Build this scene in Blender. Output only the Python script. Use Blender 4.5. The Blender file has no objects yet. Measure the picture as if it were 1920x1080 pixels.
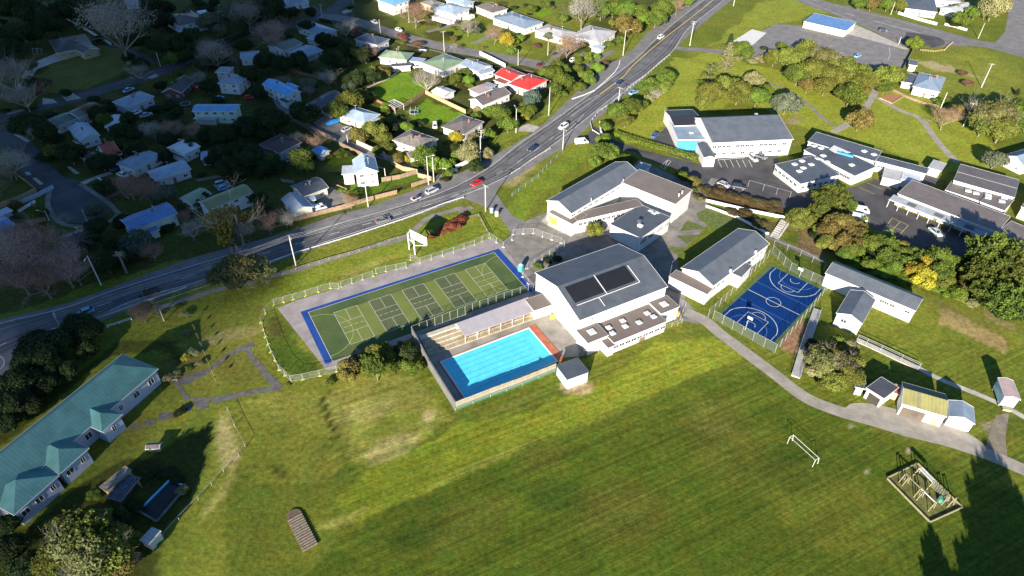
import bpy, math, random
import numpy as np
from mathutils import Vector, Matrix
from mathutils.geometry import tessellate_polygon
random.seed(7); rng = np.random.default_rng(7)
scene = bpy.context.scene
# ---------------------------------------------------------------- camera
FPX, PITCH, ROLL, CAMH = 1281.0, math.radians(39.63), math.radians(0.868), 119.75
_F = Vector((0, math.cos(PITCH), -math.sin(PITCH)))
_R0 = Vector((1, 0, 0)); _U0 = _R0.cross(_F)
_R = math.cos(ROLL)*_R0 + math.sin(ROLL)*_U0
_U = -math.sin(ROLL)*_R0 + math.cos(ROLL)*_U0
CAM = Vector((0, 0, CAMH))
cd = bpy.data.cameras.new('camera'); cam = bpy.data.objects.new('camera', cd)
scene.collection.objects.link(cam)
cd.sensor_width = 36; cd.lens = FPX/1920*36; cd.clip_start = 0.5; cd.clip_end = 20000
cam.matrix_world = Matrix(((_R.x, _U.x, -_F.x, 0), (_R.y, _U.y, -_F.y, 0), (_R.z, _U.z, -_F.z, CAMH), (0, 0, 0, 1)))
scene.camera = cam
# ---------------------------------------------------------------- sky, sun, exposure
SUN_AZ, SUN_EL = math.radians(17.0), math.radians(18.5)     # shadows fall towards this azimuth (from +Y, clockwise)
w = bpy.data.worlds.new('World'); scene.world = w; w.use_nodes = True
nt = w.node_tree; bgn = nt.nodes['Background']
sk = nt.nodes.new('ShaderNodeTexSky'); sk.sky_type = 'NISHITA'; sk.sun_disc = False
sk.sun_elevation = SUN_EL; sk.sun_rotation = SUN_AZ + math.pi
sk.air_density = 1.0; sk.dust_density = 0.0; sk.ozone_density = 5.0
nt.links.new(sk.outputs[0], bgn.inputs[0]); bgn.inputs[1].default_value = 0.066
sl = bpy.data.lights.new('sun', 'SUN'); sl.energy = 5.0; sl.angle = math.radians(0.5); sl.color = (1.0, 0.90, 0.76)
SUN_DIR = Vector((math.sin(SUN_AZ)*math.cos(SUN_EL), math.cos(SUN_AZ)*math.cos(SUN_EL), -math.sin(SUN_EL)))
so = bpy.data.objects.new('sun', sl); scene.collection.objects.link(so); so.location = (0, -50, 200)
so.rotation_euler = SUN_DIR.to_track_quat('-Z', 'Y').to_euler()
scene.view_settings.view_transform = 'Standard'; scene.view_settings.look = 'None'
scene.view_settings.exposure = 1.58; scene.view_settings.gamma = 1
scene.cycles.max_bounces = 5; scene.cycles.diffuse_bounces = 2; scene.cycles.transparent_max_bounces = 16
# ---------------------------------------------------------------- measuring helpers
OX = OY = 0.0; SC = 4.0
def tile(x, y, s=4.0):
    global OX, OY, SC
    OX, OY, SC = x, y, s
def ray(px, py, z=0.0):
    d = _F*FPX + _R*(px-960) - _U*(py-540)
    return CAM + d*((z-CAMH)/d.z)
def g(x, y, z=0.0):
    p = ray(OX+x/SC, OY+y/SC, z); return Vector((p.x, p.y, z))
def gs(pts, z=0.0): return [g(a, b, z) for a, b in pts]
def mpp(p): return (p-CAM).length/FPX           # metres per photograph pixel at a point
def upheight(b, t):                               # height of an upright thing seen from pixel b (foot) to t (top)
    B = g(*b); best = None
    tx, ty = OX+t[0]/SC, OY+t[1]/SC
    for i in range(5, 400):
        h = i*0.1; v = Vector((B.x, B.y, h))-CAM
        e = (960+FPX*v.dot(_R)/v.dot(_F)-tx)**2+(540-FPX*v.dot(_U)/v.dot(_F)-ty)**2
        if best is None or e < best[0]: best = (e, h)
    return best[1]
def lin(c): return tuple((v/255/12.92 if v/255 <= .04045 else ((v/255+.055)/1.055)**2.4) for v in c)
# ---------------------------------------------------------------- materials
MATS = {}
def mat(name, col, rough=.7, var=.12, scale=.6, metal=0.0, stripe=None, stripe_amt=.12, alpha=1.0, bump=0.0, col2=None, spec=.3):
    if name in MATS: return MATS[name]
    m = bpy.data.materials.new(name); m.use_nodes = True; t = m.node_tree; N = t.nodes; L = t.links
    b = N['Principled BSDF']; b.inputs['Roughness'].default_value = rough; b.inputs['Metallic'].default_value = metal
    b.inputs['Specular IOR Level'].default_value = spec
    tc = N.new('ShaderNodeTexCoord'); no = N.new('ShaderNodeTexNoise'); no.inputs['Scale'].default_value = scale
    no.inputs['Detail'].default_value = 8; no.inputs['Roughness'].default_value = .65
    L.new(tc.outputs['Object'], no.inputs['Vector'])
    mx = N.new('ShaderNodeMix'); mx.data_type = 'RGBA'
    c2 = col2 or tuple(max(0, c*(1-3*var)) for c in col)
    c1 = tuple(min(1, c*(1+var)) for c in col) if not col2 else col
    mx.inputs[6].default_value = (*c1, 1); mx.inputs[7].default_value = (*c2, 1)
    mr = N.new('ShaderNodeMapRange'); mr.inputs[1].default_value = .35; mr.inputs[2].default_value = .75
    L.new(no.outputs[0], mr.inputs[0]); L.new(mr.outputs[0], mx.inputs[0])
    out = mx.outputs[2]
    oi = N.new('ShaderNodeObjectInfo'); hv = N.new('ShaderNodeHueSaturation')
    m2 = N.new('ShaderNodeMapRange'); m2.inputs[3].default_value = .94; m2.inputs[4].default_value = 1.05
    L.new(oi.outputs['Random'], m2.inputs[0]); L.new(m2.outputs[0], hv.inputs['Value']); L.new(out, hv.inputs['Color']); out = hv.outputs[0]
    if stripe:
        wv = N.new('ShaderNodeTexWave'); wv.wave_profile = 'SAW' if stripe[0] == 'Y' else 'SIN'
        wv.bands_direction = stripe[0]; wv.inputs['Scale'].default_value = stripe[1]
        wv.inputs['Distortion'].default_value = 0.0
        L.new(tc.outputs['UV'], wv.inputs['Vector'])
        m3 = N.new('ShaderNodeMapRange'); m3.inputs[3].default_value = 1-stripe_amt; m3.inputs[4].default_value = 1.0
        L.new(wv.outputs['Fac'], m3.inputs[0])
        mu = N.new('ShaderNodeMix'); mu.data_type = 'RGBA'; mu.blend_type = 'MULTIPLY'; mu.inputs[0].default_value = 1
        L.new(out, mu.inputs[6]); L.new(m3.outputs[0], mu.inputs[7]); out = mu.outputs[2]
    L.new(out, b.inputs['Base Color'])
    if bump:
        n2 = N.new('ShaderNodeTexNoise'); n2.inputs['Scale'].default_value = 3; n2.inputs['Detail'].default_value = 6
        L.new(tc.outputs['Object'], n2.inputs['Vector']); bp = N.new('ShaderNodeBump'); bp.inputs['Strength'].default_value = bump
        bp.inputs['Distance'].default_value = .1; L.new(n2.outputs[0], bp.inputs['Height']); L.new(bp.outputs[0], b.inputs['Normal'])
    if alpha < 1: b.inputs['Alpha'].default_value = alpha
    MATS[name] = m; return m
# ---------------------------------------------------------------- mesh collector
class MB:
    def __init__(s): s.v = []; s.f = []; s.uv = []
    def face(s, pts, uv=None):
        i = len(s.v); s.v += [tuple(p) for p in pts]; s.f.append(tuple(range(i, i+len(pts))))
        if uv is None:
            p0 = Vector(pts[0]); e = (Vector(pts[1])-p0); e = e.normalized() if e.length else Vector((1, 0, 0))
            n = e.cross(Vector(pts[-1])-p0); k = n.cross(e); k = k.normalized() if k.length else Vector((0, 0, 1))
            uv = [((Vector(p)-p0).dot(e), (Vector(p)-p0).dot(k)) for p in pts]
        s.uv += uv
    def box(s, c, u, v, dx, dy, z0, z1):
        """box centred at c (2D), unit axes u, v, half sizes dx, dy"""
        c = Vector((c[0], c[1], 0)); P = [c-u*dx-v*dy, c+u*dx-v*dy, c+u*dx+v*dy, c-u*dx+v*dy]
        s.prism(P, z0, z1)
    def prism(s, P, z0, z1, bottom=True):
        a = sum(P[i].x*P[(i+1) % len(P)].y-P[(i+1) % len(P)].x*P[i].y for i in range(len(P)))
        if a < 0: P = P[::-1]
        lo = [Vector((p.x, p.y, z0)) for p in P]; hi = [Vector((p.x, p.y, z1)) for p in P]; n = len(P)
        s.poly(hi)
        if bottom: s.poly(lo[::-1])
        for i in range(n):
            j = (i+1) % n; s.face([lo[i], lo[j], hi[j], hi[i]])
    def poly(s, pts):
        if len(pts) <= 4 : s.face(pts, [(p.x, p.y) for p in pts]); return
        for t in tessellate_polygon([pts]):
            tri = [pts[k] for k in t]
            nz = (tri[1]-tri[0]).cross(tri[2]-tri[0]).z
            a = sum(pts[i].x*pts[(i+1) % len(pts)].y-pts[(i+1) % len(pts)].x*pts[i].y for i in range(len(pts)))
            if nz*a < 0: tri = tri[::-1]
            s.face(tri, [(p.x, p.y) for p in tri])
    def bar(s, a, b, w, h=None, n=4):
        """bar between two points, square or round section of radius w"""
        a = Vector(a); b = Vector(b); d = (b-a)
        if d.length < 1e-6: return
        d.normalize(); up = Vector((0, 0, 1)) if abs(d.z) < .95 else Vector((1, 0, 0))
        x = d.cross(up).normalized(); y = x.cross(d).normalized(); h = w if h is None else h
        r1 = []; r2 = []
        for k in range(n):
            t = 2*math.pi*(k+.5)/n; cx, sy = math.cos(t)*1.414 if n == 4 else math.cos(t), math.sin(t)*1.414 if n == 4 else math.sin(t)
            r1.append(a+x*cx*w+y*sy*w); r2.append(b+x*cx*h+y*sy*h)
        for k in range(n):
            j = (k+1) % n; s.face([r1[k], r2[k], r2[j], r1[j]])
        s.face(r1); s.face(r2[::-1])
    def build(s, name, m, parent=None, label=None, smooth=False):
        me = bpy.data.meshes.new(name); off = parent.location if parent is not None and 'world' not in parent else Vector((0, 0, 0))
        if parent is not None: off = wloc(parent)
        me.from_pydata([(x-off.x, y-off.y, z-off.z) for x, y, z in s.v], [], s.f)
        ul = me.uv_layers.new(name='UVMap')
        ul.data.foreach_set('uv', [c for p in s.uv for c in p])
        if m: me.materials.append(m)
        if smooth: me.polygons.foreach_set('use_smooth', [True]*len(me.polygons))
        o = bpy.data.objects.new(name, me); scene.collection.objects.link(o)
        if parent is not None: o.parent = parent
        if label: o['label'] = label
        return o
def wloc(o):
    v = Vector(o.location)
    while o.parent is not None: o = o.parent; v += Vector(o.location)
    return v
LABELS = {}
def thing(name, label, cat, loc, rot=0, group=None):
    o = bpy.data.objects.new(name, None); scene.collection.objects.link(o)
    o.location = loc; o.rotation_euler = (0, 0, rot); o.empty_display_size = .5
    o['label'] = label; o['category'] = cat
    if group: o['group'] = group
    return o
def tag(o, label, cat, group=None):
    o['label'] = label; o['category'] = cat
    if group: o['group'] = group
    return o
def struct(name, mb, m):
    o = mb.build(name, m); o['kind'] = 'structure'; return o
def copy_thing(src, loc, rot, label, group=None, scale=None):
    r = src.copy(); scene.collection.objects.link(r); r.location = loc; r.rotation_euler = (0, 0, rot); r['label'] = label
    if group: r['group'] = group
    if scale: r.scale = scale
    for ch in list(src.children):
        c = ch.copy(); scene.collection.objects.link(c); c.parent = r
        for gch in ch.children:
            d = gch.copy(); scene.collection.objects.link(d); d.parent = c
    return r
def setmat(o, m):
    o.material_slots[0].link = 'OBJECT'; o.material_slots[0].material = m
def smooth_line(P, n=6):
    out = []
    for i in range(len(P)-1):
        a = P[max(i-1, 0)]; b = P[i]; c = P[i+1]; d = P[min(i+2, len(P)-1)]
        for k in range(n):
            t = k/n; out.append(.5*((2*b)+(c-a)*t+(2*a-5*b+4*c-d)*t*t+(3*b-a-3*c+d)*t**3))
    out.append(P[-1]); return out
_SJ = [0]
def strip(mb, P, wid, z, off=0.0):
    """flat ribbon along P"""
    _SJ[0] += 1; z += .0003*(_SJ[0] % 7)
    Ls = []; Rs = []
    for i, p in enumerate(P):
        d = (P[min(i+1, len(P)-1)]-P[max(i-1, 0)]); d.z = 0; d.normalize(); nrm = Vector((-d.y, d.x, 0))
        c = Vector((p.x, p.y, z))+nrm*off; Ls.append(c+nrm*wid/2); Rs.append(c-nrm*wid/2)
    for i in range(len(P)-1): mb.face([Rs[i], Rs[i+1], Ls[i+1], Ls[i]])
def dashed(mb, P, wid, z, on, gap, off=0.0):
    acc = 0; cur = []; draw = True
    for i in range(len(P)-1):
        a, b = P[i], P[i+1]; L = (b-a).length; k = max(1, int(L/.5))
        for j in range(k):
            p = a.lerp(b, j/k); q = a.lerp(b, (j+1)/k); acc += L/k
            if draw: cur += ([p] if not cur else [])+[q]
            if acc > (on if draw else gap):
                if draw and len(cur) > 1: strip(mb, cur, wid, z, off)
                cur = []; draw = not draw; acc = 0
BUILDINGS = []   # (nick, centre) landmarks used to say where a tree or pole stands
# ================================================================ ground sheet
def _axis(a, b, step, far):
    mid = np.arange(a, b+step/2, step); r = []
    k = step
    x = b
    while x < far: k *= 1.35; x += k; r.append(x)
    l = []; k = step; x = a
    while x > -far: k *= 1.35; x -= k; l.append(x)
    return np.array(l[::-1]+list(mid)+r)
xs = _axis(-330, 335, 1.1, 9000); ys = _axis(40, 440, 1.1, 9000)
GX, GY = np.meshgrid(xs, ys); nx, ny = len(xs), len(ys)
D = np.stack([GX, GY, np.full_like(GX, -CAMH)], -1)
dF = D@np.array(_F); dR = D@np.array(_R); dU = D@np.array(_U)
vis = (dF > 5)&(GY > 20)
PX = np.where(vis, 960+FPX*dR/np.where(vis, dF, 1), -9999); PY = np.where(vis, 540-FPX*dU/np.where(vis, dF, 1), -9999)
def vnoise(X, Y, s, seed):
    r = np.random.default_rng(seed).random((256, 256)); u = X/s; v = Y/s
    iu = np.floor(u).astype(int); iv = np.floor(v).astype(int); fu = u-iu; fv = v-iv
    fu = fu*fu*(3-2*fu); fv = fv*fv*(3-2*fv)
    a = r[iu % 256, iv % 256]; b = r[(iu+1) % 256, iv % 256]; c = r[iu % 256, (iv+1) % 256]; d = r[(iu+1) % 256, (iv+1) % 256]
    return (a*(1-fu)+b*fu)*(1-fv)+(c*(1-fu)+d*fu)*fv
WX = PX+(vnoise(GX, GY, 9, 1)-.5)*14+(vnoise(GX, GY, 3, 2)-.5)*7
WY = PY+(vnoise(GX, GY, 9, 3)-.5)*10+(vnoise(GX, GY, 3, 4)-.5)*5
COL = np.zeros(GX.shape+(3,)); COL[:] = (.150, .178, .040)
def blend(wt, c):
    global COL
    COL = COL*(1-wt[..., None])+np.array(c)*wt[..., None]
def blob(x, y, rx, ry, c, s=.8, ang=0, hard=1.0):
    a = math.radians(ang); X = WX-x; Y = WY-y; u = (X*math.cos(a)+Y*math.sin(a))/rx; v = (-X*math.sin(a)+Y*math.cos(a))/ry
    r = np.sqrt(u*u+v*v); blend(s*np.clip((1.25-r)/.5*hard, 0, 1)*vis, c)
def polyc(P, c, s=1.0, warp=True):
    X, Y = (WX, WY) if warp else (PX, PY); ins = np.zeros(X.shape, bool); n = len(P)
    for i in range(n):
        x1, y1 = P[i]; x2, y2 = P[(i+1) % n]
        if y1 == y2: continue
        t = (Y > min(y1, y2))&(Y <= max(y1, y2)); xi = x1+(Y-y1)*(x2-x1)/(y2-y1); ins ^= t&(X < xi)
    blend(ins*s*vis, c)
# broad variation
blend(np.clip((vnoise(GX, GY, 23, 5)-.45)*1.6, 0, .55), (.205, .210, .055))
blend(np.clip((vnoise(GX, GY, 13, 6)-.5)*1.6, 0, .5), (.095, .140, .032))
# school field: longer dark green sward inside, yellower mown band outside
polyc([(560, 1090), (640, 1000), (760, 945), (900, 880), (1050, 820), (1240, 745), (1330, 705), (1400, 692), (1470, 722), (1600, 800), (1750, 850), (1920, 935), (2100, 1010), (2100, 1200), (500, 1200)], (.105, .143, .026), .8)
polyc([(660, 985), (900, 868), (1240, 735), (1330, 695), (1400, 675), (1340, 630), (1230, 650), (1110, 720), (1000, 770), (860, 800), (700, 880), (620, 930)], (.27, .30, .05), .7)
blob(640, 975, 60, 8, (.28, .25, .07), .7, -24); blob(900, 872, 130, 5, (.30, .27, .08), .5, -24)
blob(1380, 850, 90, 55, (.17, .16, .05), .5, 20); blob(1560, 960, 130, 80, (.20, .20, .05), .65, 25); blob(1340, 780, 60, 35, (.20, .17, .065), .4)
blob(1170, 960, 90, 60, (.155, .13, .045), .5); blob(870, 980, 90, 40, (.15, .14, .045), .5, -20); blob(1010, 860, 50, 20, (.18, .16, .055), .5, -20)
blob(1500, 870, 70, 50, (.05, .085, .02), .4); blob(1040, 930, 60, 30, (.04, .07, .02), .5); blob(780, 1000, 60, 30, (.04, .07, .018), .5, -20)
blob(1880, 870, 60, 20, (.10, .12, .035), .5)
# rough grass beside the pool
polyc([(600, 745), (700, 700), (770, 705), (850, 790), (800, 810), (700, 860), (660, 868), (625, 800)], (.26, .25, .075), .75)
blob(735, 845, 60, 20, (.36, .29, .13), .5, -25); blob(798, 782, 10, 9, (.30, .22, .12), .8); blob(690, 770, 55, 16, (.30, .26, .10), .45, -15); blob(730, 800, 50, 12, (.11, .17, .04), .5, -20)
polyc([(420, 760), (520, 735), (600, 740), (655, 860), (600, 900), (480, 900), (430, 850)], (.24, .235, .065), .6)
blob(525, 880, 20, 10, (.05, .06, .02), .6, 40)
blob(425, 830, 16, 55, (.40, .33, .15), .6, -8); blob(410, 930, 10, 60, (.33, .29, .12), .5, 35)
# left paddock
polyc([(300, 640), (430, 560), (520, 560), (500, 590), (490, 640), (520, 720), (430, 760), (330, 730)], (.155, .165, .045), .7)
blob(430, 630, 60, 12, (.23, .18, .08), .55, -15); blob(450, 690, 45, 28, (.13, .13, .04), .6); blob(330, 690, 45, 26, (.10, .085, .04), .6, -30)
blob(250, 810, 60, 20, (.12, .12, .04), .5, -35)
# strip of grass between highway and court
polyc([(560, 500), (700, 455), (860, 398), (945, 400), (965, 430), (920, 458), (700, 520), (520, 570), (500, 580), (470, 560)], (.19, .235, .045), .7)
blob(690, 500, 60, 8, (.36, .32, .11), .5, -18); blob(775, 483, 10, 6, (.23, .17, .08), .7)
polyc([(498, 600), (520, 590), (570, 660), (600, 690), (560, 705), (520, 690), (500, 640)], (.06, .11, .022), .85)
blob(515, 615, 18, 22, (.11, .09, .035), .7, -30)
# lawns by the hill side path; sunlight on the park slope put into its colour
polyc([(940, 400), (1000, 330), (1080, 282), (1130, 275), (1060, 330), (1010, 370), (985, 415)], (.17, .24, .04), .7)
blob(975, 325, 34, 12, (.30, .25, .12), .75, -40)
polyc([(1120, 285), (1180, 220), (1260, 110), (1330, 100), (1420, 120), (1800, 200), (1900, 310), (1780, 320), (1690, 290), (1500, 240), (1400, 190), (1290, 210), (1220, 260)], (.27, .31, .065), .8)
polyc([(1330, 90), (1430, 0), (1530, 0), (1560, 20), (1440, 50), (1400, 70)], (.26, .30, .07), .7)
blob(1820, 140, 90, 50, (.23, .26, .07), .5); blob(1770, 130, 60, 6, (.40, .30, .18), .6, 15)
# bare soil and bark
tile(1440, 540)
polyc([(OX+x/4, OY+y/4) for x, y in [(1265, 270), (1320, 155), (1420, 185), (1580, 290), (1780, 380), (1775, 500), (1600, 420), (1400, 320)]], (.36, .21, .11), .95)
polyc([(OX+x/4, OY+y/4) for x, y in [(50, 450), (240, 250), (285, 300), (175, 520), (150, 500)]], (.24, .13, .08), .9)
polyc([(1610, 650), (1700, 560), (1900, 600), (1920, 680), (1800, 745), (1700, 690)], (.17, .20, .045), .45)
blob(1800, 590, 80, 14, (.17, .15, .07), .5, 28); blob(1870, 600, 40, 12, (.20, .13, .08), .6, 30)
blob(1083, 728, 28, 13, (.33, .23, .13), .95, 0, 2); blob(970, 755, 50, 3, (.22, .19, .09), .5, -20)
polyc([(1320, 372), (1340, 345), (1400, 360), (1480, 385), (1475, 402), (1400, 392), (1330, 378)], (.10, .055, .025), .9)
polyc([(1345, 388), (1470, 415), (1480, 440), (1430, 440)], (.08, .055, .025), .8)
polyc([(1480, 425), (1530, 410), (1560, 440), (1550, 485), (1500, 465)], (.17, .10, .06), .8)
blob(1488, 446, 14, 9, (.08, .12, .03), .9)
polyc([(1450, 462), (1545, 480), (1540, 530), (1480, 510)], (.07, .105, .025), .9)
polyc([(1560, 480), (1700, 470), (1830, 520), (1920, 560), (1920, 600), (1800, 560), (1740, 545), (1640, 510)], (.10, .13, .03), .8)
blob(1485, 225, 18, 8, (.24, .17, .11), .7)
blob(1700, 790, 30, 14, (.20, .15, .11), .8); blob(1650, 785, 30, 12, (.17, .14, .12), .8); blob(1865, 800, 24, 12, (.19, .15, .11), .8)
blob(1700, 846, 4, 3, (.3, .2, .12), .9)
# residential blocks on the left and at the top: darker yard soil and rough grass, colour deepened for the shade
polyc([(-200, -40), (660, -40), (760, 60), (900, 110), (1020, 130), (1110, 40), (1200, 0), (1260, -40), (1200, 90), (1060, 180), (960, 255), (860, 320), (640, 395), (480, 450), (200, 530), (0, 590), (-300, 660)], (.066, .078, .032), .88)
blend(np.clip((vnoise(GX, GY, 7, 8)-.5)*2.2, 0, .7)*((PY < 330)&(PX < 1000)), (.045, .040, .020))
polyc([(60, 145), (100, 120), (190, 85), (250, 85), (275, 120), (250, 135), (150, 165), (60, 175)], (.15, .155, .06), .8)
LAWN = (.15, .27, .03)
polyc([(690, 185), (715, 145), (770, 135), (805, 165), (760, 195), (720, 195)], LAWN, .9)
polyc([(760, 215), (800, 185), (865, 210), (840, 232), (780, 225)], LAWN, .9)
polyc([(590, 105), (680, 95), (700, 130), (640, 160)], (.06, .10, .03), .8)
polyc([(690, 322), (800, 330), (700, 365), (640, 360)], (.09, .16, .022), .9)
polyc([(610, 290), (660, 280), (665, 300), (620, 315)], (.09, .15, .022), .9)
polyc([(720, 280), (760, 285), (770, 300), (730, 305)], (.07, .13, .022), .9)
polyc([(980, 20), (1010, 8), (1045, 20), (1020, 35)], LAWN, .9)
polyc([(820, 55), (870, 35), (950, 80), (1000, 100), (930, 100), (850, 75)], (.19, .25, .05), .8)
polyc([(1080, 100), (1150, 85), (1230, 20), (1290, 0), (1310, -10), (1180, 100), (1130, 120), (1080, 125)], (.18, .22, .05), .8)
polyc([(990, 230), (1060, 175), (1050, 200), (990, 250), (930, 275), (920, 262)], (.19, .24, .05), .8)
polyc([(140, 325), (180, 330), (230, 370), (200, 365)], (.05, .08, .03), .8)
polyc([(540, 395), (680, 385), (720, 385), (560, 425)], (.07, .10, .03), .7)
# bottom left thicket and yard
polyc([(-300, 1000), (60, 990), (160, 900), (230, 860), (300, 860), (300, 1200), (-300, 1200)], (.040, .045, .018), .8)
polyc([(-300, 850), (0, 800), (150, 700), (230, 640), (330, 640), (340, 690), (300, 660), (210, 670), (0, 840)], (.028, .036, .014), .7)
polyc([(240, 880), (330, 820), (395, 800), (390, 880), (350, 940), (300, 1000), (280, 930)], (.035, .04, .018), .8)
# school yard planting
polyc([(985, 490), (1010, 505), (1040, 480), (1020, 470)], (.03, .03, .018), .9)
# strips left by the mower
_r = np.hypot(PX-470, (PY-900)*1.35); _ins = (PX > 425)&(PX < 655)&(PY > 732)&(PY < 905)
COL *= np.where(_ins, 1+.13*np.sin(_r/3.1+2*vnoise(GX, GY, 12, 12)), 1.0)[..., None]
_r = np.hypot(PX-1250, (PY-1020)*1.6); _ins = (PX > 1230)&(PY > 640)&(PX < 1700)&(PY < 860)
COL *= np.where(_ins, 1+.06*np.sin(_r/4.0), 1.0)[..., None]
polyc([(598, 742), (604, 741), (626, 795), (636, 830), (632, 830), (618, 797)], (.035, .04, .015), .9, False)
_sp = vnoise(GX, GY, 1.6, 21)*.5+vnoise(GX, GY, 3.1, 22)*.5
COL *= np.where((PX > 605)&(PX < 850)&(PY > 700)&(PY < 870), .62+.8*_sp, 1.0)[..., None]
for cx_, cy_ in ((1590, 800), (1627, 884), (1703, 816), (1700, 846)): blob(cx_, cy_, 5, 3.5, (.30, .24, .16), .8)
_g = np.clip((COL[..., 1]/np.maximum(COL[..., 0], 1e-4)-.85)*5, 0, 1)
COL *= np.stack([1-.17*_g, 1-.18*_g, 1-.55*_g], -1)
_f = np.clip((PY-600)/260, 0, 1)*vis*_g*(PX > 420)  # grass darkens towards the frame bottom, vignetting put into the colour
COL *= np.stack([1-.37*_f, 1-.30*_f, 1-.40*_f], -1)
COL = np.clip(COL*(.92+.16*vnoise(GX, GY, 4, 9))[..., None], .005, 1)
# mown stripes only show on the open field
MOW = ((PY > 640)&(PX > 620)).astype(float)*vis
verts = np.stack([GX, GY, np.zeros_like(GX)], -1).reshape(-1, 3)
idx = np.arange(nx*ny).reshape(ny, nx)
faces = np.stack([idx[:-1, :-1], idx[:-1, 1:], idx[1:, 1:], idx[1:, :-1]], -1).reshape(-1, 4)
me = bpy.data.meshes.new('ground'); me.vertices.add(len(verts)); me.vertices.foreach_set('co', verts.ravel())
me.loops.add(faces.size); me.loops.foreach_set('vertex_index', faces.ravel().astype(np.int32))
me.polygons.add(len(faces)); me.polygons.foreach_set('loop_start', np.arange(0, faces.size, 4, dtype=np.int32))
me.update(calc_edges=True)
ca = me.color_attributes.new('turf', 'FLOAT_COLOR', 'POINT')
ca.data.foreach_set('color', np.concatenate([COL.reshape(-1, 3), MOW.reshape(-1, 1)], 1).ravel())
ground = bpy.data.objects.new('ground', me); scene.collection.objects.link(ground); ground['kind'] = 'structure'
m = bpy.data.materials.new('grass_ground'); m.use_nodes = True; t = m.node_tree; N = t.nodes; L = t.links; b = N['Principled BSDF']
b.inputs['Roughness'].default_value = .95; b.inputs['Specular IOR Level'].default_value = .1
at = N.new('ShaderNodeAttribute'); at.attribute_name = 'turf'; tc = N.new('ShaderNodeTexCoord')
def noise_mul(inp, scale, lo, hi, mapping=None, detail=6, a=.3, bb=.7):
    no = N.new('ShaderNodeTexNoise'); no.inputs['Scale'].default_value = scale; no.inputs['Detail'].default_value = detail; no.inputs['Roughness'].default_value = .7
    src = tc.outputs['Object']
    if mapping:
        mp = N.new('ShaderNodeMapping'); mp.vector_type = 'TEXTURE'; mp.inputs['Rotation'].default_value = (0, 0, mapping[0]); mp.inputs['Scale'].default_value = mapping[1]
        L.new(src, mp.inputs[0]); src = mp.outputs[0]
    L.new(src, no.inputs['Vector']); mr = N.new('ShaderNodeMapRange'); mr.inputs[1].default_value = a; mr.inputs[2].default_value = bb
    mr.inputs[3].default_value = lo; mr.inputs[4].default_value = hi; L.new(no.outputs[0], mr.inputs[0])
    mu = N.new('ShaderNodeMix'); mu.data_type = 'RGBA'; mu.blend_type = 'MULTIPLY'; mu.inputs[0].default_value = 1
    L.new(inp, mu.inputs[6]); L.new(mr.outputs[0], mu.inputs[7]); return mu
tile(0, 0, 1); _a = g(800, 915); _b = g(1240, 738); MOWANG = math.atan2((_b-_a).y, (_b-_a).x)
n1 = noise_mul(at.outputs['Color'], .9, .50, 1.45, None, 12)
n1 = noise_mul(n1.outputs[2], 4.5, .80, 1.22, None, 4)
n2 = noise_mul(n1.outputs[2], .12, .82, 1.18)
n3 = noise_mul(n2.outputs[2], 1.0, .72, 1.28, (MOWANG, (60, 1.5, 1)), 4); L.new(at.outputs['Alpha'], n3.inputs[0])
n4 = noise_mul(n3.outputs[2], 1.0, .74, 1.30, (MOWANG, (110, .45, 1)), 3); L.new(at.outputs['Alpha'], n4.inputs[0])
hs = N.new('ShaderNodeHueSaturation'); no = N.new('ShaderNodeTexNoise'); no.inputs['Scale'].default_value = .25; no.inputs['Detail'].default_value = 9
L.new(tc.outputs['Object'], no.inputs['Vector']); mr = N.new('ShaderNodeMapRange'); mr.inputs[1].default_value = .3; mr.inputs[2].default_value = .7; mr.inputs[3].default_value = .475; mr.inputs[4].default_value = .52
L.new(no.outputs[0], mr.inputs[0]); L.new(mr.outputs[0], hs.inputs['Hue']); L.new(n4.outputs[2], hs.inputs['Color']); L.new(hs.outputs[0], b.inputs['Base Color'])
bp = N.new('ShaderNodeBump'); bp.inputs['Strength'].default_value = .5; bp.inputs['Distance'].default_value = .12
nb = N.new('ShaderNodeTexNoise'); nb.inputs['Scale'].default_value = 1.6; nb.inputs['Detail'].default_value = 8; L.new(tc.outputs['Object'], nb.inputs['Vector'])
L.new(nb.outputs[0], bp.inputs['Height']); L.new(bp.outputs[0], b.inputs['Normal'])
me.materials.append(m)
# ================================================================ cloud added out of view to shade the left of the place
def shade_cloud(pxpoly, dist, name, m, lift):
    """lumpy cloud added unseen behind the camera, shaped so its shadow fills the given ground outline"""
    tile(0, 0, 1); P = [g(x, y)-SUN_DIR*dist for x, y in pxpoly]
    mb = MB(); c = sum(P, Vector())/len(P); Q = []
    for i in range(len(P)):
        a, b_ = P[i], P[(i+1) % len(P)]; n = max(2, int((b_-a).length/8))
        for k in range(n):
            p = a.lerp(b_, k/n); d = (p-c); d.z = 0; d.normalize(); s = math.sin(i*3.1+k*1.7)*2.2+random.uniform(-2.5, 2.5)
            Q.append(p+d*s)
    n = len(Q); rings = [(1.0, 0), (.93, lift*.5), (.75, lift*.85), (.45, lift), (.15, lift*1.1), (0, lift*1.1)]
    for (s1, h1), (s2, h2) in zip(rings, rings[1:]):
        for i in range(n):
            j = (i+1) % n
            A = [c+(Q[i]-c)*s1, c+(Q[j]-c)*s1, c+(Q[j]-c)*s2, c+(Q[i]-c)*s2]
            hh = [h1, h1, h2, h2]
            mb.face([Vector((p.x, p.y, p.z+hq)) for p, hq in zip(A, hh)])
            mb.face([Vector((p.x, p.y, p.z-hq*.4-.5)) for p, hq in zip(A[::-1], hh[::-1])])
    o = struct(name, mb, m); return o
cm = mat('shade_cloud_white', (.85, .85, .87), .95, .03)
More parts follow.
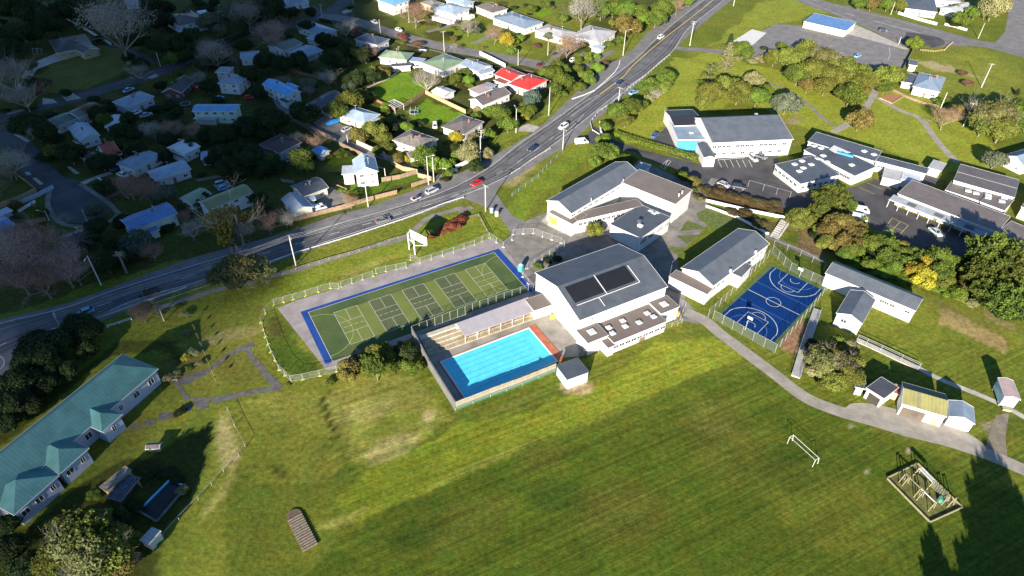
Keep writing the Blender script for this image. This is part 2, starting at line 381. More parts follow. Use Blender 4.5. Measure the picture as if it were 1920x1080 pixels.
shade_cloud([(-250, 640), (60, 690), (250, 590), (395, 560), (520, 560), (560, 490), (588, 425), (560, 395), (600, 345), (650, 330), (560, 270), (600, 250), (690, 200), (690, 120), (730, 75), (700, 10), (740, -100), (300, -160), (-500, -160), (-500, 300)], 1100, 'shade_cloud', cm, 5)
ct = mat('shade_cloud_thin', (.85, .85, .87), .95, .03, alpha=.36)  # see-through layer added to dim the lower left
shade_cloud([(-300, 650), (60, 690), (250, 590), (395, 560), (470, 562), (420, 640), (330, 740), (290, 860), (330, 960), (250, 1100), (150, 1300), (-200, 1300), (-400, 900)], 1500, 'shade_cloud', ct, 3)
# ================================================================ roads
asph = mat('asphalt', (.125, .122, .125), .85, .17, .22, bump=.2)
asph_old = mat('asphalt_old', (.175, .168, .165), .9, .12, .25, bump=.2)
asph_dark = mat('asphalt_dark', (.072, .070, .074), .85, .18, .14, bump=.2)
conc = mat('concrete', (.40, .37, .33), .9, .12, .4, bump=.2)
conc_dark = mat('concrete_dark', (.20, .185, .165), .9, .16, .3, bump=.2)
gravel = mat('gravel', (.30, .275, .235), .95, .12, .35, bump=.5)
old_path = mat('old_path_seal', (.105, .10, .095), .95, .2, .8, bump=.4)
paint = mat('road_paint', (.55, .55, .53), .7, .2, 2.0)
ypaint = mat('yellow_paint', (.55, .40, .08), .7, .2, 2.0)
Z = [0.02]; ZC = {}
def lay(name, P, m, z=None):
    mb = MB(); zz = z if z is not None else Z[0]; Z[0] += .004; ZC[zz] = ZC.get(zz, -1)+1; zz += .0004*ZC[zz]
    a = sum(P[i].x*P[(i+1) % len(P)].y-P[(i+1) % len(P)].x*P[i].y for i in range(len(P)))
    if a < 0: P = P[::-1]
    mb.poly([Vector((p.x, p.y, zz)) for p in P]) if len(P) > 4 else mb.face([Vector((p.x, p.y, zz)) for p in P])
    return struct(name, mb, m)
ROADS = []
def ribbon(name, pts, wid, m, z=None, n=6):
    ROADS.append((smooth_line(gs(pts), 4), wid))
    P = smooth_line(gs(pts), n); mb = MB(); zz = z if z is not None else Z[0]; Z[0] += .004; ZC[zz] = ZC.get(zz, -1)+1; zz += .0004*ZC[zz]; strip(mb, P, wid, zz); struct(name, mb, m); return P
tile(0, 0, 1)
up = smooth_line(gs([(-120, 640), (0, 600), (120, 570), (220, 535), (300, 505), (380, 478), (480, 452), (560, 428), (635, 402), (692, 388), (742, 369), (805, 347), (862, 325), (905, 302), (962, 272), (1020, 232), (1075, 178), (1130, 128), (1180, 98), (1225, 52), (1300, 0), (1370, -50)]))
dn = smooth_line(gs([(-120, 800), (0, 715), (60, 662), (120, 628), (190, 603), (260, 573), (355, 541), (430, 516), (510, 494), (600, 463), (700, 431), (800, 398), (872, 371), (942, 344), (1000, 312), (1045, 280), (1085, 255), (1110, 232), (1180, 172), (1253, 103), (1305, 55), (1385, -10), (1440, -50)]))
def band(name, A, B, m, z):
    mb = MB(); n = 140
    def at_(P, t):
        L = [0]
        for i in range(len(P)-1): L.append(L[-1]+(P[i+1]-P[i]).length)
        s = t*L[-1]; i = 0
        while i < len(L)-2 and L[i+1] < s: i += 1
        return P[i].lerp(P[i+1], (s-L[i])/max(1e-6, L[i+1]-L[i]))
    a = [at_(A, k/n) for k in range(n+1)]; b_ = [at_(B, k/n) for k in range(n+1)]
    for i in range(n): mb.face([Vector((p.x, p.y, z)) for p in (b_[i], b_[i+1], a[i+1], a[i])])
    return struct(name, mb, m)
band('highway', up, dn, asph_old, .060)
# darker running surface between the edge lines, then the lines
lane_l = smooth_line(gs([(-120, 648), (0, 607), (120, 578), (225, 541), (370, 496), (480, 464), (560, 443), (640, 418), (720, 396), (800, 371), (862, 346), (920, 312), (975, 269), (1040, 225), (1135, 155), (1192, 110), (1235, 69), (1267, 41), (1320, 0), (1385, -50)]))
lane_r = smooth_line(gs([(-120, 740), (0, 668), (100, 616), (182, 592), (255, 562), (355, 533), (430, 510), (510, 488), (600, 457), (700, 425), (800, 392), (872, 365), (942, 335), (1000, 298), (1050, 262), (1105, 218), (1165, 170), (1210, 140), (1260, 97), (1292, 52), (1357, 0), (1410, -50)]))
band('highway', lane_l, lane_r, asph, .064)
mk = MB(); strip(mk, lane_l, .22, .072); strip(mk, lane_r[20:], .22, .072)
ctr = smooth_line(gs([(182, 575), (300, 537), (420, 497), (520, 468), (640, 434), (760, 398), (850, 368), (935, 325), (1000, 285), (1060, 240)]))
dashed(mk, ctr, .2, .072, 3, 7)
strip(mk, smooth_line(gs([(240, 583), (310, 562), (360, 545), (460, 512)])), .18, .072)
for s in ((0, 648, 12, 643), (34, 638, 46, 634), (97, 618, 104, 615)): strip(mk, [g(*s[:2]), g(*s[2:])], .3, .072)
arc = [g(-14+22*math.sin(a), 680+16*math.cos(a)) for a in np.linspace(0, math.pi, 14)]; strip(mk, arc, .22, .072)
strip(mk, smooth_line(gs([(1064, 215), (1090, 195), (1122, 178)])), .16, .072); strip(mk, smooth_line(gs([(1070, 219), (1096, 200), (1125, 179)])), .16, .072)
strip(mk, smooth_line(gs([(1040, 262), (1065, 245), (1095, 215)])), .18, .072)
struct('road_marking', mk, paint)
mk = MB(); strip(mk, smooth_line(gs([(1125, 177), (1167, 145), (1192, 118), (1242, 75), (1287, 40), (1337, 0), (1390, -50)])), .45, .073); struct('road_marking', mk, ypaint)
# darker wheel tracks worn into each lane
def between(A, B, f, n=120):
    def at_(P, t):
        L = [0]
        for i in range(len(P)-1): L.append(L[-1]+(P[i+1]-P[i]).length)
        s = t*L[-1]; i = 0
        while i < len(L)-2 and L[i+1] < s: i += 1
        return P[i].lerp(P[i+1], (s-L[i])/max(1e-6, L[i+1]-L[i]))
    return [at_(A, k/n).lerp(at_(B, k/n), f) for k in range(n+1)]
mk = MB()
for f_ in (.12, .26, .62, .78, .92): strip(mk, between(lane_l, lane_r, f_), .55, .067)
struct('wheel_track', mk, mat('asphalt_worn', (.085, .083, .088), .7, .25, .12, bump=.2))
mk = MB()
for f_ in (.19, .70): strip(mk, between(lane_l, lane_r, f_), .5, .0662)
struct('wheel_track', mk, mat('asphalt_polished', (.155, .15, .15), .8, .25, .12, bump=.2))
# tyre-dark patches
lay('highway_patch', smooth_line(gs([(1205, 95), (1222, 82), (1262, 52), (1280, 42), (1270, 56), (1228, 92), (1212, 100)]), 3), asph_dark, .068)
lay('highway_patch', gs([(1235, 62), (1262, 40), (1278, 42), (1244, 70)]), asph_dark, .0685) if 0 else None
# local streets
st = asph_dark
ribbon('street', [(-80, 235), (0, 222), (60, 203), (120, 189), (200, 166), (260, 148), (310, 131), (350, 112), (420, 80), (470, 60), (540, 48), (600, 30), (640, 8), (670, -20)], 8.5, st)
ribbon('street', [(600, 30), (660, 38), (720, 58), (790, 78), (850, 92), (920, 104), (990, 117), (1040, 128)], 8.5, asph_old, .034)
ribbon('street', [(545, 0), (600, 22), (650, 30)], 8, st, .030)
ribbon('street', [(0, 235), (35, 275), (75, 325), (118, 358), (150, 382)], 9.0, st, .038)
lay('street', smooth_line(gs([(98, 352), (130, 335), (165, 348), (205, 372), (212, 390), (190, 408), (158, 418), (122, 414), (100, 395), (98, 352)]), 4), st, .042)
ribbon('lane', [(515, 175), (528, 200), (556, 226), (630, 261), (700, 288), (740, 300), (800, 330)], 3.4, asph_old, .046)
lay('parking_area', gs([(588, 230), (612, 215), (650, 240), (668, 262), (640, 262), (600, 245)]), conc_dark, .050)
lay('parking_area', gs([(588, 398), (600, 365), (622, 350), (655, 368), (660, 390), (610, 400)]), conc_dark, .050)
lay('parking_area', gs([(818, 330), (838, 322), (862, 328), (840, 345), (818, 348)]), conc_dark, .070)
lay('parking_area', gs([(972, 240), (990, 232), (1012, 238), (1000, 248), (968, 246)]), conc, .074)
ribbon('footpath', [(150, 345), (200, 378), (222, 400)], 1.4, conc_dark, .048)
ribbon('footpath', [(95, 350), (90, 385), (110, 415), (150, 425), (205, 415), (225, 398)], 1.6, conc_dark, .049)
ribbon('footpath', [(640, 50), (720, 72), (800, 92), (900, 115), (1000, 135)], 1.2, conc_dark, .049)
# drives and crossings
for q in ([(35, 160), (50, 128), (62, 118), (105, 100), (155, 97), (158, 102), (100, 118), (70, 130), (45, 165), (32, 170)],):
    lay('driveway', gs(q), conc, .050)
for q in ([(5, 205), (35, 203), (48, 207), (15, 215)], [(112, 176), (135, 174), (152, 184), (125, 190)], [(80, 184), (100, 186), (108, 193), (80, 196)], [(275, 146), (292, 138), (298, 143), (285, 148)],
          [(25, 252), (30, 250), (57, 264), (50, 267)], [(125, 313), (132, 312), (150, 325), (142, 327)], [(184, 353), (190, 352), (208, 365), (200, 366)], [(46, 323), (55, 322), (60, 328), (50, 329)], [(60, 334), (68, 333), (82, 345), (75, 347)],
          [(150, 342), (175, 332), (205, 322), (212, 326), (180, 336), (160, 346)], [(640, 22), (662, 12), (660, 22), (645, 26)], [(380, 215), (410, 195), (400, 222), (362, 232)]):
    lay('driveway', gs(q), conc, .052)
ribbon('driveway', [(210, 85), (235, 92), (262, 104), (285, 120)], 4, st, .046)
ribbon('driveway', [(800, 60), (830, 52), (858, 42)], 3, conc_dark, .053)
ribbon('driveway', [(885, 82), (910, 72), (940, 55)], 3, conc_dark, .053)
ribbon('driveway', [(1035, 118), (1050, 98), (1085, 82)], 4, conc_dark, .053)
ribbon('driveway', [(1080, 130), (1110, 118), (1150, 95)], 3, asph_old, .054)
# top right road and parking
band('road', smooth_line(gs([(1480, -30), (1540, 0), (1600, 14), (1650, 27), (1765, 57), (1840, 77), (1872, 78), (1920, 70), (1990, 85), (2080, 80)])), smooth_line(gs([(1440, -30), (1490, 0), (1560, 27), (1630, 55), (1700, 88), (1775, 87), (1840, 88), (1900, 103), (1990, 125), (2080, 120)])), asph_old, .050)
lay('road', gs([(1862, 84), (1884, 60), (1893, 10), (1895, -40), (2080, -40), (2060, 100), (1930, 96)]), asph_old, .051)
lay('parking_area', gs([(1382, 95), (1415, 65), (1455, 45), (1520, 50), (1600, 65), (1705, 95), (1692, 132), (1640, 155), (1560, 130), (1480, 120), (1400, 108)]), asph_old, .054)
lay('forecourt', gs([(1582, 62), (1594, 42), (1640, 62), (1704, 92), (1700, 94)]), conc, .058)
lay('forecourt', gs([(1370, 80), (1410, 55), (1437, 62), (1412, 84), (1385, 88)]), mat('pale_slab', (.55, .54, .52), .9, .05), .060)
ribbon('driveway', [(1262, 90), (1300, 93), (1345, 96), (1390, 96)], 5, asph_old, .056)
mk = MB(); strip(mk, gs([(1515, -4), (1535, 4)]), .3, .062); strip(mk, gs([(1585, 25), (1602, 30)]), .35, .062); strip(mk, gs([(1637, 39), (1724, 62)]), .4, .062)
strip(mk, smooth_line(gs([(1555, 8), (1620, 24), (1700, 43), (1765, 62)])), .2, .062); strip(mk, smooth_line(gs([(1505, 0), (1560, 22), (1600, 40)])), .2, .062)
strip(mk, gs([(1667, 88), (1669, 104), (1665, 112)]), .2, .062); struct('road_marking', mk, paint)
lay('patch', smooth_line(gs([(1700, 60), (1760, 70), (1770, 84), (1725, 92), (1690, 82)]), 2), asph_dark, .058)
# school drive and yards
lay('school_drive', gs([(1095, 262), (1112, 236), (1128, 243), (1150, 262), (1200, 280), (1310, 308), (1322, 290), (1390, 286), (1455, 282), (1460, 300), (1452, 330), (1495, 358), (1540, 352), (1598, 352), (1640, 335), (1745, 330), (1770, 340), (1690, 360), (1680, 388), (1760, 420), (1880, 470), (1960, 500), (1960, 560), (1840, 520), (1790, 490), (1730, 475), (1660, 440), (1600, 400), (1500, 395), (1440, 385), (1400, 370), (1330, 352), (1290, 325), (1215, 300), (1190, 285), (1120, 275)]), asph_dark, .036)
lay('school_yard', gs([(1225, 262), (1262, 225), (1275, 255), (1310, 300), (1290, 302), (1240, 282)]), asph_dark, .040)
lay('school_yard', gs([(925, 378), (950, 400), (965, 425), (955, 445), (930, 462), (945, 475), (1000, 545), (1085, 640), (1270, 600), (1330, 612), (1300, 580), (1275, 545), (1270, 480), (1310, 440), (1345, 400), (1330, 385), (1310, 352), (1200, 300), (1020, 400), (985, 415), (960, 405)]), conc_dark, .024)
lay('courtyard', gs([(1100, 430), (1165, 365), (1200, 380), (1190, 400), (1145, 440), (1110, 442)]), conc, .030)
lay('courtyard', gs([(1015, 415), (1025, 402), (1060, 440), (1030, 425)]), conc, .032)
for q in ([(1270, 430), (1290, 413), (1325, 428), (1275, 434)], [(1305, 400), (1335, 388), (1380, 415), (1340, 430), (1310, 412)], [(1268, 442), (1312, 440), (1290, 458)], [(1255, 462), (1288, 465), (1272, 478), (1255, 470)]):
    lay('lawn', gs(q), mat('lawn_grass', (.10, .13, .03), .95, .2, .8, bump=.4), .034)
ribbon('footpath', [(868, 388), (845, 396), (800, 410), (760, 445), (700, 462), (640, 480), (560, 505), (520, 515), (480, 525), (400, 545), (330, 568), (290, 580)], 1.9, conc_dark, .028)
ribbon('footpath', [(905, 372), (925, 352), (960, 330), (1010, 300), (1045, 278), (1075, 262)], 2.4, conc_dark, .029)
lay('driveway', gs([(870, 372), (938, 345), (930, 362), (945, 385), (975, 420), (960, 440), (935, 402), (910, 388)]), asph_old, .032)
ribbon('footpath', [(885, 388), (862, 398)], 2.2, conc_dark, .031)
# gravel track and paths
ribbon('gravel_track', [(1285, 585), (1320, 600), (1350, 625), (1390, 655), (1450, 700), (1510, 745), (1570, 770), (1640, 790), (1700, 808), (1780, 828), (1860, 855), (1930, 885), (1990, 905)], 3.4, gravel, .030)
lay('gravel_yard', smooth_line(gs([(1585, 765), (1600, 756), (1640, 758), (1690, 770), (1780, 796), (1830, 822), (1850, 845), (1780, 832), (1700, 808), (1640, 788), (1585, 765)]), 3), gravel, .028)
lay('gravel_yard', gs([(1848, 840), (1858, 800), (1868, 778), (1892, 775), (1885, 820), (1890, 868)]), mat('dirt_grey', (.20, .165, .125), .95, .15, .6, bump=.4), .027)
ribbon('footpath', [(1722, 690), (1765, 712), (1830, 738), (1880, 760), (1930, 788)], 1.5, conc, .036)
ribbon('footpath', [(1440, 155), (1480, 172), (1520, 200), (1550, 228), (1572, 235)], 1.6, conc_dark, .030)
ribbon('footpath', [(1645, 165), (1620, 205), (1590, 232), (1562, 248)], 3.0, gravel, .032)
ribbon('footpath', [(1645, 183), (1690, 208), (1725, 222), (1750, 255), (1775, 285), (1795, 305)], 2.6, gravel, .034)
ribbon('footpath', [(1340, 335), (1310, 375), (1285, 405), (1262, 440), (1240, 455)], 2.2, conc_dark, .038)
ribbon('footpath', [(1425, 440), (1460, 452), (1500, 470), (1545, 490)], 2.0, conc_dark, .036)
# broken old path through the left paddock
for q in ([(328, 718), (345, 705), (398, 688), (392, 700), (350, 722)], [(395, 685), (440, 655), (475, 640), (478, 650), (430, 668), (402, 692)], [(455, 652), (466, 648), (480, 672), (472, 678)], [(472, 678), (484, 674), (500, 692), (490, 700)], [(488, 700), (500, 695), (532, 725), (520, 735)],
          [(395, 745), (450, 735), (520, 722), (525, 732), (460, 742), (400, 758)], [(318, 705), (330, 712), (358, 748), (348, 752)], [(358, 745), (395, 745), (390, 765), (370, 768)], [(340, 760), (355, 758), (362, 770), (345, 775), (328, 782)],
          [(298, 775), (325, 772), (322, 784), (298, 790)], [(270, 790), (296, 785), (290, 796), (268, 798)], [(240, 800), (268, 792), (262, 802), (245, 806)]):
    lay('old_path', gs(q), old_path, .026)
# yard markings
mk = MB()
for a, b_ in (((1650, 440), (1673, 409)), ((1673, 409), (1703, 423)), ((1703, 423), (1683, 444)), ((1683, 444), (1652, 430)), ((1668, 436), (1688, 416)), ((1660, 420), (1694, 434))): strip(mk, [g(*a), g(*b_)], .16, .050)
for i in range(5): strip(mk, [g(1640+i*2, 330+i*7), g(1672-i*6+18, 345+i*6)], .13, .050) if 0 else None
for i in range(3): strip(mk, [g(1612+i*14, 352-i*9), g(1640+i*14, 364-i*9)], .14, .050)
struct('court_marking', mk, ypaint)
mk = MB()
for i in range(6): strip(mk, [g(1346+i*11.5, 300), g(1353+i*11.5, 314)], .16, .050)
strip(mk, [g(1346, 300), g(1396, 296)], .3, .050)
for a, b_ in (((1238, 312), (1252, 300)), ((1252, 300), (1258, 303)), ((1258, 303), (1246, 318)), ((1246, 318), (1238, 312)), ((1242, 308), (1252, 312)), ((1252, 300), (1246, 315))): strip(mk, [g(*a), g(*b_)], .16, .050)
struct('parking_marking', mk, paint)
# ================================================================ buildings
def roofm(name, c, rough=.5, stripe=('X', .42), amt=.12, var=.10, metal=0.0):
    return mat('roof_'+name, c, rough, var, .35, metal=metal, stripe=stripe, stripe_amt=amt, spec=.35)
RC = dict(grey=(.105, .120, .142), midgrey=(.080, .093, .112), dark=(.075, .075, .085), brown=(.145, .122, .112), tan=(.24, .215, .185), white=(.50, .54, .60), pale=(.30, .38, .47),
          blue=(.17, .36, .55), sky=(.12, .36, .68), deepblue=(.12, .23, .44), green=(.20, .27, .17), sage=(.23, .30, .19), red=(.55, .045, .035), rust=(.32, .08, .055), maroon=(.085, .05, .045), navy=(.07, .085, .13),
          teal=(.075, .19, .19), yellow=(.30, .285, .11), bluegrey=(.22, .28, .35), lightgrey=(.42, .42, .42), choc=(.06, .045, .04), moss=(.13, .155, .12), olive=(.20, .22, .10), silver=(.26, .29, .33), pink=(.42, .32, .30), black=(.03, .03, .035))
RM = {k: roofm(k, v) for k, v in RC.items()}
RM['teal'] = mat('roof_teal', RC['teal'], .6, .10, .22, col2=(.30, .30, .21), stripe=('X', .42), stripe_amt=.08)
RM['tile'] = mat('roof_tile', (.22, .20, .18), .8, .2, .8, stripe=('Y', .9), stripe_amt=.25)
RM['membrane'] = mat('roof_membrane', (.155, .130, .118), .9, .08, .15)
WC = dict(white=(.60, .59, .575), cream=(.72, .66, .52), brick=(.26, .12, .075), tanbrick=(.42, .31, .19), darkbrick=(.13, .065, .05), pale=(.62, .66, .66), grey=(.42, .43, .42), mint=(.55, .66, .56), blue=(.08, .36, .75), lilac=(.40, .43, .52), redpaint=(.36, .05, .05), aqua=(.45, .60, .62), greenpaint=(.12, .22, .16), black=(.04, .04, .04))
WM = {k: mat('wall_'+k, v, .8, .05, .5, stripe=('Y', 1.6), stripe_amt=.10) for k, v in WC.items()}
TRIM = mat('trim_white', (.58, .58, .57), .6, .03); TRIMD = mat('trim_dark', (.08, .09, .10), .6, .03)
GLASS = mat('window_pane', (.035, .045, .055), .12, .02, spec=.6); FRAME = mat('window_frame', (.75, .75, .73), .5, .02)
GLASS2 = mat('skylight_pane', (.50, .53, .55), .2, .02); DOORM = mat('door_paint', (.16, .13, .11), .6, .1)
WPROTO = {}; FOOT = []
def window_at(parent, p, nrm, w, h, doorlike=False):
    key = (round(w, 1), round(h, 1), doorlike)
    if key not in WPROTO:
        mb = MB(); t = .07; X = Vector((1, 0, 0)); Y = Vector((0, 1, 0))
        for a, b_, c, d in ((-w/2, w/2, -h/2, -h/2+t), (-w/2, w/2, h/2-t, h/2), (-w/2, -w/2+t, -h/2+t, h/2-t), (w/2-t, w/2, -h/2+t, h/2-t), (-t/2, t/2, -h/2+t, h/2-t)):
            mb.box(((a+b_)/2, 0), X, Y, (b_-a)/2, .05, c, d)
        f = MB(); f.box((0, 0), X, Y, w/2-.02, .025, -h/2+.02, h/2-.02)
        a1 = mb.build('window', FRAME); b1 = f.build('pane', GLASS)
        WPROTO[key] = (a1.data, b1.data); bpy.data.objects.remove(a1); bpy.data.objects.remove(b1)
    d1, d2 = WPROTO[key]
    o = bpy.data.objects.new('window', d1); scene.collection.objects.link(o); o.parent = parent
    o.location = p-wloc(parent); o.rotation_euler = (0, 0, math.atan2(nrm.y, nrm.x)+math.pi/2)
    c = bpy.data.objects.new('pane', d2); scene.collection.objects.link(c); c.parent = o
    return o
def door_at(parent, p, nrm, w=.95, h=2.0, m=None):
    mb = MB(); u = Vector((-nrm.y, nrm.x, 0)); mb.box((p.x, p.y), u, nrm, w/2, .05, p.z, p.z+h); return mb.build('door', m or DOORM, parent)
class Frame:
    """rectangle from three eave corners: A front left, B front right, C back right (zoomed pixels) at height h"""
    def __init__(s, A, B, C, h, world=False):
        a, b, c = (A, B, C) if world else (g(*A, h), g(*B, h), g(*C, h))
        a = Vector((a.x, a.y, 0)); b = Vector((b.x, b.y, 0)); c = Vector((c.x, c.y, 0))
        s.W = (b-a).length; s.u = (b-a)/s.W; n = Vector((-s.u.y, s.u.x, 0)); d = (c-b).dot(n)
        if d < 0: n = -n; d = -d; 
        s.v = n; s.D = d; s.o = a; s.h = h
    def P(s, x, y, z): return Vector((s.o.x+s.u.x*x+s.v.x*y, s.o.y+s.u.y*x+s.v.y*y, z))
    def centre(s): return s.P(s.W/2, s.D/2, 0)
def roof_block(parent, fr, kind, rise, rm, wm, axis='u', over=.45, wtop=None, trim=TRIM, base=0.0, ridge=.5, windows=True, names=('roof', 'wall'), fascia=True, wrows=None, wspec=(1.4, 1.0, 2.9), nosides=()):
    W, Dp, h = fr.W, fr.D, fr.h; P = fr.P
    def pt(a, b, z): return P(a, b, z) if axis == 'u' else P(b, a, z)
    L, S = (W, Dp) if axis == 'u' else (Dp, W)   # L along the ridge
    r = MB(); faces = []
    if kind == 'gable':
        y = S*ridge; faces = [[(0, 0, h), (L, 0, h), (L, y, h+rise), (0, y, h+rise)], [(L, S, h), (0, S, h), (0, y, h+rise), (L, y, h+rise)]]
    elif kind == 'hip':
        k = min(S/2, L/2-.05)
        if L < S: k = L/2-.05
        faces = [[(0, 0, h), (L, 0, h), (L-k, S/2, h+rise), (k, S/2, h+rise)], [(L, S, h), (0, S, h), (k, S/2, h+rise), (L-k, S/2, h+rise)],
                 [(L, 0, h), (L, S, h), (L-k, S/2, h+rise)], [(0, S, h), (0, 0, h), (k, S/2, h+rise)]]
    elif kind == 'mono': faces = [[(0, 0, h), (L, 0, h), (L, S, h+rise), (0, S, h+rise)]]
    else: faces = [[(0, 0, h), (L, 0, h), (L, S, h+.02), (0, S, h+.02)]]
    flip = (pt(1, 0, 0)-pt(0, 0, 0)).cross(pt(0, 1, 0)-pt(0, 0, 0)).z < 0
    def F(mb, f):
        q = [pt(*c) for c in f]; uv = []
        e = (Vector(f[1])-Vector(f[0])).normalized()
        for c in f:
            dd = Vector(c)-Vector(f[0]); a = dd.dot(e); uv.append((a, (dd-e*a).length))
        if flip: q = q[::-1]; uv = uv[::-1]
        mb.face(q, uv)
    T = .16
    for f in faces:
        F(r, [(a, b_, z+.02) for a, b_, z in f]); F(r, [(a, b_, z-T) for a, b_, z in f][::-1])
    # fascia band round the edge
    fa = MB(); per = []
    if kind == 'gable': per = [(0, 0, h), (L, 0, h), (L, S*ridge, h+rise), (L, S, h), (0, S, h), (0, S*ridge, h+rise)]
    elif kind == 'mono': per = [(0, 0, h), (L, 0, h), (L, S, h+rise), (0, S, h+rise)]
    else: per = [(0, 0, h), (L, 0, h), (L, S, h), (0, S, h)]
    cc = (L/2, S/2)
    for i in range(len(per)):
        a = per[i]; b_ = per[(i+1) % len(per)]
        def outp(p, k): return (p[0]+(k if p[0] > cc[0] else -k), p[1]+(0 if abs(p[1]-S*ridge) < 1e-4 and kind == 'gable' else (k if p[1] > cc[1] else -k)), p[2])
        a1, b1 = outp(a, .06), outp(b_, .06)
        q = [(a1[0], a1[1], a1[2]-T-.02), (b1[0], b1[1], b1[2]-T-.02), (b1[0], b1[1], b1[2]+.05), (a1[0], a1[1], a1[2]+.05)]
        F(fa, q); F(fa, [(a[0], a[1], a[2]+.05), (a1[0], a1[1], a1[2]+.05), (b1[0], b1[1], b1[2]+.05), (b_[0], b_[1], b_[2]+.05)][::-1])
        F(fa, [(a[0], a[1], a[2]-T-.02), (b_[0], b_[1], b_[2]-T-.02), (b_[0], b_[1], b_[2]+.05), (a[0], a[1], a[2]+.05)][::-1])
    ro = r.build(names[0], rm, parent)
    if fascia: fa.build('fascia', trim, ro)
    # walls
    wl = MB(); o = over if min(W, Dp) > 2.2*over+.5 else .1
    def topz(a, b_):
        if kind == 'gable':
            y = S*ridge; return h+rise*(b_/y if b_ <= y else (S-b_)/(S-y))-T-.01
        if kind == 'mono': return h+rise*b_/S-T-.01
        if kind == 'hip': return h-T+.12*rise*0
        return h-T
    cs = [(o, o), (L-o, o), (L-o, S-o), (o, S-o)]
    sides = []
    for i in range(4):
        a, b_ = cs[i], cs[(i+1) % 4]; bot = [(a[0], a[1], base), (b_[0], b_[1], base)]
        top = [(b_[0], b_[1], topz(*b_))]
        if kind == 'gable' and a[0] == b_[0]: top.append((a[0], S*ridge, topz(a[0], S*ridge)))
        top.append((a[0], a[1], topz(*a)))
        q = bot+top; ln = math.hypot(b_[0]-a[0], b_[1]-a[1])
        pts = [pt(*c) for c in q]; uv = [(math.hypot(c[0]-a[0], c[1]-a[1]), c[2]) for c in q]
        if flip: pts = pts[::-1]; uv = uv[::-1]
        wl.face(pts, uv); sides.append((a, b_, ln, i))
    wo = wl.build(names[1], wm, parent)
    if windows:
        rows = wrows or ([1.5] if h < 4.3 else [1.6, 4.3])
        ww, wh, sp = wspec
        for a, b_, ln, i in sides:
            A = pt(a[0], a[1], 0); B = pt(b_[0], b_[1], 0); mid = (A+B)/2; inn = fr.centre()-mid; d = (B-A).normalized(); nrm = Vector((-d.y, d.x, 0))
            if nrm.dot(inn) > 0: nrm = -nrm
            if nrm.dot(Vector((0, 0, 0))-Vector((mid.x, mid.y, 0))) < -5 or i in nosides: continue
            n = max(1, int(ln/sp))
            if n > 14: n = 14
            for zc in rows:
                if zc+wh/2 > h-.25: zc = h-.35-wh/2
                for k in range(n):
                    t = (k+.5)/n; p = A.lerp(B, t); p.z = zc
                    if k == n//2 and zc < 2.2 and n >= 3 and ww < 1.8: door_at(parent, Vector((p.x, p.y, base+.03))+nrm*.02, nrm); continue
                    w_ = ww*(1 if (k*7+i*3) % 3 else .62)
                    if base+.2 < zc-wh/2: window_at(parent, p+nrm*.04, nrm, w_, wh)
    return ro, wo
def house(label, nick, blocks, cat='house', name='house', wall='white', chimney=False, group=None):
    """blocks: (A, B, C, h, kind, rise, roof colour, options)"""
    fr0 = Frame(*blocks[0][:3], blocks[0][3]); c = fr0.centre(); t = thing(name, label, cat, c, group=group)
    t['nick'] = nick
    for b in blocks:
        A, B, C, h, kind, rise, rc = b[:7]; op = dict(b[7]) if len(b) > 7 else {}
        fr = Frame(A, B, C, h); wc = op.pop('wall', wall)
        roof_block(t, fr, kind, rise, RM[rc], WM[wc], **op)
    BUILDINGS.append((nick, c.copy(), t))
    h0, k0, r0 = blocks[0][3:6]; FOOT.append((c.copy(), math.hypot(fr0.W, fr0.D)/2))
    if group == 'houses of the neighbourhood' and k0 in ('gable', 'hip') and fr0.W > 6:
        rr = random.Random(nick)
        for _ in range(rr.choice((1, 2, 2, 3))):
            x_, y_ = rr.uniform(.3, .7)*fr0.W, rr.uniform(.3, .7)*fr0.D; S_ = fr0.D; q_ = fr0.P(x_, y_, 0); zz = h0+r0*.45; mb = MB()
            if rr.random() < .4: mb.box(q_, fr0.u, fr0.v, .3, .3, zz-.3, h0+r0+.7); mb.build('chimney', WM['brick'], t)
            elif rr.random() < .5: mb.bar(Vector((q_.x, q_.y, zz)), Vector((q_.x, q_.y, h0+r0+.5)), .09, n=6); mb.build('vent_pipe', TRIM, t)
            else:
                mb.bar(Vector((q_.x, q_.y, zz)), Vector((q_.x, q_.y, h0+r0+1.6)), .03, n=4); mb.bar(Vector((q_.x-.6, q_.y, h0+r0+1.5)), Vector((q_.x+.6, q_.y, h0+r0+1.5)), .025); mb.build('aerial', TRIM, t)
    if chimney:
        mb = MB(); p = fr0.P(fr0.W*.35, fr0.D*.5, 0); hh = blocks[0][3]+blocks[0][5]
        mb.box(p, fr0.u, fr0.v, .35, .35, hh-.7, hh+.6); ch = mb.build('chimney', WM['brick'], t)
        mb = MB(); mb.box(p, fr0.u, fr0.v, .45, .45, hh+.6, hh+.7); mb.build('cap', TRIM, ch)
    return t
G1 = 'houses of the neighbourhood'
tile(0, 0)
house('long brown brick house with dark hip roof at the top of the curved drive', 'house at the curved drive', [((425, 400), (700, 348), (600, 262), 3, 'hip', 2.0, 'choc'), ((622, 402), (748, 366), (690, 320), 3.02, 'gable', 1.3, 'choc', dict(axis='v', ridge=.5))], wall='tanbrick', group=G1)
house('dark brown roofed house with white balconies among the dark trees near the top', 'dark house with white balconies', [((1345, 198), (1555, 150), (1500, 62), 4.6, 'hip', 1.6, 'choc'), ((1262, 150), (1372, 205), (1400, 160), 3.4, 'flat', 0, 'pale', dict(windows=False)), ((1345, 240), (1450, 215), (1435, 190), 3.0, 'flat', 0, 'pale', dict(wall='darkbrick', windows=False)), ((1490, 105), (1558, 95), (1550, 72), 3.9, 'flat', 0, 'white', dict(windows=False))], wall='white', group=G1)
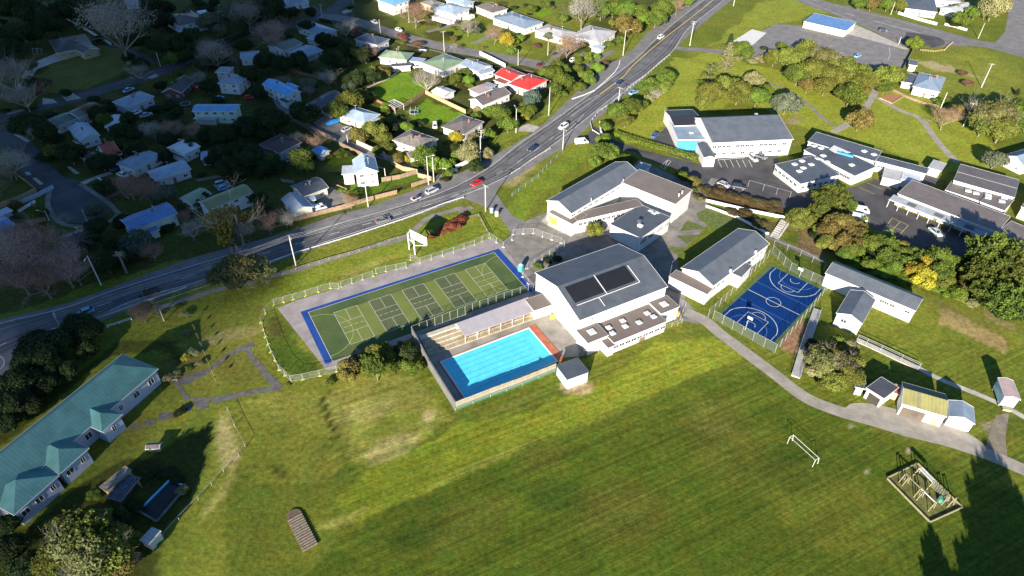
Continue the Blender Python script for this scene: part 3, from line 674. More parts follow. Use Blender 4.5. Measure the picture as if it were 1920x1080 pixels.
house('long white house with two stepped mossy grey gable roofs below the street', 'stepped grey roofed house', [((430, 948), (585, 884), (505, 838), 3.2, 'gable', 1.1, 'moss'), ((592, 882), (768, 802), (695, 760), 4.0, 'gable', 1.1, 'moss')], wall='white', group=G1)
house('square house with pale blue white gable roof pointing at the camera', 'pale gabled square house', [((600, 1060), (752, 1015), (700, 908), 3.4, 'gable', 1.3, 'pale', dict(axis='v')), ((545, 1055), (598, 1075), (592, 1020), 1.3, 'flat', 0, 'grey', dict(windows=False))], wall='pale', group=G1)
house('small white roofed garage beside the pale gabled house', 'small white roofed garage', [((785, 958), (915, 940), (880, 866), 2.6, 'gable', .6, 'white', dict(axis='v', windows=False))], cat='garage', name='garage', wall='pale', group=G1)
house('white walled house with slate blue hip roof and two cars parked below it', 'slate blue hip roofed house', [((950, 806), (1158, 722), (1060, 678), 3.6, 'hip', 1.3, 'bluegrey')], wall='lilac', group=G1)
house('small dark brown brick house with white edged gable facing the camera', 'brown brick gabled house', [((1212, 692), (1360, 698), (1440, 598), 3.2, 'gable', 1.9, 'choc', dict(axis='v'))], wall='darkbrick', group=G1)
house('two storey pale house with bright sky blue gable roof above a dark lawn', 'sky blue roofed two storey house', [((1440, 838), (1768, 838), (1795, 782), 5.0, 'gable', 1.0, 'blue'), ((1450, 890), (1620, 895), (1622, 850), 2.6, 'flat', 0, 'lightgrey', dict(windows=False, wall='grey'))], wall='mint', group=G1)
house('white two storey house with pale grey roofs in an L shape beside dark trees', 'pale L shaped house', [((1630, 626), (1790, 638), (1830, 560), 4.4, 'hip', 1.3, 'silver'), ((1612, 542), (1712, 546), (1800, 505), 4.6, 'hip', .9, 'silver')], wall='white', group=G1)
house('white gabled house with pale roof half hidden behind the L shaped house', 'pale house behind the L shaped house', [((1800, 440), (1940, 430), (1925, 382), 3.4, 'gable', 1.0, 'pale')], wall='pale', group=G1)
house('pale roofed building cut by the top edge above the big bare tree', 'pale building at the top edge', [((935, 22), (1080, 12), (1070, -40), 3.5, 'gable', 1, 'pink')], group=G1)
house('pale blue roofed house cut off by the left edge near the top', 'pale blue house at the left edge', [((-60, 255), (42, 214), (20, 165), 3.4, 'gable', 1, 'bluegrey')], wall='pale', group=G1)
tile(0, 270)
house('steep rust red roofed cottage with white gables between dark trees', 'rust red roofed cottage', [((722, 48), (812, 112), (866, 38), 3.0, 'gable', 3.4, 'rust', dict(axis='v'))], wall='pale', group=G1)
house('long low dark carport with a white trailer beside the rust red cottage', 'low carport by the red cottage', [((600, 105), (720, 108), (722, 72), 2.4, 'flat', 0, 'navy', dict(windows=False))], cat='carport', name='carport', wall='grey', group=G1)
house('white house with grey hip roof and a blue car at its left end', 'grey hip roofed white house', [((1000, 196), (1218, 84), (1112, 28), 3.0, 'hip', 1.3, 'bluegrey')], wall='white', group=G1)
house('long white house with pale blue metal roof behind the big brown bush', 'long pale blue roofed house', [((1165, 278), (1434, 188), (1352, 124), 3.2, 'gable', .9, 'pale')], wall='white', group=G1)
house('white house with bright white gable roof and wooden steps at its left', 'bright white roofed house', [((1378, 80), (1505, 18), (1398, -42), 3.4, 'gable', 1.1, 'white'), ((1275, 75), (1368, 110), (1385, 80), 2.0, 'flat', 0, 'grey', dict(windows=False))], wall='white', group=G1)
house('small garage with pale rounded white roof under the bright white roofed house', 'small pale roofed garage', [((1505, 118), (1680, 100), (1655, 42), 2.6, 'gable', .9, 'pale', dict(windows=False))], cat='garage', name='garage', wall='pale', group=G1)
house('two storey cream house with long mossy green gable roof beside the yellow tree', 'mossy green roofed house', [((1560, 498), (1897, 362), (1832, 298), 4.6, 'gable', 1.1, 'olive')], wall='pale', group=G1)
house('small garage with green roof left of the mossy green roofed house', 'small green roofed garage', [((1435, 452), (1588, 372), (1505, 325), 2.6, 'gable', .8, 'sage', dict(windows=False))], cat='garage', name='garage', wall='pale', group=G1)
house('cream house with clear blue long gable roof just above the highway bushes', 'clear blue roofed house', [((975, 655), (1332, 520), (1242, 440), 4.2, 'gable', 1.1, 'deepblue'), ((1120, 672), (1200, 640), (1180, 600), 2.6, 'flat', 0, 'deepblue', dict(windows=False))], wall='mint', group=G1)
house('white flat roofed outbuilding at the left edge beside timber fence', 'white outbuilding at the left edge', [((-60, 570), (96, 498), (60, 468), 2.8, 'flat', 0, 'pale')], wall='lilac', group=G1)
house('white house with blue gable roof cut by the left edge beside timber fence', 'blue roofed house at the left edge', [((-60, 680), (112, 604), (52, 532), 3.2, 'gable', .9, 'deepblue')], wall='white', group=G1)
house('dark grey roofed house almost hidden behind leafless trees and a palm', 'hidden dark roofed house', [((500, 770), (700, 690), (612, 636), 3, 'gable', 1.0, 'navy')], wall='grey', group=G1)
tile(480, 0)
house('blue grey roofed house cut by the top edge beside the street corner', 'house at the top street corner', [((215, 40), (400, 12), (380, -50), 3.2, 'hip', 1.2, 'bluegrey')], wall='pale', group=G1)
house('pale house with grey hip roof below the street bend and a dark hedge', 'grey roofed house below the bend', [((305, 200), (495, 268), (622, 232), 3.2, 'hip', 1.3, 'bluegrey'), ((372, 285), (455, 305), (500, 262), 2.8, 'flat', 0, 'pale', dict(windows=False))], wall='white', group=G1)
house('white house with dark mossy roof half covered by the pink bare tree', 'mossy house by the pink bare tree', [((212, 382), (352, 322), (275, 268), 3.4, 'gable', 1.0, 'moss')], wall='white', group=G1)
house('blue grey gable roofed house right of the mossy roofed one', 'blue grey gabled house', [((355, 435), (502, 378), (405, 324), 2.8, 'gable', .9, 'bluegrey')], wall='lilac', group=G1)
house('white house with navy blue hip roof where the shade ends', 'navy hip roofed house', [((735, 292), (908, 338), (1022, 300), 3.4, 'hip', 1.6, 'navy')], wall='white', group=G1)
house('white house with sage green hip roof and red shutters', 'green roofed house with red shutters', [((918, 428), (1130, 452), (1248, 404), 3.2, 'hip', 1.7, 'sage')], wall='white', group=G1)
house('white house with pale green hip roof beside the street drive', 'pale green roofed house', [((1240, 470), (1402, 530), (1522, 440), 3.4, 'hip', 1.5, 'green'), ((1150, 458), (1250, 468), (1290, 440), 2.7, 'flat', 0, 'pale', dict(windows=False))], wall='white', group=G1)
house('small white garage with flat dark roof between the two green roofed houses', 'small white flat garage', [((1015, 500), (1163, 492), (1165, 470), 2.6, 'flat', 0, 'dark', dict(windows=False))], cat='garage', name='garage', wall='white', group=G1)
house('white house with pale slate gable roof next to the green roofed house', 'pale slate roofed house', [((1525, 484), (1668, 538), (1764, 492), 3.3, 'gable', 1.4, 'bluegrey'), ((1685, 560), (1790, 530), (1760, 505), 2.8, 'gable', .7, 'bluegrey')], wall='white', group=G1)
house('white and tan two storey house with vivid sky blue roof on the dark side', 'vivid blue roofed house', [((45, 632), (235, 728), (345, 692), 4.4, 'gable', 1.4, 'sky'), ((215, 640), (275, 668), (312, 645), 4.5, 'gable', .8, 'sky', dict(windows=False)), ((165, 745), (225, 775), (262, 745), 2.6, 'flat', 0, 'dark', dict(windows=False))], wall='pale', group=G1)
house('low dark roofed shed house beside the olive hedge and the drive', 'low dark roofed house', [((470, 815), (648, 708), (585, 665), 2.9, 'gable', .9, 'dark')], wall='darkbrick', group=G1)
house('cream house with pale blue hip roof beside the blue tarpaulin', 'pale blue hip roofed house', [((612, 860), (815, 925), (935, 858), 3.1, 'hip', 1.5, 'pale'), ((870, 905), (930, 890), (935, 860), 2.9, 'flat', 0, 'blue', dict(windows=False))], wall='cream', group=G1)
house('white cottage with brown gable roof beside the fenced bright lawn', 'brown roofed white cottage', [((1700, 792), (1912, 702), (1850, 642), 3.4, 'gable', 1.6, 'brown')], wall='white', group=G1)
house('small white gable roofed shed above the plank fence corner', 'white shed by the plank fence', [((1312, 684), (1410, 722), (1476, 676), 2.6, 'gable', .7, 'white', dict(windows=False))], cat='shed', name='shed', wall='white', group=G1)
house('low pinkish flat roofed garage beside the small white sheds', 'pinkish flat garage', [((1592, 668), (1668, 706), (1758, 658), 2.5, 'flat', 0, 'pink', dict(windows=False))], cat='garage', name='garage', wall='white', group=G1)
house('tiny flat pale shed behind the brown roofed cottage', 'tiny flat pale shed', [((1700, 634), (1770, 656), (1796, 634), 2.3, 'flat', 0, 'silver', dict(windows=False))], cat='shed', name='shed', wall='pale', group=G1)
house('white house with brown grey hip roof beside the bright lawn and utility pole', 'brown grey hip roofed house', [((1392, 952), (1560, 1008), (1762, 930), 3.2, 'hip', 1.5, 'brown')], wall='white', group=G1)
house('old tile roofed pale house beside the green bushes above the highway', 'old tile roofed house', [((1022, 1050), (1235, 1125), (1375, 1045), 3.6, 'hip', 1.6, 'tile'), ((1160, 1190), (1260, 1170), (1235, 1125), 2.7, 'flat', 0, 'tan', dict(windows=False))], wall='cream', group=G1)
house('dark maroon roofed house in deep shade left of the lane', 'dark maroon roofed house', [((20, 1085), (175, 1150), (275, 1040), 3.2, 'hip', 1.5, 'maroon')], wall='lilac', group=G1)
house('white two storey house with blue roof and red window panels at the top edge', 'blue roofed house with red panels', [((905, 0), (1025, 42), (1140, 2), 5.2, 'hip', 1.2, 'blue')], wall='white', group=G1)
house('tan roofed house at the top edge between bare trees', 'tan house at the top edge', [((1230, 20), (1330, 52), (1368, 12), 3.2, 'hip', 1, 'tan')], wall='tanbrick', group=G1)
house('large white house with pale blue hip roof and long deck below it', 'large pale house with deck', [((1325, 62), (1480, 110), (1592, 62), 4.8, 'hip', 1.8, 'pale'), ((1308, 118), (1450, 158), (1500, 135), 2.2, 'flat', 0, 'lightgrey', dict(windows=False)), ((1420, 0), (1560, 40), (1625, 8), 4.4, 'hip', 1.4, 'pale')], wall='white', group=G1)
house('white house with dark brown hip roof near the top beside a caravan', 'dark hip roofed white house', [((1645, 48), (1770, 98), (1900, 70), 3.4, 'hip', 1.7, 'brown')], wall='white', group=G1)
tile(960, 0)
house('white house with slate blue hip roof left of the light grey roofed house', 'slate roofed house near the top', [((-150, 135), (92, 218), (232, 165), 3.2, 'hip', 1.5, 'bluegrey')], wall='white', group=G1)
house('white house with light grey hip roof beside the small grey green tree', 'light grey roofed house', [((165, 228), (385, 290), (462, 238), 3.3, 'hip', 1.3, 'lightgrey')], wall='white', group=G1)
house('wide white bungalow with light grey hip roof facing the highway', 'wide light grey roofed bungalow', [((440, 268), (650, 318), (795, 238), 3.3, 'hip', 1.9, 'lightgrey'), ((590, 355), (668, 372), (690, 345), 2.2, 'flat', 0, 'white', dict(windows=False))], wall='white', group=G1)
house('white house with bright red hip roof beside the highway trees', 'bright red roofed house', [((-30, 628), (118, 678), (322, 615), 3.2, 'hip', 1.7, 'red')], wall='white', group=G1)
house('smaller house with bright red roof behind the larger red roofed one', 'smaller red roofed house', [((-135, 558), (-5, 612), (88, 552), 3.1, 'gable', 1.4, 'red'), ((-140, 600), (-60, 630), (-20, 600), 2.5, 'flat', 0, 'rust', dict(windows=False))], wall='white', group=G1)
tile(1440, 0)
house('white house with dark grey hip roof behind white wall on the top right road', 'dark hip roofed house on the top road', [((1028, 62), (1270, 92), (1330, 5), 3.4, 'hip', 1.9, 'midgrey'), ((1290, 60), (1410, 95), (1470, 30), 3.2, 'gable', 1.3, 'lightgrey', dict(axis='v')), ((1250, 0), (1450, 20), (1480, -60), 3.5, 'hip', 1.5, 'lightgrey')], wall='white', group=G1)
house('small cream shed with grey gable roof beside the parking fence', 'small cream shed', [((1056, 484), (1122, 494), (1140, 458), 3.0, 'gable', .7, 'midgrey')], cat='shed', name='shed', wall='cream', group=G1)
house('white house with pale slate hip roof and cluttered patio below the parking area', 'slate roofed house with patio', [((1085, 648), (1290, 692), (1342, 585), 3.6, 'hip', 1.8, 'bluegrey'), ((1000, 612), (1110, 630), (1130, 568), 2.8, 'mono', .4, 'midgrey', dict(windows=False))], wall='white', group=G1)
tile(1440, 270)
house('white house with grey gable roof at the right edge beside a round tree', 'white gabled house at the right edge', [((1752, 88), (1925, 172), (1990, 40), 3.4, 'gable', 2.0, 'bluegrey', dict(axis='v'))], wall='white', group=G1)
tile(480, 270)
house('white L shaped house with slate grey gable roofs beside the plank fence', 'L shaped slate roofed house', [((352, 398), (545, 326), (463, 243), 3.1, 'gable', 1.1, 'midgrey'), ((285, 522), (432, 472), (352, 360), 3.1, 'gable', 1.3, 'bluegrey', dict(axis='v')), ((400, 428), (450, 418), (440, 390), 2.6, 'flat', 0, 'white', dict(windows=False))], wall='cream', group=G1)
house('tall bright white two storey house with blue white gable roof by the highway', 'tall white house by the highway', [((742, 228), (918, 206), (905, 100), 5.4, 'gable', 2.2, 'pale', dict(axis='v')), ((642, 228), (738, 222), (730, 160), 4.2, 'flat', 0, 'white', dict(windows=False))], wall='white', group=G1)
house('small round shouldered shed with sky blue roof beside vegetable garden', 'small sky blue shed', [((418, 48), (482, 84), (545, 42), 2.5, 'gable', .9, 'sky', dict(windows=False))], cat='shed', name='shed', wall='white', group=G1)
# ---------------------------------------------------------------- the school
G2 = 'school buildings'
def skylight(parent, p, u, v, a, b_, h=.35):
    mb = MB(); c = (p.x, p.y); z = p.z
    mb.box(c, u, v, a, b_, z-.1, z+h); o = mb.build('skylight', TRIM, parent)
    mb = MB(); mb.box(c, u, v, a*.78, b_*.78, z+h-.02, z+h+.05); mb.build('pane', GLASS2, o); return o
def school(label, nick, blocks, wall='white', name='school_building', **k):
    return house(label, nick, blocks, cat='school building', name=name, wall=wall, **k)
tile(0, 0, 1)
# hall with solar panels
H = school('large white hall with grey gable roof and two black solar panels beside the pool', 'solar panel hall', [
    ((1003, 511), (1087, 601), (1256, 541), 7.6, 'gable', 3.0, 'midgrey', dict(axis='v', ridge=.5, windows=False, over=.25))], group=G2)
hf = Frame((1003, 511), (1087, 601), (1256, 541), 7.6)
# roof plane helper for the front slope (from the eave x=W up to the ridge x=W/2)
def rp(x, y, lift=.06): return hf.P(x, y, 7.6+3.0*(1-abs(x-hf.W/2)/(hf.W/2))+lift)
mb = MB()
for y0, y1 in ((.06, .38), (.41, .74)):
    x0, x1 = hf.W*.55, hf.W*.78; q = [rp(x1, hf.D*y0, .18), rp(x1, hf.D*y1, .18), rp(x0, hf.D*y1, .18), rp(x0, hf.D*y0, .18)]
    mb = MB(); top = q
    if (q[1]-q[0]).cross(q[3]-q[0]).z < 0: top = q[::-1]
    mb.face(top); lo = [p-Vector((0, 0, .14)) for p in top]
    for i in range(4): mb.face([lo[i], lo[(i+1) % 4], top[(i+1) % 4], top[i]])
    so_ = mb.build('solar_panel', mat('solar_black', (.020, .021, .026), .3, .1, stripe=('X', .5), stripe_amt=.3), H)
mb = MB()
for A_, B_ in (((.82, .06), (.82, .77)), ((.53, .395), (.82, .395)), ((.56, .77), (.82, .77)), ((.82, .30), (.95, .30))):
    mb.bar(rp(hf.W*A_[0], hf.D*A_[1], .2), rp(hf.W*B_[0], hf.D*B_[1], .2), .07)
mb.build('roof_rail', TRIM, H)
# lower step of the north roof wing
fr = Frame((1140, 463), (1158, 479), (1188, 470), 7.0)
# clerestory windows under the eave on the front long wall
A0 = hf.P(hf.W-.25, hf.D*.03, 0); A1 = hf.P(hf.W-.25, hf.D*.97, 0)
for k in range(6):
    for j in range(6):
        p = A0.lerp(A1, (k+.12+j*.12)/6); p.z = 6.4; window_at(H, p+hf.u*.04, hf.u, .8, 1.2)
# annex in front: three brown flat blocks
ax = hf.W; an = MB()
def annex(y0, y1, x1, h):
    w_ = [hf.P(ax-.3, hf.D*y0, 0), hf.P(ax-.3+x1, hf.D*y0, 0), hf.P(ax-.3+x1, hf.D*y1, 0)]
    f = Frame(w_[0], w_[1], w_[2], h, world=True); roof_block(H, f, 'flat', 0, RM['membrane'], WM['white'], windows=False, over=.15); return f
fa_ = annex(-.02, .20, 5.2, 4.3); fb_ = annex(.20, .80, 7.6, 3.7); fc_ = annex(.80, 1.02, 5.2, 4.3); fd_ = annex(.13, .205, 8.0, 3.2)
for f, x, y in ((fa_, .45, .5), (fc_, .5, .5)): skylight(H, f.P(f.W*x, f.D*y, f.h), f.u, f.v, .9, .9, .3)
for x, y in ((.35, .12), (.62, .10), (.55, .36), (.3, .40), (.62, .60), (.38, .84), (.62, .88)): skylight(H, fb_.P(fb_.W*x, fb_.D*y, fb_.h), fb_.u, fb_.v, .6, .62, .4)
for k in range(9):
    p = fb_.P(fb_.W-.1, fb_.D*(k+.5)/9, 1.9); window_at(H, p, hf.u, 1.6, 1.0)
door_at(H, fb_.P(fb_.W-.12, fb_.D*.56, .03), hf.u, 1.8, 2.1)
# north low entrance wing behind
roof_block(H, Frame((1141, 478), (1187, 500), (1222, 492), 6.2), 'gable', .9, RM['midgrey'], WM['white'], windows=False) if 0 else None
# long classroom block
tile(960, 270)
L1 = school('long white two storey classroom block with grey gable roof beside the bright bank', 'long classroom block', [
    ((258, 425), (445, 522), (910, 196), 6.8, 'gable', 2.0, 'grey', dict(axis='v', ridge=.47, windows=False, over=.3)),
    ((275, 512), (452, 602), (560, 530), 4.6, 'flat', 0, 'membrane', dict(windows=False, over=.15)),
    ((445, 524), (492, 578), (865, 345), 4.62, 'flat', 0, 'membrane', dict(windows=False, over=.12)),
    ((905, 190), (985, 215), (1042, 160), 3.4, 'flat', 0, 'silver', dict(windows=False, over=.2))], group=G2)
f = Frame((445, 524), (492, 578), (865, 345), 4.6)
for k in range(13):
    p = f.P(f.W-.02, f.D*(k+.6)/14, 3.2); window_at(L1, p, f.u, 1.3, 1.1)
    if k % 3 == 1: door_at(L1, f.P(f.W-.05, f.D*(k+1.1)/14, .03), f.u, 1, 2.1)
f2 = Frame((275, 512), (452, 602), (560, 530), 4.6); p = f2.P(f2.W*.20, .02, 0)
mb = MB(); mb.box((p.x, p.y), f2.u, f2.v, 1.6, .06, 1.2, 3.6); mb.build('notice_board', mat('lime_board', (.62, .72, .08), .6, .05), L1, label='bright lime yellow board')
f3 = Frame((258, 425), (445, 522), (910, 196), 6.8)
for k in range(12): window_at(L1, f3.P(f3.W-.28, f3.D*(k+.5)/12.5, 5.5), f3.u, 1.8, .7)
for k in (.28, .75):
    mb = MB(); a = f3.P(f3.W*.98, f3.D*k, 6.4); mb.bar(a, a+Vector((0, 0, 1.5)), .12, n=6); mb.build('vent_pipe', TRIM, L1)
B3 = school('white two storey block with large flat brown roof behind the square classroom', 'flat brown roofed block', [
    ((822, 288), (1225, 452), (1352, 350), 7.0, 'mono', .3, 'membrane', dict(windows=False, over=.2)),
    ((880, 372), (1185, 500), (1222, 470), 4.0, 'flat', 0, 'midgrey', dict(windows=False, over=.1))], group=G2)
f = Frame((822, 288), (1225, 452), (1352, 350), 7.0)
for k in range(20):
    window_at(B3, f.P(f.W*(.26+.72*k/20), .17, 5.9), -f.v, .9, .6)
for k in range(14): window_at(B3, f.P(f.W*(.36+.60*k/14), .17, 2.4), -f.v, 1.1, .9) if 0 else None
f4 = Frame((880, 372), (1185, 500), (1222, 470), 4.0)
for k in range(12): window_at(B3, f4.P(f4.W*(.3+.68*k/12), .07, 2.7), -f4.v, .9, .9)
door_at(B3, f.P(f.W-.17, f.D*.55, .03), f.u, 5.5, 3.0, mat('roller_door', (.62, .62, .60), .5, .04, stripe=('Y', 3), stripe_amt=.2))
for x, y in ((.93, .62), (.93, .42)):
    mb = MB(); a = f.P(f.W*x, f.D*y, 7.1); mb.bar(a, a+Vector((0, 0, 1.2)), .18, n=8); mb.build('flue', TRIM, B3)
B4 = school('square white classroom with slightly sloped grey roof in the courtyard', 'square courtyard classroom', [
    ((735, 600), (965, 716), (1168, 550), 4.6, 'mono', .5, 'midgrey', dict(axis='v', windows=False, over=.15))], group=G2)
f = Frame((735, 600), (965, 716), (1168, 550), 4.6)
for k in range(14):
    if k % 4 != 3:
        window_at(B4, f.P(f.W-.1, f.D*(k+.6)/14.5, 3.2), f.u, 1.0, 1.7)
for x, y in ((.52, .93), (.70, .90), (.75, .97)): skylight(B4, f.P(f.W*x*.8, f.D*y, 4.75), f.u, f.v, .7, .5, .25)
mb = MB(); c = f.P(f.W*.66, f.D*.32, 0); mb.box(c, f.u, f.v, .7, .5, 4.8, 5.6); a1 = mb.build('roof_unit', TRIM, B4)
mb = MB(); mb.box(f.P(f.W*.55, f.D*.42, 0), f.u, f.v, .5, .5, 4.8, 6.0); mb.build('flue', TRIMD, B4)
SM = house('small grey flat roofed kiosk with bright painted wall in the school courtyard', 'courtyard kiosk', [((785, 440), (878, 478), (905, 450), 3.0, 'flat', 0, 'midgrey', dict(windows=False)), ], cat='kiosk', name='kiosk', wall='pale')
B5 = school('white classroom block with grey gable roof beside the blue court', 'classroom block by the blue court', [
    ((1268, 930), (1510, 1064), (1866, 716), 5.0, 'gable', 1.8, 'grey', dict(axis='v', windows=False, over=.3)),
    ((1178, 992), (1462, 1128), (1500, 1070), 3.8, 'flat', 0, 'membrane', dict(windows=False, over=.12)),
    ((1640, 965), (1720, 1000), (1748, 890), 4.0, 'flat', 0, 'grey', dict(windows=False, over=.12))], group=G2)
f = Frame((1268, 930), (1510, 1064), (1866, 716), 5.0)
for k in range(13): window_at(B5, f.P(f.W-.27, f.D*(k+.5)/13, 3.4), f.u, 1.6, 1.1)
for y in (.30, .75): mb = MB(); a = f.P(f.W*.97, f.D*y, 4.9); mb.bar(a, a+Vector((0, 0, 1.0)), .35, n=8); mb.build('water_tank', TRIM, B5)
# hall at the top right
tile(0, 0, 1)
B6 = school('white hall with big light grey gable roof beside the hedge and car park', 'upper hall', [
    ((1336, 268), (1488, 261), (1465, 214), 6.4, 'gable', 2.6, 'grey', dict(ridge=.72, windows=False, over=.3)),
    ((1272, 262), (1338, 262), (1325, 222), 4.2, 'flat', 0, 'bluegrey', dict(windows=False, over=.12, wall='white')),
    ((1264, 236), (1318, 234), (1332, 204), 4.6, 'gable', .9, 'black', dict(windows=False, over=.15, wall='white')),
    ((1320, 296), (1342, 296), (1336, 268), 3.6, 'gable', .7, 'midgrey', dict(axis='v', windows=False, over=.1))], group=G2)
f = Frame((1336, 268), (1488, 261), (1465, 214), 6.4)
for k in range(16):
    if k % 5 != 4: window_at(B6, f.P(f.W*(.04+.92*k/16), .27, 4.6), -f.v, 1.5, 1.0)
    if k % 2 == 0: window_at(B6, f.P(f.W*(.06+.92*k/16), .27, 1.8), -f.v, 1.5, 1.0)
mb = MB(); c = ray(1280, 262, 2.0); f7 = Frame((1272, 262), (1338, 262), (1325, 222), 4.2); p = f7.P(f7.W*.30, -.03, 0)
mb.box((p.x, p.y), f7.u, f7.v, f7.W*.30, .12, .05, 3.9); mb.build('painted_wall', mat('mural_blue', (.05, .25, .50), .8, .08), B6, label='bright blue painted wall')
for x, y in ((.45, .30), (.8, .2)): skylight(B6, f7.P(f7.W*x, f7.D*y, 4.2), f7.u, f7.v, .7, .6, .3)
skylight(B6, f.P(f.W*.78, f.D*.93, 7.2), f.u, f.v, .5, .5, .5)
tile(1440, 270)
B7 = school('sprawling white school office with dark grey low roofs and many skylights', 'school office', [
    ((52, 152), (245, 300), (470, 195), 3.6, 'mono', .5, 'midgrey', dict(windows=False, over=.2)),
    ((270, 45), (650, 240), (800, 170), 3.8, 'mono', .3, 'midgrey', dict(windows=False, over=.2)),
    ((300, -20), (800, 130), (862, 62), 4.2, 'mono', .3, 'midgrey', dict(windows=False, over=.2)),
    ((808, 128), (1188, 225), (1222, 192), 3.9, 'mono', .3, 'midgrey', dict(windows=False, over=.2)),
    ((860, 250), (1000, 282), (1022, 205), 2.8, 'flat', 0, 'lightgrey', dict(windows=False, over=.1)),
    ((1000, 262), (1140, 295), (1178, 240), 3.0, 'flat', 0, 'white', dict(windows=False, over=.1))], group=G2)
for x, y, z in ((200, 152, 3.9), (265, 180, 3.9), (235, 205, 3.8), (255, 128, 4), (325, 155, 4.0), (372, 112, 4.0), (415, 88, 4.0), (443, 135, 4.0), (628, 158, 4.0), (348, 15, 4.4), (398, 32, 4.4), (722, 55, 4.4), (795, 80, 4.4)):
    p = g(x, y, z); skylight(B7, p, Vector((1, 0, 0)).lerp(Vector((0, 1, 0)), .3).normalized(), Vector((-.39, .92, 0)).normalized(), .75, .7, .3)
f = Frame((52, 152), (245, 300), (470, 195), 3.6)
for k in range(6): window_at(B7, f.P(f.W*(.08+.15*k), .18, 2.0), -f.v, 1.6, 1.1)
for k in range(6): window_at(B7, f.P(f.W-.18, f.D*(.1+.15*k), 1.9), f.u, 1.5, 1.1)
f = Frame((270, 45), (650, 240), (800, 170), 3.8)
for k in range(6): window_at(B7, f.P(f.W*(.58+.065*k), .18, 2.0), -f.v, 1.4, 1.1)
f = Frame((808, 128), (1188, 225), (1222, 192), 3.9)
for k in range(6): window_at(B7, f.P(f.W*(.1+.065*k), .18, 2.2), -f.v, 1.3, 1.0)
mb = MB(); p = g(470, 15, 4.6); u_ = (g(610, 70, 4.6)-p).normalized(); mb.bar(g(520, 62, 4.6), g(640, 94, 4.6), .35); mb.build('awning', mat('mural_blue', (.05, .36, .72)), B7)
mb = MB(); mb.poly(gs([(455, 40), (495, 8), (625, 65), (590, 72), (560, 55), (505, 70)], 4.75)); mb.build('roof_lantern', TRIM, B7)
KD = house('small white shed with pale flat roof between the office and the grass', 'small white school shed', [((1202, 175), (1300, 205), (1318, 140), 2.9, 'flat', 0, 'lightgrey', dict(windows=False))], cat='shed', name='shed', wall='white')
B8 = school('long brown roofed classroom block with grey verandah along the yard', 'verandah classroom block', [
    ((972, 372), (1722, 662), (1790, 545), 4.2, 'mono', .5, 'brown', dict(windows=False, over=.3)),
    ((1720, 662), (2010, 790), (2060, 690), 4.2, 'mono', .5, 'brown', dict(windows=False, over=.3))], group=G2)
f = Frame((972, 372), (1722, 662), (1790, 545), 4.2)
for k in range(24):
    p = f.P(f.W*(k+.5)/24, .28, 1.9)
    if k % 4 == 2: door_at(B8, Vector((p.x, p.y, .03)), -f.v, 1.1, 2.1)
    else: window_at(B8, p, -f.v, 1.9, 1.4)
mb = MB(); LV = f.W*1.38
q = [f.P(-1, -3.0, 2.9), f.P(LV, -3.0, 2.9), f.P(LV, -.05, 3.5), f.P(-1, -.05, 3.5)]
if (q[1]-q[0]).cross(q[3]-q[0]).z < 0: q = q[::-1]
mb.face(q, [(0, 0), (LV, 0), (LV, 3), (0, 3)]); mb.face([p-Vector((0, 0, .08)) for p in q[::-1]]); vr = mb.build('verandah_roof', RM['silver'], B8)
mb = MB(); mb.bar(f.P(-1, -3.05, 2.85), f.P(LV, -3.05, 2.85), .1); mb.build('gutter', TRIM, vr)
for x in (.14, .42, .72):
    mb = MB(); q = [f.P(f.W*x, -2.4, 3.06), f.P(f.W*x+2.6, -2.4, 3.06), f.P(f.W*x+2.6, -.8, 3.38), f.P(f.W*x, -.8, 3.38)]
    if (q[1]-q[0]).cross(q[3]-q[0]).z < 0: q = q[::-1]
    mb.face([p+Vector((0, 0, .03)) for p in q]); mb.build('skylight', TRIMD, vr)
for k in range(14):
    mb = MB(); a = f.P(-.8+(LV+.4)*k/13, -2.95, 0); mb.bar(a, a+Vector((0, 0, 2.85)), .07); mb.build('post', TRIM, B8)
B9 = school('wide brown roofed classroom block behind the verandah block', 'rear brown classroom block', [
    ((1392, 272), (1850, 402), (1918, 338), 4.8, 'mono', -.4, 'brown', dict(windows=False, over=.2)),
    ((1330, 345), (1590, 430), (1640, 352), 3.6, 'flat', 0, 'brown', dict(windows=False, over=.2)),
    ((1590, 432), (1772, 500), (1850, 420), 3.9, 'flat', 0, 'brown', dict(windows=False, over=.2))], group=G2)
f = Frame((1392, 272), (1850, 402), (1918, 338), 4.8)
mb = MB(); roof_block(B9, Frame(f.P(0, f.D, 0), f.P(f.W, f.D, 0), f.P(f.W, f.D*2.0, 0), 4.4, world=True), 'mono', -.5, RM['brown'], WM['cream'], windows=False, over=.2)
for x, y in ((1500, 352), (1558, 370), (1650, 385), (1648, 402), (1770, 402), (1752, 430)): p = g(x, y, 4.0); skylight(B9, p, Vector((.94, -.34, 0)), Vector((.34, .94, 0)), .9, .7, .35)
B10 = school('brown roofed block cut by the right edge beside the verandah block', 'brown block at the right edge', [
    ((1900, 470), (2100, 540), (2130, 400), 4.2, 'mono', .4, 'brown', dict(windows=False, over=.2))], group=G2)
house('low grey canopy linking the verandah block with the right edge block', 'link canopy', [((1690, 500), (1775, 520), (1790, 480), 3.0, 'flat', 0, 'tan', dict(windows=False))], cat='canopy', name='link_canopy', wall='cream')
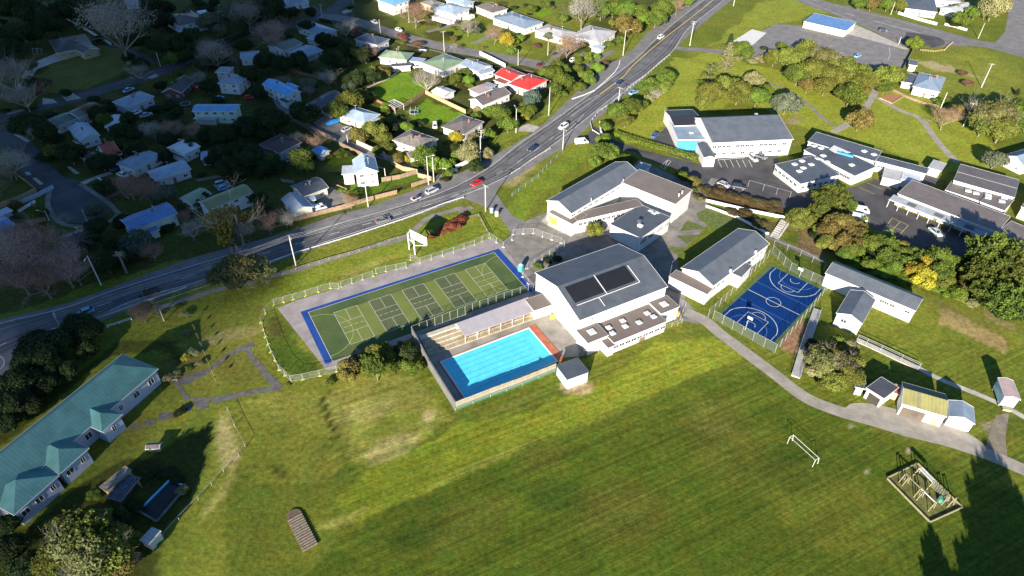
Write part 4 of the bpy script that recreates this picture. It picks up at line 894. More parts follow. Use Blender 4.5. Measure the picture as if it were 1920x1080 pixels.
# lower right classroom
tile(1440, 540)
B11 = school('white classroom with two grey gable wings right of the blue court', 'two wing classroom', [
    ((430, -112), (1108, 172), (1190, 80), 4.4, 'gable', 1.3, 'grey', dict(ridge=.60, windows=False, over=.2)),
    ((512, 188), (708, 268), (858, 108), 4.2, 'gable', 1.3, 'grey', dict(axis='v', windows=False, over=.25))], group=G2)
f = Frame((430, -112), (1108, 172), (1190, 80), 4.4)
for x in (.66, .71, .77, .93): window_at(B11, f.P(f.W*x, .17, 3.0), -f.v, 1.2, .9)
f = Frame((512, 188), (708, 268), (858, 108), 4.2); window_at(B11, f.P(f.W*.35, .22, 2.6), -f.v, 1.4, 1.1)
for k in range(5): window_at(B11, f.P(f.W-.22, f.D*(.1+.17*k), 2.4), f.u, 1.4, 1.1)
# storage sheds
house('grey roofed open storage shed with white posts left of the yellow roofed shed', 'open grey storage shed', [((738, 748), (866, 836), (912, 708), 3.2, 'mono', .3, 'dark', dict(windows=False, over=.25, axis='v')), ((655, 742), (738, 760), (760, 650), 2.8, 'flat', 0, 'midgrey', dict(windows=False))], cat='shed', name='storage_shed', wall='white')
OS_ = BUILDINGS[-1][2]; f = Frame((738, 748), (866, 836), (912, 708), 3.2); door_at(OS_, f.P(f.W*.55, .22, .03), -f.v, f.W*.62, 2.4, mat('opening_shade', (.05, .045, .04)))  # dark panel stands in for the shade inside the open front
house('rusty red lean to roof over clutter between the open shed and the yellow roof', 'rusty lean to', [((905, 772), (985, 800), (1005, 745), 2.2, 'mono', .3, 'rust', dict(windows=False, over=.1))], cat='lean-to', name='lean_to', wall='tanbrick')
YS = house('white storage shed with mustard yellow gable roof and wide dark doorway', 'yellow roofed shed', [((1005, 868), (1340, 966), (1362, 806), 3.6, 'gable', .9, 'yellow', dict(windows=False, over=.15, ridge=.60))], cat='shed', name='storage_shed', wall='white')
f = Frame((1005, 868), (1340, 966), (1362, 806), 3.6)
rb = MB(); q = [(0, .60, .9), (1, .60, .9), (1, 1, 0), (0, 1, 0)]; P4 = [f.P(f.W*a, f.D*b_, 3.6+c+.05) for a, b_, c in q]
if (P4[1]-P4[0]).cross(P4[3]-P4[0]).z < 0: P4 = P4[::-1]
rb.face(P4, [(0, 0), (f.W, 0), (f.W, 3), (0, 3)]); rb.build('roof', roofm('darkgreen', (.035, .06, .055), amt=.3), YS, label='dark green back slope')
mb = MB(); P4 = [f.P(f.W*a, f.D*b_, 3.6+.9*b_/.60+.05) for a, b_ in ((.34, .02), (.40, .02), (.40, .6), (.34, .6))]
if (P4[1]-P4[0]).cross(P4[3]-P4[0]).z < 0: P4 = P4[::-1]
mb.face(P4); mb.build('skylight', mat('old_sheet', (.22, .20, .12)), YS)
door_at(YS, f.P(f.W*.32, .10, .03), -f.v, f.W*.52, 2.6, mat('door_brown', (.11, .09, .07))); door_at(YS, f.P(f.W*.84, .10, .03), -f.v, f.W*.09, 2.1, mat('door_khaki', (.3, .3, .18)))
GS = house('white shed with grey gable roof facing the gravel track right of the yellow roof', 'grey gabled shed', [((1358, 962), (1552, 1020), (1572, 905), 3.0, 'gable', 1.0, 'bluegrey', dict(axis='v', windows=False, over=.15))], cat='shed', name='storage_shed', wall='white')
f = Frame((1358, 962), (1552, 1020), (1572, 905), 3.0); door_at(GS, f.P(f.W*.62, .10, .03), -f.v, f.W*.5, 2.4, mat('roller_door', (.62, .62, .60)))
PS = house('small aqua shed with rusty pink roof standing on stilts at the right edge', 'pink roofed stilt shed', [((1775, 815), (1895, 838), (1908, 708), 3.6, 'gable', .5, 'pink', dict(axis='v', windows=False, over=.15, base=.7))], cat='shed', name='shed', wall='aqua')
f = Frame((1775, 815), (1895, 838), (1908, 708), 3.6)
for x, y in ((.08, .1), (.92, .1), (.08, .9), (.92, .9)): mb = MB(); a = f.P(f.W*x, f.D*y, 0); mb.bar(a, a+Vector((0, 0, .75)), .12); mb.build('post', mat('timber', (.30, .24, .17), .85, .15, 2), PS)
mb = MB(); mb.box(f.P(f.W*.5, -.5, 0), f.u, f.v, .9, .45, .1, .7); mb.build('steps', mat('timber', (.30, .24, .17)), PS)
# pool shed
tile(960, 540)
PSH = house('small pale blue block shed with grey roof at the corner of the pool', 'pool pump shed', [((332, 578), (414, 692), (576, 630), 3.3, 'mono', .3, 'midgrey', dict(windows=False, over=.15, axis='v', trim=TRIMD))], cat='shed', name='pump_shed', wall='aqua')
# bus shelter like stand on the top right road
tile(1440, 0)
BR = house('long open fronted concrete grandstand shed with blue roof beside the road', 'long blue roofed shelter', [((268, 160), (585, 232), (622, 166), 3.2, 'mono', .5, 'deepblue', dict(windows=False, over=.2))], cat='shelter', name='shelter', wall='cream')
# the green roofed hospital style block
tile(0, 540)
GRP = house('long two storey pale house with weathered teal green hip roof and three gabled bays', 'teal roofed building', [((-520, 2060), (1186, 606), (930, 484), 4.6, 'hip', 4.2, 'teal', dict(wall='lilac', over=.4, wspec=(1.5, 1.7, 4.2), wrows=[2.6]))], cat='building', name='weatherboard_building', wall='lilac')
fG = Frame((-520, 2060), (1186, 606), (930, 484), 4.6)
BAY = [((775, 1058), (915, 978), (905, 945)), ((535, 1390), (715, 1265), (695, 1215)), ((215, 1625), (505, 1470), (470, 1420))]
def bay(x0, x1, dep, h, kind='hip'):
    a, b_ = fG.P(x0, -dep, 0), fG.P(x1, -dep, 0); fr = Frame(a, b_, fG.P(x1, 5.0, 0), h, world=True)
    roof_block(GRP, fr, kind, 2.0, RM['teal'], WM['lilac'], axis='v', over=.4, wspec=(1.6, 1.5, 2.6), wrows=[2.6], nosides=(1,))
def along(x, y, h=4.6):
    p = g(x, y, h)-fG.o; return p.dot(fG.u)
bay(along(775, 1060)-.5, along(905, 950)+.3, 3.2, 4.4)
bay(along(495, 1380)-.8, along(690, 1230)+.5, 4.2, 4.4)
bay(along(180, 1700)-.8, along(460, 1435)+.5, 4.4, 4.4)
# ================================================================ sports turf
line_m = mat('court_paint', (.52, .55, .48), .7, .08, 2)
line_g = mat('court_paint_faint', (.30, .42, .16), .7, .08, 2)
tile(0, 0, 1)
turf_g = mat('turf_green', (.030, .066, .022), .9, .10, .09, col2=(.105, .125, .035), bump=.2)
turf_l = mat('turf_light', (.145, .175, .038), .9, .14, .14, col2=(.105, .13, .035), bump=.2)
blue_d = mat('acrylic_deep_blue', (.005, .035, .155), 1.0, .16, .25, spec=0.0, col2=(.008, .026, .085))
blue_c = mat('acrylic_blue', (.020, .060, .24), .9, .14, .2, spec=0.05)
TF = Frame((563.5, 585), (935, 466.5), (998, 546), 0.0)      # A far left, B far right, C near right
T = thing('sports_court', 'green and blue multi court turf with five marked small courts beside the pool', 'sports court', TF.centre())
def quad(f, x0, x1, y0, y1, z): 
    q = [f.P(x0, y0, z), f.P(x1, y0, z), f.P(x1, y1, z), f.P(x0, y1, z)]
    return q if (q[1]-q[0]).cross(q[3]-q[0]).z > 0 else q[::-1]
def sheet(parent, name, q, m):
    mb = MB(); mb.face(q, [(p.x, p.y) for p in q]); return mb.build(name, m, parent)
lay('concrete_apron', gs([(520, 578), (560, 562), (640, 538), (780, 492), (925, 446), (948, 468), (1010, 548), (800, 622), (640, 690), (612, 694)]), mat('apron_grey', (.27, .24, .235), .9, .12, .3, bump=.2), .05)
sheet(T, 'border', quad(TF, 0, TF.W, 0, TF.D, .070), blue_c)
WI = Frame((578.2, 586.1), (926.3, 473.6), (991.8, 547.7), 0.0)
sheet(T, 'playing_surface', quad(WI, 0, WI.W, 0, WI.D, .078), turf_g)
def lw(mb, f, a, b_, w=.09, z=.10):
    p, q = f.P(*a, z), f.P(*b_, z); strip(mb, [p, q], w, z)
mb = MB()
for a, b_ in (((0, 0), (WI.W, 0)), ((WI.W, 0), (WI.W, WI.D)), ((WI.W, WI.D), (0, WI.D)), ((0, WI.D), (0, 0))): lw(mb, WI, a, b_, .12)
mb.build('boundary_line', line_m, T)
mb = MB()
for cx, s in ((0, 1), (WI.W, -1)):
    pts = [WI.P(cx+s*8.2*math.sin(a), WI.D/2-8.2*math.cos(a), .10) for a in np.linspace(0, math.pi, 40)]; strip(mb, pts, .12, .098)
mb.build('goal_circle', line_g, T)
corners = [(625.2, 587.0, 658.3, 646.8), (681.3, 568.8, 716.2, 627.1), (749.8, 546, 787, 602), (814.7, 525.2, 854.1, 578.9), (863, 510, 904, 560)]
xs_ = []
for i, (ax_, ay_, bx_, by_) in enumerate(corners):
    p = g(ax_, ay_)-WI.o; q = g(bx_, by_)-WI.o
    x0 = (p.dot(WI.u)+q.dot(WI.u))/2; y0 = p.dot(WI.v); xs_.append((x0, y0, q.dot(WI.v)))
Y0 = sum(a[1] for a in xs_[1:4])/3; YL = 13.5; CW = 6.3
px0 = [xs_[0][0], xs_[1][0], xs_[2][0], xs_[3][0]]; step = (px0[3]-px0[0])/3; px0 = [px0[0]+step*i for i in range(5)]
# light turf band across the middle, darker mats on three courts
sheet(T, 'playing_surface', quad(WI, px0[0], px0[4]+CW, Y0, Y0+YL, .083), turf_l)
for i in range(5):
    x0 = px0[i]
    if i in (1, 2, 3): sheet(T, 'court_mat', quad(WI, x0, x0+CW, Y0, Y0+YL, .088), mat('mat_dark', (.060, .085, .032), .9, .12, .2, col2=(.105, .11, .055)))
    mb = MB(); nv = 2.13; m_ = Y0+YL/2
    for a, b_ in (((x0, Y0), (x0+CW, Y0)), ((x0+CW, Y0), (x0+CW, Y0+YL)), ((x0+CW, Y0+YL), (x0, Y0+YL)), ((x0, Y0+YL), (x0, Y0)), ((x0, m_-nv), (x0+CW, m_-nv)), ((x0, m_+nv), (x0+CW, m_+nv)), ((x0+CW/2, Y0), (x0+CW/2, m_-nv)), ((x0+CW/2, m_+nv), (x0+CW/2, Y0+YL))): lw(mb, WI, a, b_, .09)
    for k in range(4): lw(mb, WI, (x0+.4+k*1.5, m_), (x0+1.4+k*1.5, m_), .1)
    mb.build('court_line', line_m, T)
# ================================================================ blue basketball court
BC = Frame((1352, 589.6), (1451.3, 642.1), (1536.3, 541.0), 0.0)
lay('court_apron', gs([(1342, 592), (1444, 492), (1549, 540), (1452, 660), (1440, 655)]), mat('apron_green', (.075, .115, .030), .9, .15, .4), .044)
BK = thing('basketball_court', 'bright blue basketball court with white lines inside the mesh fence', 'basketball court', BC.centre())
sheet(BK, 'playing_surface', quad(BC, 0, BC.W, 0, BC.D, .055), blue_d)
mb = MB(); fx = BC.W; fy = BC.D; S = fx/15.0; Sy = fy/28.0
def bl(a, b_, w=.12): lw(mb, BC, a, b_, w, .066)
def barc(cx, cy, r, a0, a1, w=.12, n=40): strip(mb, [BC.P(cx+r*math.cos(a)*S, cy+r*math.sin(a)*Sy, .066) for a in np.linspace(a0, a1, n)], w, .066)
bl((0, fy/2), (fx, fy/2), .18); barc(fx/2, fy/2, 1.9, 0, 2*math.pi)
for y0, s in ((0, 1), (fy, -1)):
    yb = y0+s*1.575*Sy
    bl((fx/2-2.9*S, y0), (fx/2-2.9*S, y0+s*5.8*Sy)); bl((fx/2+2.9*S, y0), (fx/2+2.9*S, y0+s*5.8*Sy)); bl((fx/2-2.9*S, y0+s*5.8*Sy), (fx/2+2.9*S, y0+s*5.8*Sy))
    a0, a1 = (0, math.pi) if s > 0 else (math.pi, 2*math.pi)
    barc(fx/2, y0+s*5.8*Sy, 1.8, a0, a1); barc(fx/2, yb, 1.25, a0, a1)
    aa = math.asin(.35); barc(fx/2, yb, 6.75, a0+.17 if s > 0 else a0+.17, a1-.17, .17)
    bl((fx/2-6.6*S, y0), (fx/2-6.6*S, yb+s*1.2*Sy)); bl((fx/2+6.6*S, y0), (fx/2+6.6*S, yb+s*1.2*Sy))
mb.build('court_line', line_m, BK)
mb = MB(); lf = mat('court_paint_thin', (.10, .17, .36))
for y in (.333, .667): lw(mb, BC, (0, fy*y), (fx, fy*y), .12, .063)
for y0, s in ((0, 1), (fy, -1)):
    a0, a1 = (0, math.pi) if s > 0 else (math.pi, 2*math.pi); strip(mb, [BC.P(fx/2+4.9*S*math.cos(a), y0+4.9*Sy*math.sin(a), .063) for a in np.linspace(a0, a1, 30)], .12, .063)
mb.build('court_line', lf, BK)
def hoop(p, d, label):
    """pole, backboard and ring facing direction d"""
    t = thing('basketball_hoop', label, 'basketball hoop', p); s = Vector((-d.y, d.x, 0)); k = Vector((p.x, p.y, 0))
    m_ = MB(); m_.bar(k, k+Vector((0, 0, 3.3)), .09, n=8); m_.bar(k+Vector((0, 0, 3.2)), k+d*1.1+Vector((0, 0, 3.3)), .07); m_.build('pole', mat('galvanised', (.42, .43, .44), .5, .1, metal=.3), t)
    m_ = MB(); m_.box(k+d*1.15, s, d, .7, .03, 2.95, 3.75); m_.build('backboard', TRIM, t)
    m_ = MB(); c = k+d*1.45+Vector((0, 0, 3.05)); q = [c+s*.23*math.cos(a)+d*.23*math.sin(a) for a in np.linspace(0, 2*math.pi, 13)]
    for i in range(12): m_.bar(q[i], q[i+1], .02)
    m_.build('rim', mat('rim_orange', (.6, .15, .03)), t)
hoop(BC.P(fx/2, -1.0, 0), BC.v, 'basketball hoop with white backboard at the near end of the blue court')
hoop(BC.P(fx/2, fy+1.0, 0), -BC.v, 'basketball hoop with white backboard at the far end of the blue court')
# ================================================================ fences
galv = mat('galvanised', (.42, .43, .44), .5, .1, metal=.3)
MESH = {}
def meshm(name, c, a, s=9):
    if name in MESH: return MESH[name]
    m_ = bpy.data.materials.new(name); m_.use_nodes = True; t_ = m_.node_tree; b_ = t_.nodes['Principled BSDF']; b_.inputs['Base Color'].default_value = (*c, 1); b_.inputs['Roughness'].default_value = .6
    tr = t_.nodes.new('ShaderNodeBsdfTransparent'); mx = t_.nodes.new('ShaderNodeMixShader'); mx.inputs[0].default_value = a
    t_.links.new(tr.outputs[0], mx.inputs[1]); t_.links.new(b_.outputs[0], mx.inputs[2]); t_.links.new(mx.outputs[0], t_.nodes['Material Output'].inputs[0]); MESH[name] = m_; return m_
def postline(P, sp):
    out = []; 
    for i in range(len(P)-1):
        a, b_ = P[i], P[i+1]; n = max(1, round((b_-a).length/sp)); out += [a.lerp(b_, k/n) for k in range(n)]
    return out+[P[-1]]
def fence(kind, pts, label, h=1.6, sp=2.5, m=None, name=None, group=None, posts=True, world=False, foot=None):
    P = pts if world else gs(pts)
    t = thing(name or {'mesh': 'mesh_fence', 'paling': 'paling_fence', 'rail': 'rail_fence', 'guard': 'guardrail', 'wall': 'garden_wall', 'temp': 'temporary_fence'}[kind], label, 'guardrail' if kind == 'guard' else 'wall' if kind == 'wall' else 'fence', P[0].lerp(P[-1], .5), group=group)
    if kind in ('paling', 'wall'):
        b_ = MB(); w_ = .05 if kind == 'paling' else .12
        for i in range(len(P)-1):
            d = P[i+1]-P[i]; L_ = d.length; d.normalize(); n_ = Vector((-d.y, d.x, 0)); c = P[i].lerp(P[i+1], .5)
            if kind == 'wall': b_.box(c, d, n_, L_/2+w_, w_, -.05, h)
            else:
                k = max(1, int(L_/.6)); 
                for j in range(k):
                    cc = P[i].lerp(P[i+1], (j+.5)/k); b_.box(cc, d, n_, L_/k/2-.012, w_*.5, .05, h+random.uniform(-.04, .04))
                b_.box(c-n_*.07, d, n_, L_/2, .03, h*.75, h*.75+.1)
        b_.build('panel' if kind == 'paling' else 'wall', m, t)
        if kind == 'wall':
            b_ = MB()
            for i in range(len(P)-1):
                d = P[i+1]-P[i]; L_ = d.length; d.normalize(); n_ = Vector((-d.y, d.x, 0)); c = P[i].lerp(P[i+1], .5); b_.box(c, d, n_, L_/2+w_+.04, w_+.04, h+.002*i, h+.08)
            b_.build('coping', m, t)
            return t
    if kind in ('mesh', 'temp'):
        for i in range(1):
            b_ = MB()
            for i in range(len(P)-1): a, c = P[i], P[i+1]; b_.face([a+Vector((0, 0, .08)), c+Vector((0, 0, .08)), c+Vector((0, 0, h)), a+Vector((0, 0, h))])
            b_.build('mesh_panel', m or meshm('wire_mesh', (.45, .48, .47), .075), t)
    if kind == 'rail' or kind == 'guard' or kind in ('mesh', 'temp'):
        b_ = MB(); zs = {'rail': (h*.5, h-.08), 'guard': (h*.55,), 'mesh': (h-.02,), 'temp': (h-.02, .12)}[kind]; rw = {'rail': .05, 'guard': .04, 'mesh': .022, 'temp': .022}[kind]
        for i in range(len(P)-1):
            for z_ in zs:
                if kind == 'guard':
                    d = (P[i+1]-P[i]); L_ = d.length; d.normalize(); n_ = Vector((-d.y, d.x, 0)); c = P[i].lerp(P[i+1], .5)
                    b_.box(c, d, n_, L_/2+.03, .05, h-.32, h-.18); b_.box(c, d, n_, L_/2+.03, .05, h-.14, h); b_.box(c, d, n_, L_/2+.03, .02, h-.18, h-.14)
                else: b_.bar(P[i]+Vector((0, 0, z_)), P[i+1]+Vector((0, 0, z_)), rw)
        b_.build('beam' if kind == 'guard' else 'rail', m if kind in ('rail', 'guard') and m else galv, t)
    if posts:
        S_ = postline(P, sp); 
        if len(S_) > 98: S_ = S_[:98]
        pw = .07 if kind in ('paling', 'rail', 'guard') else .035
        pm = MB(); pm.bar((0, 0, 0), (0, 0, h if kind != 'guard' else h-.05), pw); o0 = pm.build('post', m if kind in ('paling', 'rail') else galv)
        dat = o0.data; bpy.data.objects.remove(o0)
        if foot:
            fm = MB(); fm.box((0, 0), Vector((1, 0, 0)), Vector((0, 1, 0)), .42, .2, 0, .16); f0 = fm.build('foot', foot); fd = f0.data; bpy.data.objects.remove(f0)
        for j, p in enumerate(S_):
            o = bpy.data.objects.new('post', dat); scene.collection.objects.link(o); o.parent = t
            off = Vector((0, 0, 0))
            if kind in ('paling', 'guard'):
                k = min(j, len(S_)-2); d = (S_[k+1]-S_[k]).normalized(); off = Vector((-d.y, d.x, 0))*(.12)
            o.location = p-t.location+off
            if foot:
                q = bpy.data.objects.new('foot', fd); scene.collection.objects.link(q); q.parent = o; q.rotation_euler = (0, 0, random.uniform(0, 3))
    return t
wood = mat('fence_wood', (.28, .20, .13), .85, .2, 2); woodg = mat('fence_grey', (.24, .22, .19), .9, .2, 2); woodp = mat('fence_pine', (.42, .30, .17), .85, .2, 2); woodr = mat('fence_redwood', (.30, .14, .09), .85, .2, 2)
white = mat('fence_white', (.75, .75, .73), .7, .06); conw = mat('conc_wall', (.48, .43, .35), .9, .12); GF = 'garden and boundary fences'
tile(0, 0)
fence('wall', [(503, 148), (835, 338)], 'long white wall running down to the big bare tree', 1.0, m=white)
fence('rail', [(860, 345), (1010, 400), (1100, 465)], 'low timber rail along the vacant grass section', .7, m=woodg)
tile(480, 0)
fence('paling', [(268, 545), (420, 582), (608, 640)], 'red brown paling fence behind the vivid blue roofed house', 1.6, m=woodr, group=GF)
fence('wall', [(822, 668), (930, 620), (1000, 590), (1055, 552)], 'low pale stone wall curving round the lawn below the green roofed house', .5, m=conw)
fence('paling', [(850, 745), (920, 770), (1040, 835)], 'rusty timber fence behind the pale blue hip roofed house', 1.2, m=woodr, group=GF)
fence('paling', [(1075, 822), (1170, 770), (1265, 702)], 'pale timber fence between the two bright lawns', 1.6, m=wood, group=GF)
fence('paling', [(1270, 705), (1400, 770), (1570, 852)], 'tall plank fence above the lower bright lawn', 1.8, m=woodp, group=GF)
fence('wall', [(1680, 412), (1760, 450), (1868, 505)], 'white street wall beside the pale slate roofed house', 1.7, m=white)
fence('wall', [(430, 860), (500, 852), (570, 890)], 'short concrete wall at the entrance of the gravel yard', 1.0, m=conw)
fence('paling', [(250, 910), (420, 975), (600, 1060)], 'dark paling fence in the shade along the lane', 1.4, m=wood, group=GF)
tile(480, 270)
fence('paling', [(628, 12), (700, 48), (800, 95)], 'brown paling fence along the vegetable garden lane', 1.6, m=wood, group=GF)
fence('wall', [(758, 0), (850, 45), (968, 95)], 'rendered cream wall along the shared lane', 1.7, m=conw)
fence('paling', [(1012, 155), (1100, 200), (1212, 225), (1215, 250), (1320, 280)], 'tan paling fence running down to the twin poles', 1.8, m=woodp, group=GF)
fence('paling', [(946, 285), (1080, 262), (1212, 222)], 'grey brown paling fence right of the tall white house', 1.7, m=wood, group=GF)
fence('paling', [(292, 582), (450, 540), (640, 492), (755, 455), (900, 415), (1060, 375)], 'long weathered paling fence along the highway verge', 1.6, m=wood, group=GF)
fence('paling', [(1170, 325), (1290, 285)], 'last run of highway paling fence beside the twin poles', 1.5, m=wood, group=GF)
fence('wall', [(1355, 178), (1440, 190), (1510, 212)], 'short white fence at the driveway mouth on the highway', 1.1, m=white)
fence('wall', [(1500, 185), (1600, 138), (1680, 96)], 'white fence along the verge by the pale shrubs', 1.3, m=white)
fence('paling', [(600, 318), (680, 355)], 'short yellow timber fence beside the asphalt yard', 1.0, m=woodp, group=GF)
fence('paling', [(190, 285), (285, 298)], 'short timber fence behind the L shaped house', 1.3, m=woodg, group=GF)
tile(0, 270)
fence('paling', [(0, 482), (150, 425), (282, 360)], 'yellow timber fence below the dark lawn at the left edge', 1.7, m=woodp, group=GF)
fence('paling', [(282, 360), (200, 290), (132, 242)], 'timber fence climbing from the yellow fence to the verge', 1.5, m=wood, group=GF)
fence('wall', [(0, 535), (120, 470), (300, 390), (405, 335)], 'lilac painted block wall ending at the cul de sac', 1.3, m=WM['lilac'])
fence('paling', [(0, 695), (180, 625), (350, 575)], 'long timber fence above the leafless trees', 1.8, m=wood, group=GF)
fence('paling', [(350, 575), (300, 515), (250, 472)], 'timber fence beside the small cul de sac lawn', 1.6, m=wood, group=GF)
fence('wall', [(145, 512), (265, 440)], 'thin white garden wall on the dark lawn', .8, m=white)
fence('wall', [(740, 262), (860, 335)], 'low white wall beside the driveway of the grey hip roofed house', .5, m=white)
fence('paling', [(905, 365), (965, 415)], 'short pale fence beside the brown leafless bush', .9, m=woodg, group=GF)
fence('paling', [(1480, 285), (1680, 250), (1870, 225)], 'dark fence above the mossy green roofed house', 1.2, m=woodg, group=GF)
fence('paling', [(800, 945), (920, 905)], 'short pinkish fence beside the leaning palm trunk', 1.4, m=wood, group=GF)
tile(480, 270)
fence('guard', [(110, 898), (260, 838), (400, 795), (550, 750), (700, 705), (900, 640), (1100, 575), (1250, 520), (1400, 458), (1560, 408)], 'long steel guardrail on the near side of the highway', .75, 3.0, m=mat('guard_steel', (.50, .50, .50), .5, .1))
fence('rail', [(205, 985), (300, 945), (400, 915), (550, 870), (700, 830), (850, 785), (1000, 730), (1135, 695)], 'low timber rail fence beside the footpath below the highway', .9, 3, m=woodg)
fence('rail', [(1590, 560), (1670, 540), (1750, 690)], 'thin wire and post fence beside the red shrub bed', .9, 3, m=woodg)
tile(960, 270)
fence('guard', [(0, 225), (60, 190), (140, 130), (220, 80), (290, 40)], 'steel guardrail above the dry grass by the junction', .75, 3.0, m=mat('guard_steel', (.50, .50, .50)))
fence('mesh', [(0, 395), (100, 320), (200, 250), (290, 150), (380, 65)], 'green wire fence down the bright bank by the footpath', 1.5, 4, m=meshm('green_mesh', (.25, .42, .25), .25))
tile(960, 0)
fence('guard', [(1180, 418), (1080, 500), (980, 590), (860, 680), (740, 785), (640, 850), (585, 925), (600, 985), (655, 1020)], 'black and white striped railing along the highway at the hill park', .9, 3.0, m=mat('guard_white', (.62, .62, .60)))
fence('wall', [(452, 745), (540, 715), (620, 680), (700, 612), (770, 545), (800, 500), (810, 458)], 'low white kerb wall curving along the far highway verge', .25, m=white)
fence('wall', [(655, 935), (665, 1000), (675, 1030)], 'short white painted wall at the school gate', 1.4, m=white)
tile(1440, 0)
fence('wall', [(975, 105), (1120, 150), (1262, 188)], 'white street wall in front of the dark hip roofed house', 1.2, m=white)
fence('wall', [(1325, 188), (1400, 205), (1488, 232)], 'second white wall right of the driveway on the top road', 1.0, m=white)
fence('rail', [(1140, 382), (1240, 392), (1320, 382), (1350, 350), (1382, 325)], 'timber post fence round the end of the top right road', .9, 1.2, m=woodp)
fence('paling', [(1000, 545), (1045, 460), (1092, 372)], 'grey plank fence between the parking area and the cream shed', 1.8, m=woodg, group=GF)
fence('wall', [(920, 675), (1040, 735), (1160, 780), (1280, 805)], 'timber retaining wall below the slate roofed house with patio', .9, m=wood)
BX = lay('bark_bed', gs([(838, 735), (930, 775), (1012, 725), (905, 700)]), mat('bark', (.33, .17, .09), .95, .2, 1.5), .046)
fence('wall', [(838, 738), (930, 778), (1012, 728)], 'low pale timber edging round the bark garden bed', .3, m=woodp)
tile(0, 0, 1)
# temporary mesh fence round the turf
feet = mat('foot_yellow', (.42, .46, .08), .6, .1)
fence('temp', [(490, 605), (498, 588), (514, 572), (550, 562), (620, 541), (636, 541), (640, 538), (700, 518), (705, 513), (762, 502), (770, 488), (788, 494), (830, 480), (890, 460), (918, 446)], 'temporary mesh fence with yellow feet along the upper side of the turf', 2.0, 3.3, foot=feet)
fence('temp', [(918, 446), (944, 464), (960, 450), (962, 440), (1000, 438), (1052, 456), (1058, 462), (1030, 480), (988, 504), (980, 520), (1000, 545)], 'temporary mesh fence winding round the paved yard corner', 2.0, 3.3, foot=mat('foot_pale', (.6, .6, .55)))
fence('temp', [(490, 605), (498, 632), (508, 660), (524, 694), (546, 715), (568, 712), (600, 705), (632, 697)], 'temporary mesh fence with green feet around the weedy left end of the turf', 2.0, 3.3, foot=feet)
# tall post and net fence between the turf and the stand
NT = fence('mesh', [(773, 628), (830, 606), (900, 580), (960, 560), (1005, 545)], 'high post fence between the turf and the pool terraces', 3.0, 2.4, m=meshm('net_thin', (.04, .05, .045), .16))
# fences round the blue court
fence('mesh', [(1327, 595), (1380, 545), (1447, 476)], 'high mesh fence on the left long side of the blue court', 3.0, 3.0, group='blue court fences')
fence('mesh', [(1447, 476), (1480, 508), (1540, 536)], 'high mesh fence across the far end of the blue court', 3.0, 3.0, group='blue court fences')
fence('mesh', [(1549, 545), (1500, 606), (1452, 662)], 'high mesh fence on the right long side of the blue court', 3.0, 3.0, group='blue court fences')
fence('mesh', [(1336, 598), (1390, 628), (1452, 662)], 'high mesh fence across the near end of the blue court', 3.0, 3.0, group='blue court fences')
fence('mesh', [(1450, 462), (1500, 480), (1545, 505)], 'black mesh fence along the grass strip above the blue court', 2.2, 3.5, m=meshm('dark_mesh', (.05, .05, .05), .12))
fence('mesh', [(1402, 350), (1430, 358), (1480, 372)], 'tall dark post fence along the car park bank', 2.5, 5, m=meshm('dark_mesh', (.05, .05, .05), .12))
fence('mesh', [(1122, 663), (1160, 650), (1220, 628), (1278, 606), (1270, 585)], 'white wire fence along the field in front of the solar hall annex', 1.6, 3.2)
fence('mesh', [(1270, 612), (1285, 575), (1255, 560)], 'wire gate fence at the corner of the solar hall', 1.6, 3) 
fence('wall', [(1324, 378), (1400, 396), (1480, 412)], 'long white retaining wall above the sloping lawn', .9, m=white)
fence('wall', [(1324, 388), (1380, 408), (1440, 440)], 'lower white ramp wall above the classroom block', .7, m=white)
# ramp and boardwalk
def rampthing(pts, wid, z, label, name, cat, m, rails=1.0, post_sp=2.4):
    P = smooth_line(gs(pts), 4); t = thing(name, label, cat, P[len(P)//2]); 
    b_ = MB(); Ls = []
    for i, p in enumerate(P):
        d = (P[min(i+1, len(P)-1)]-P[max(i-1, 0)]).normalized(); Ls.append((p, Vector((-d.y, d.x, 0))))
    for i in range(len(P)-1):
        (p, n_), (q, n2) = Ls[i], Ls[i+1]; b_.prism([p-n_*wid/2, q-n2*wid/2, q+n2*wid/2, p+n_*wid/2], .05, z)
    b_.build('deck', m, t)
    if rails:
        for s in (1, -1):
            b_ = MB()
            for i in range(len(P)-1):
                for zz in (rails, rails*.5): b_.bar(Ls[i][0]+Ls[i][1]*s*wid/2+Vector((0, 0, z+zz)), Ls[i+1][0]+Ls[i+1][1]*s*wid/2+Vector((0, 0, z+zz)), .035)
            for i in range(0, len(P), 2): b_.bar(Ls[i][0]+Ls[i][1]*s*wid/2+Vector((0, 0, z)), Ls[i][0]+Ls[i][1]*s*wid/2+Vector((0, 0, z+rails)), .04)
            b_.build('handrail', galv, t)
    return t
rampthing([(1532, 582), (1518, 622), (1505, 660), (1491, 708)], 2.0, .5, 'long grey timber ramp between the blue court and the tree cluster', 'access_ramp', 'ramp', mat('ramp_grey', (.34, .34, .34), .8, .1))
rampthing([(1606, 638), (1650, 658), (1722, 692)], 1.6, .35, 'raised concrete walkway with railings below the lawn', 'walkway', 'walkway', conc)
st_ = thing('outdoor_steps', 'wide flight of concrete steps beside the orange brown trees', 'steps', g(1462, 432))
f = Frame((1443, 443), (1460, 449), (1487, 424), 0)
for k in range(9):
    b_ = MB(); b_.prism([f.P(0, f.D*k/9, 0), f.P(f.W, f.D*k/9, 0), f.P(f.W, f.D*(k+1)/9, 0), f.P(0, f.D*(k+1)/9, 0)], .05, .12*(k+1)); b_.build('step', conc, st_)
b_ = MB(); b_.bar(f.P(f.W, 0, .9), f.P(f.W, f.D, 2), .06); b_.build('handrail', TRIM, st_)
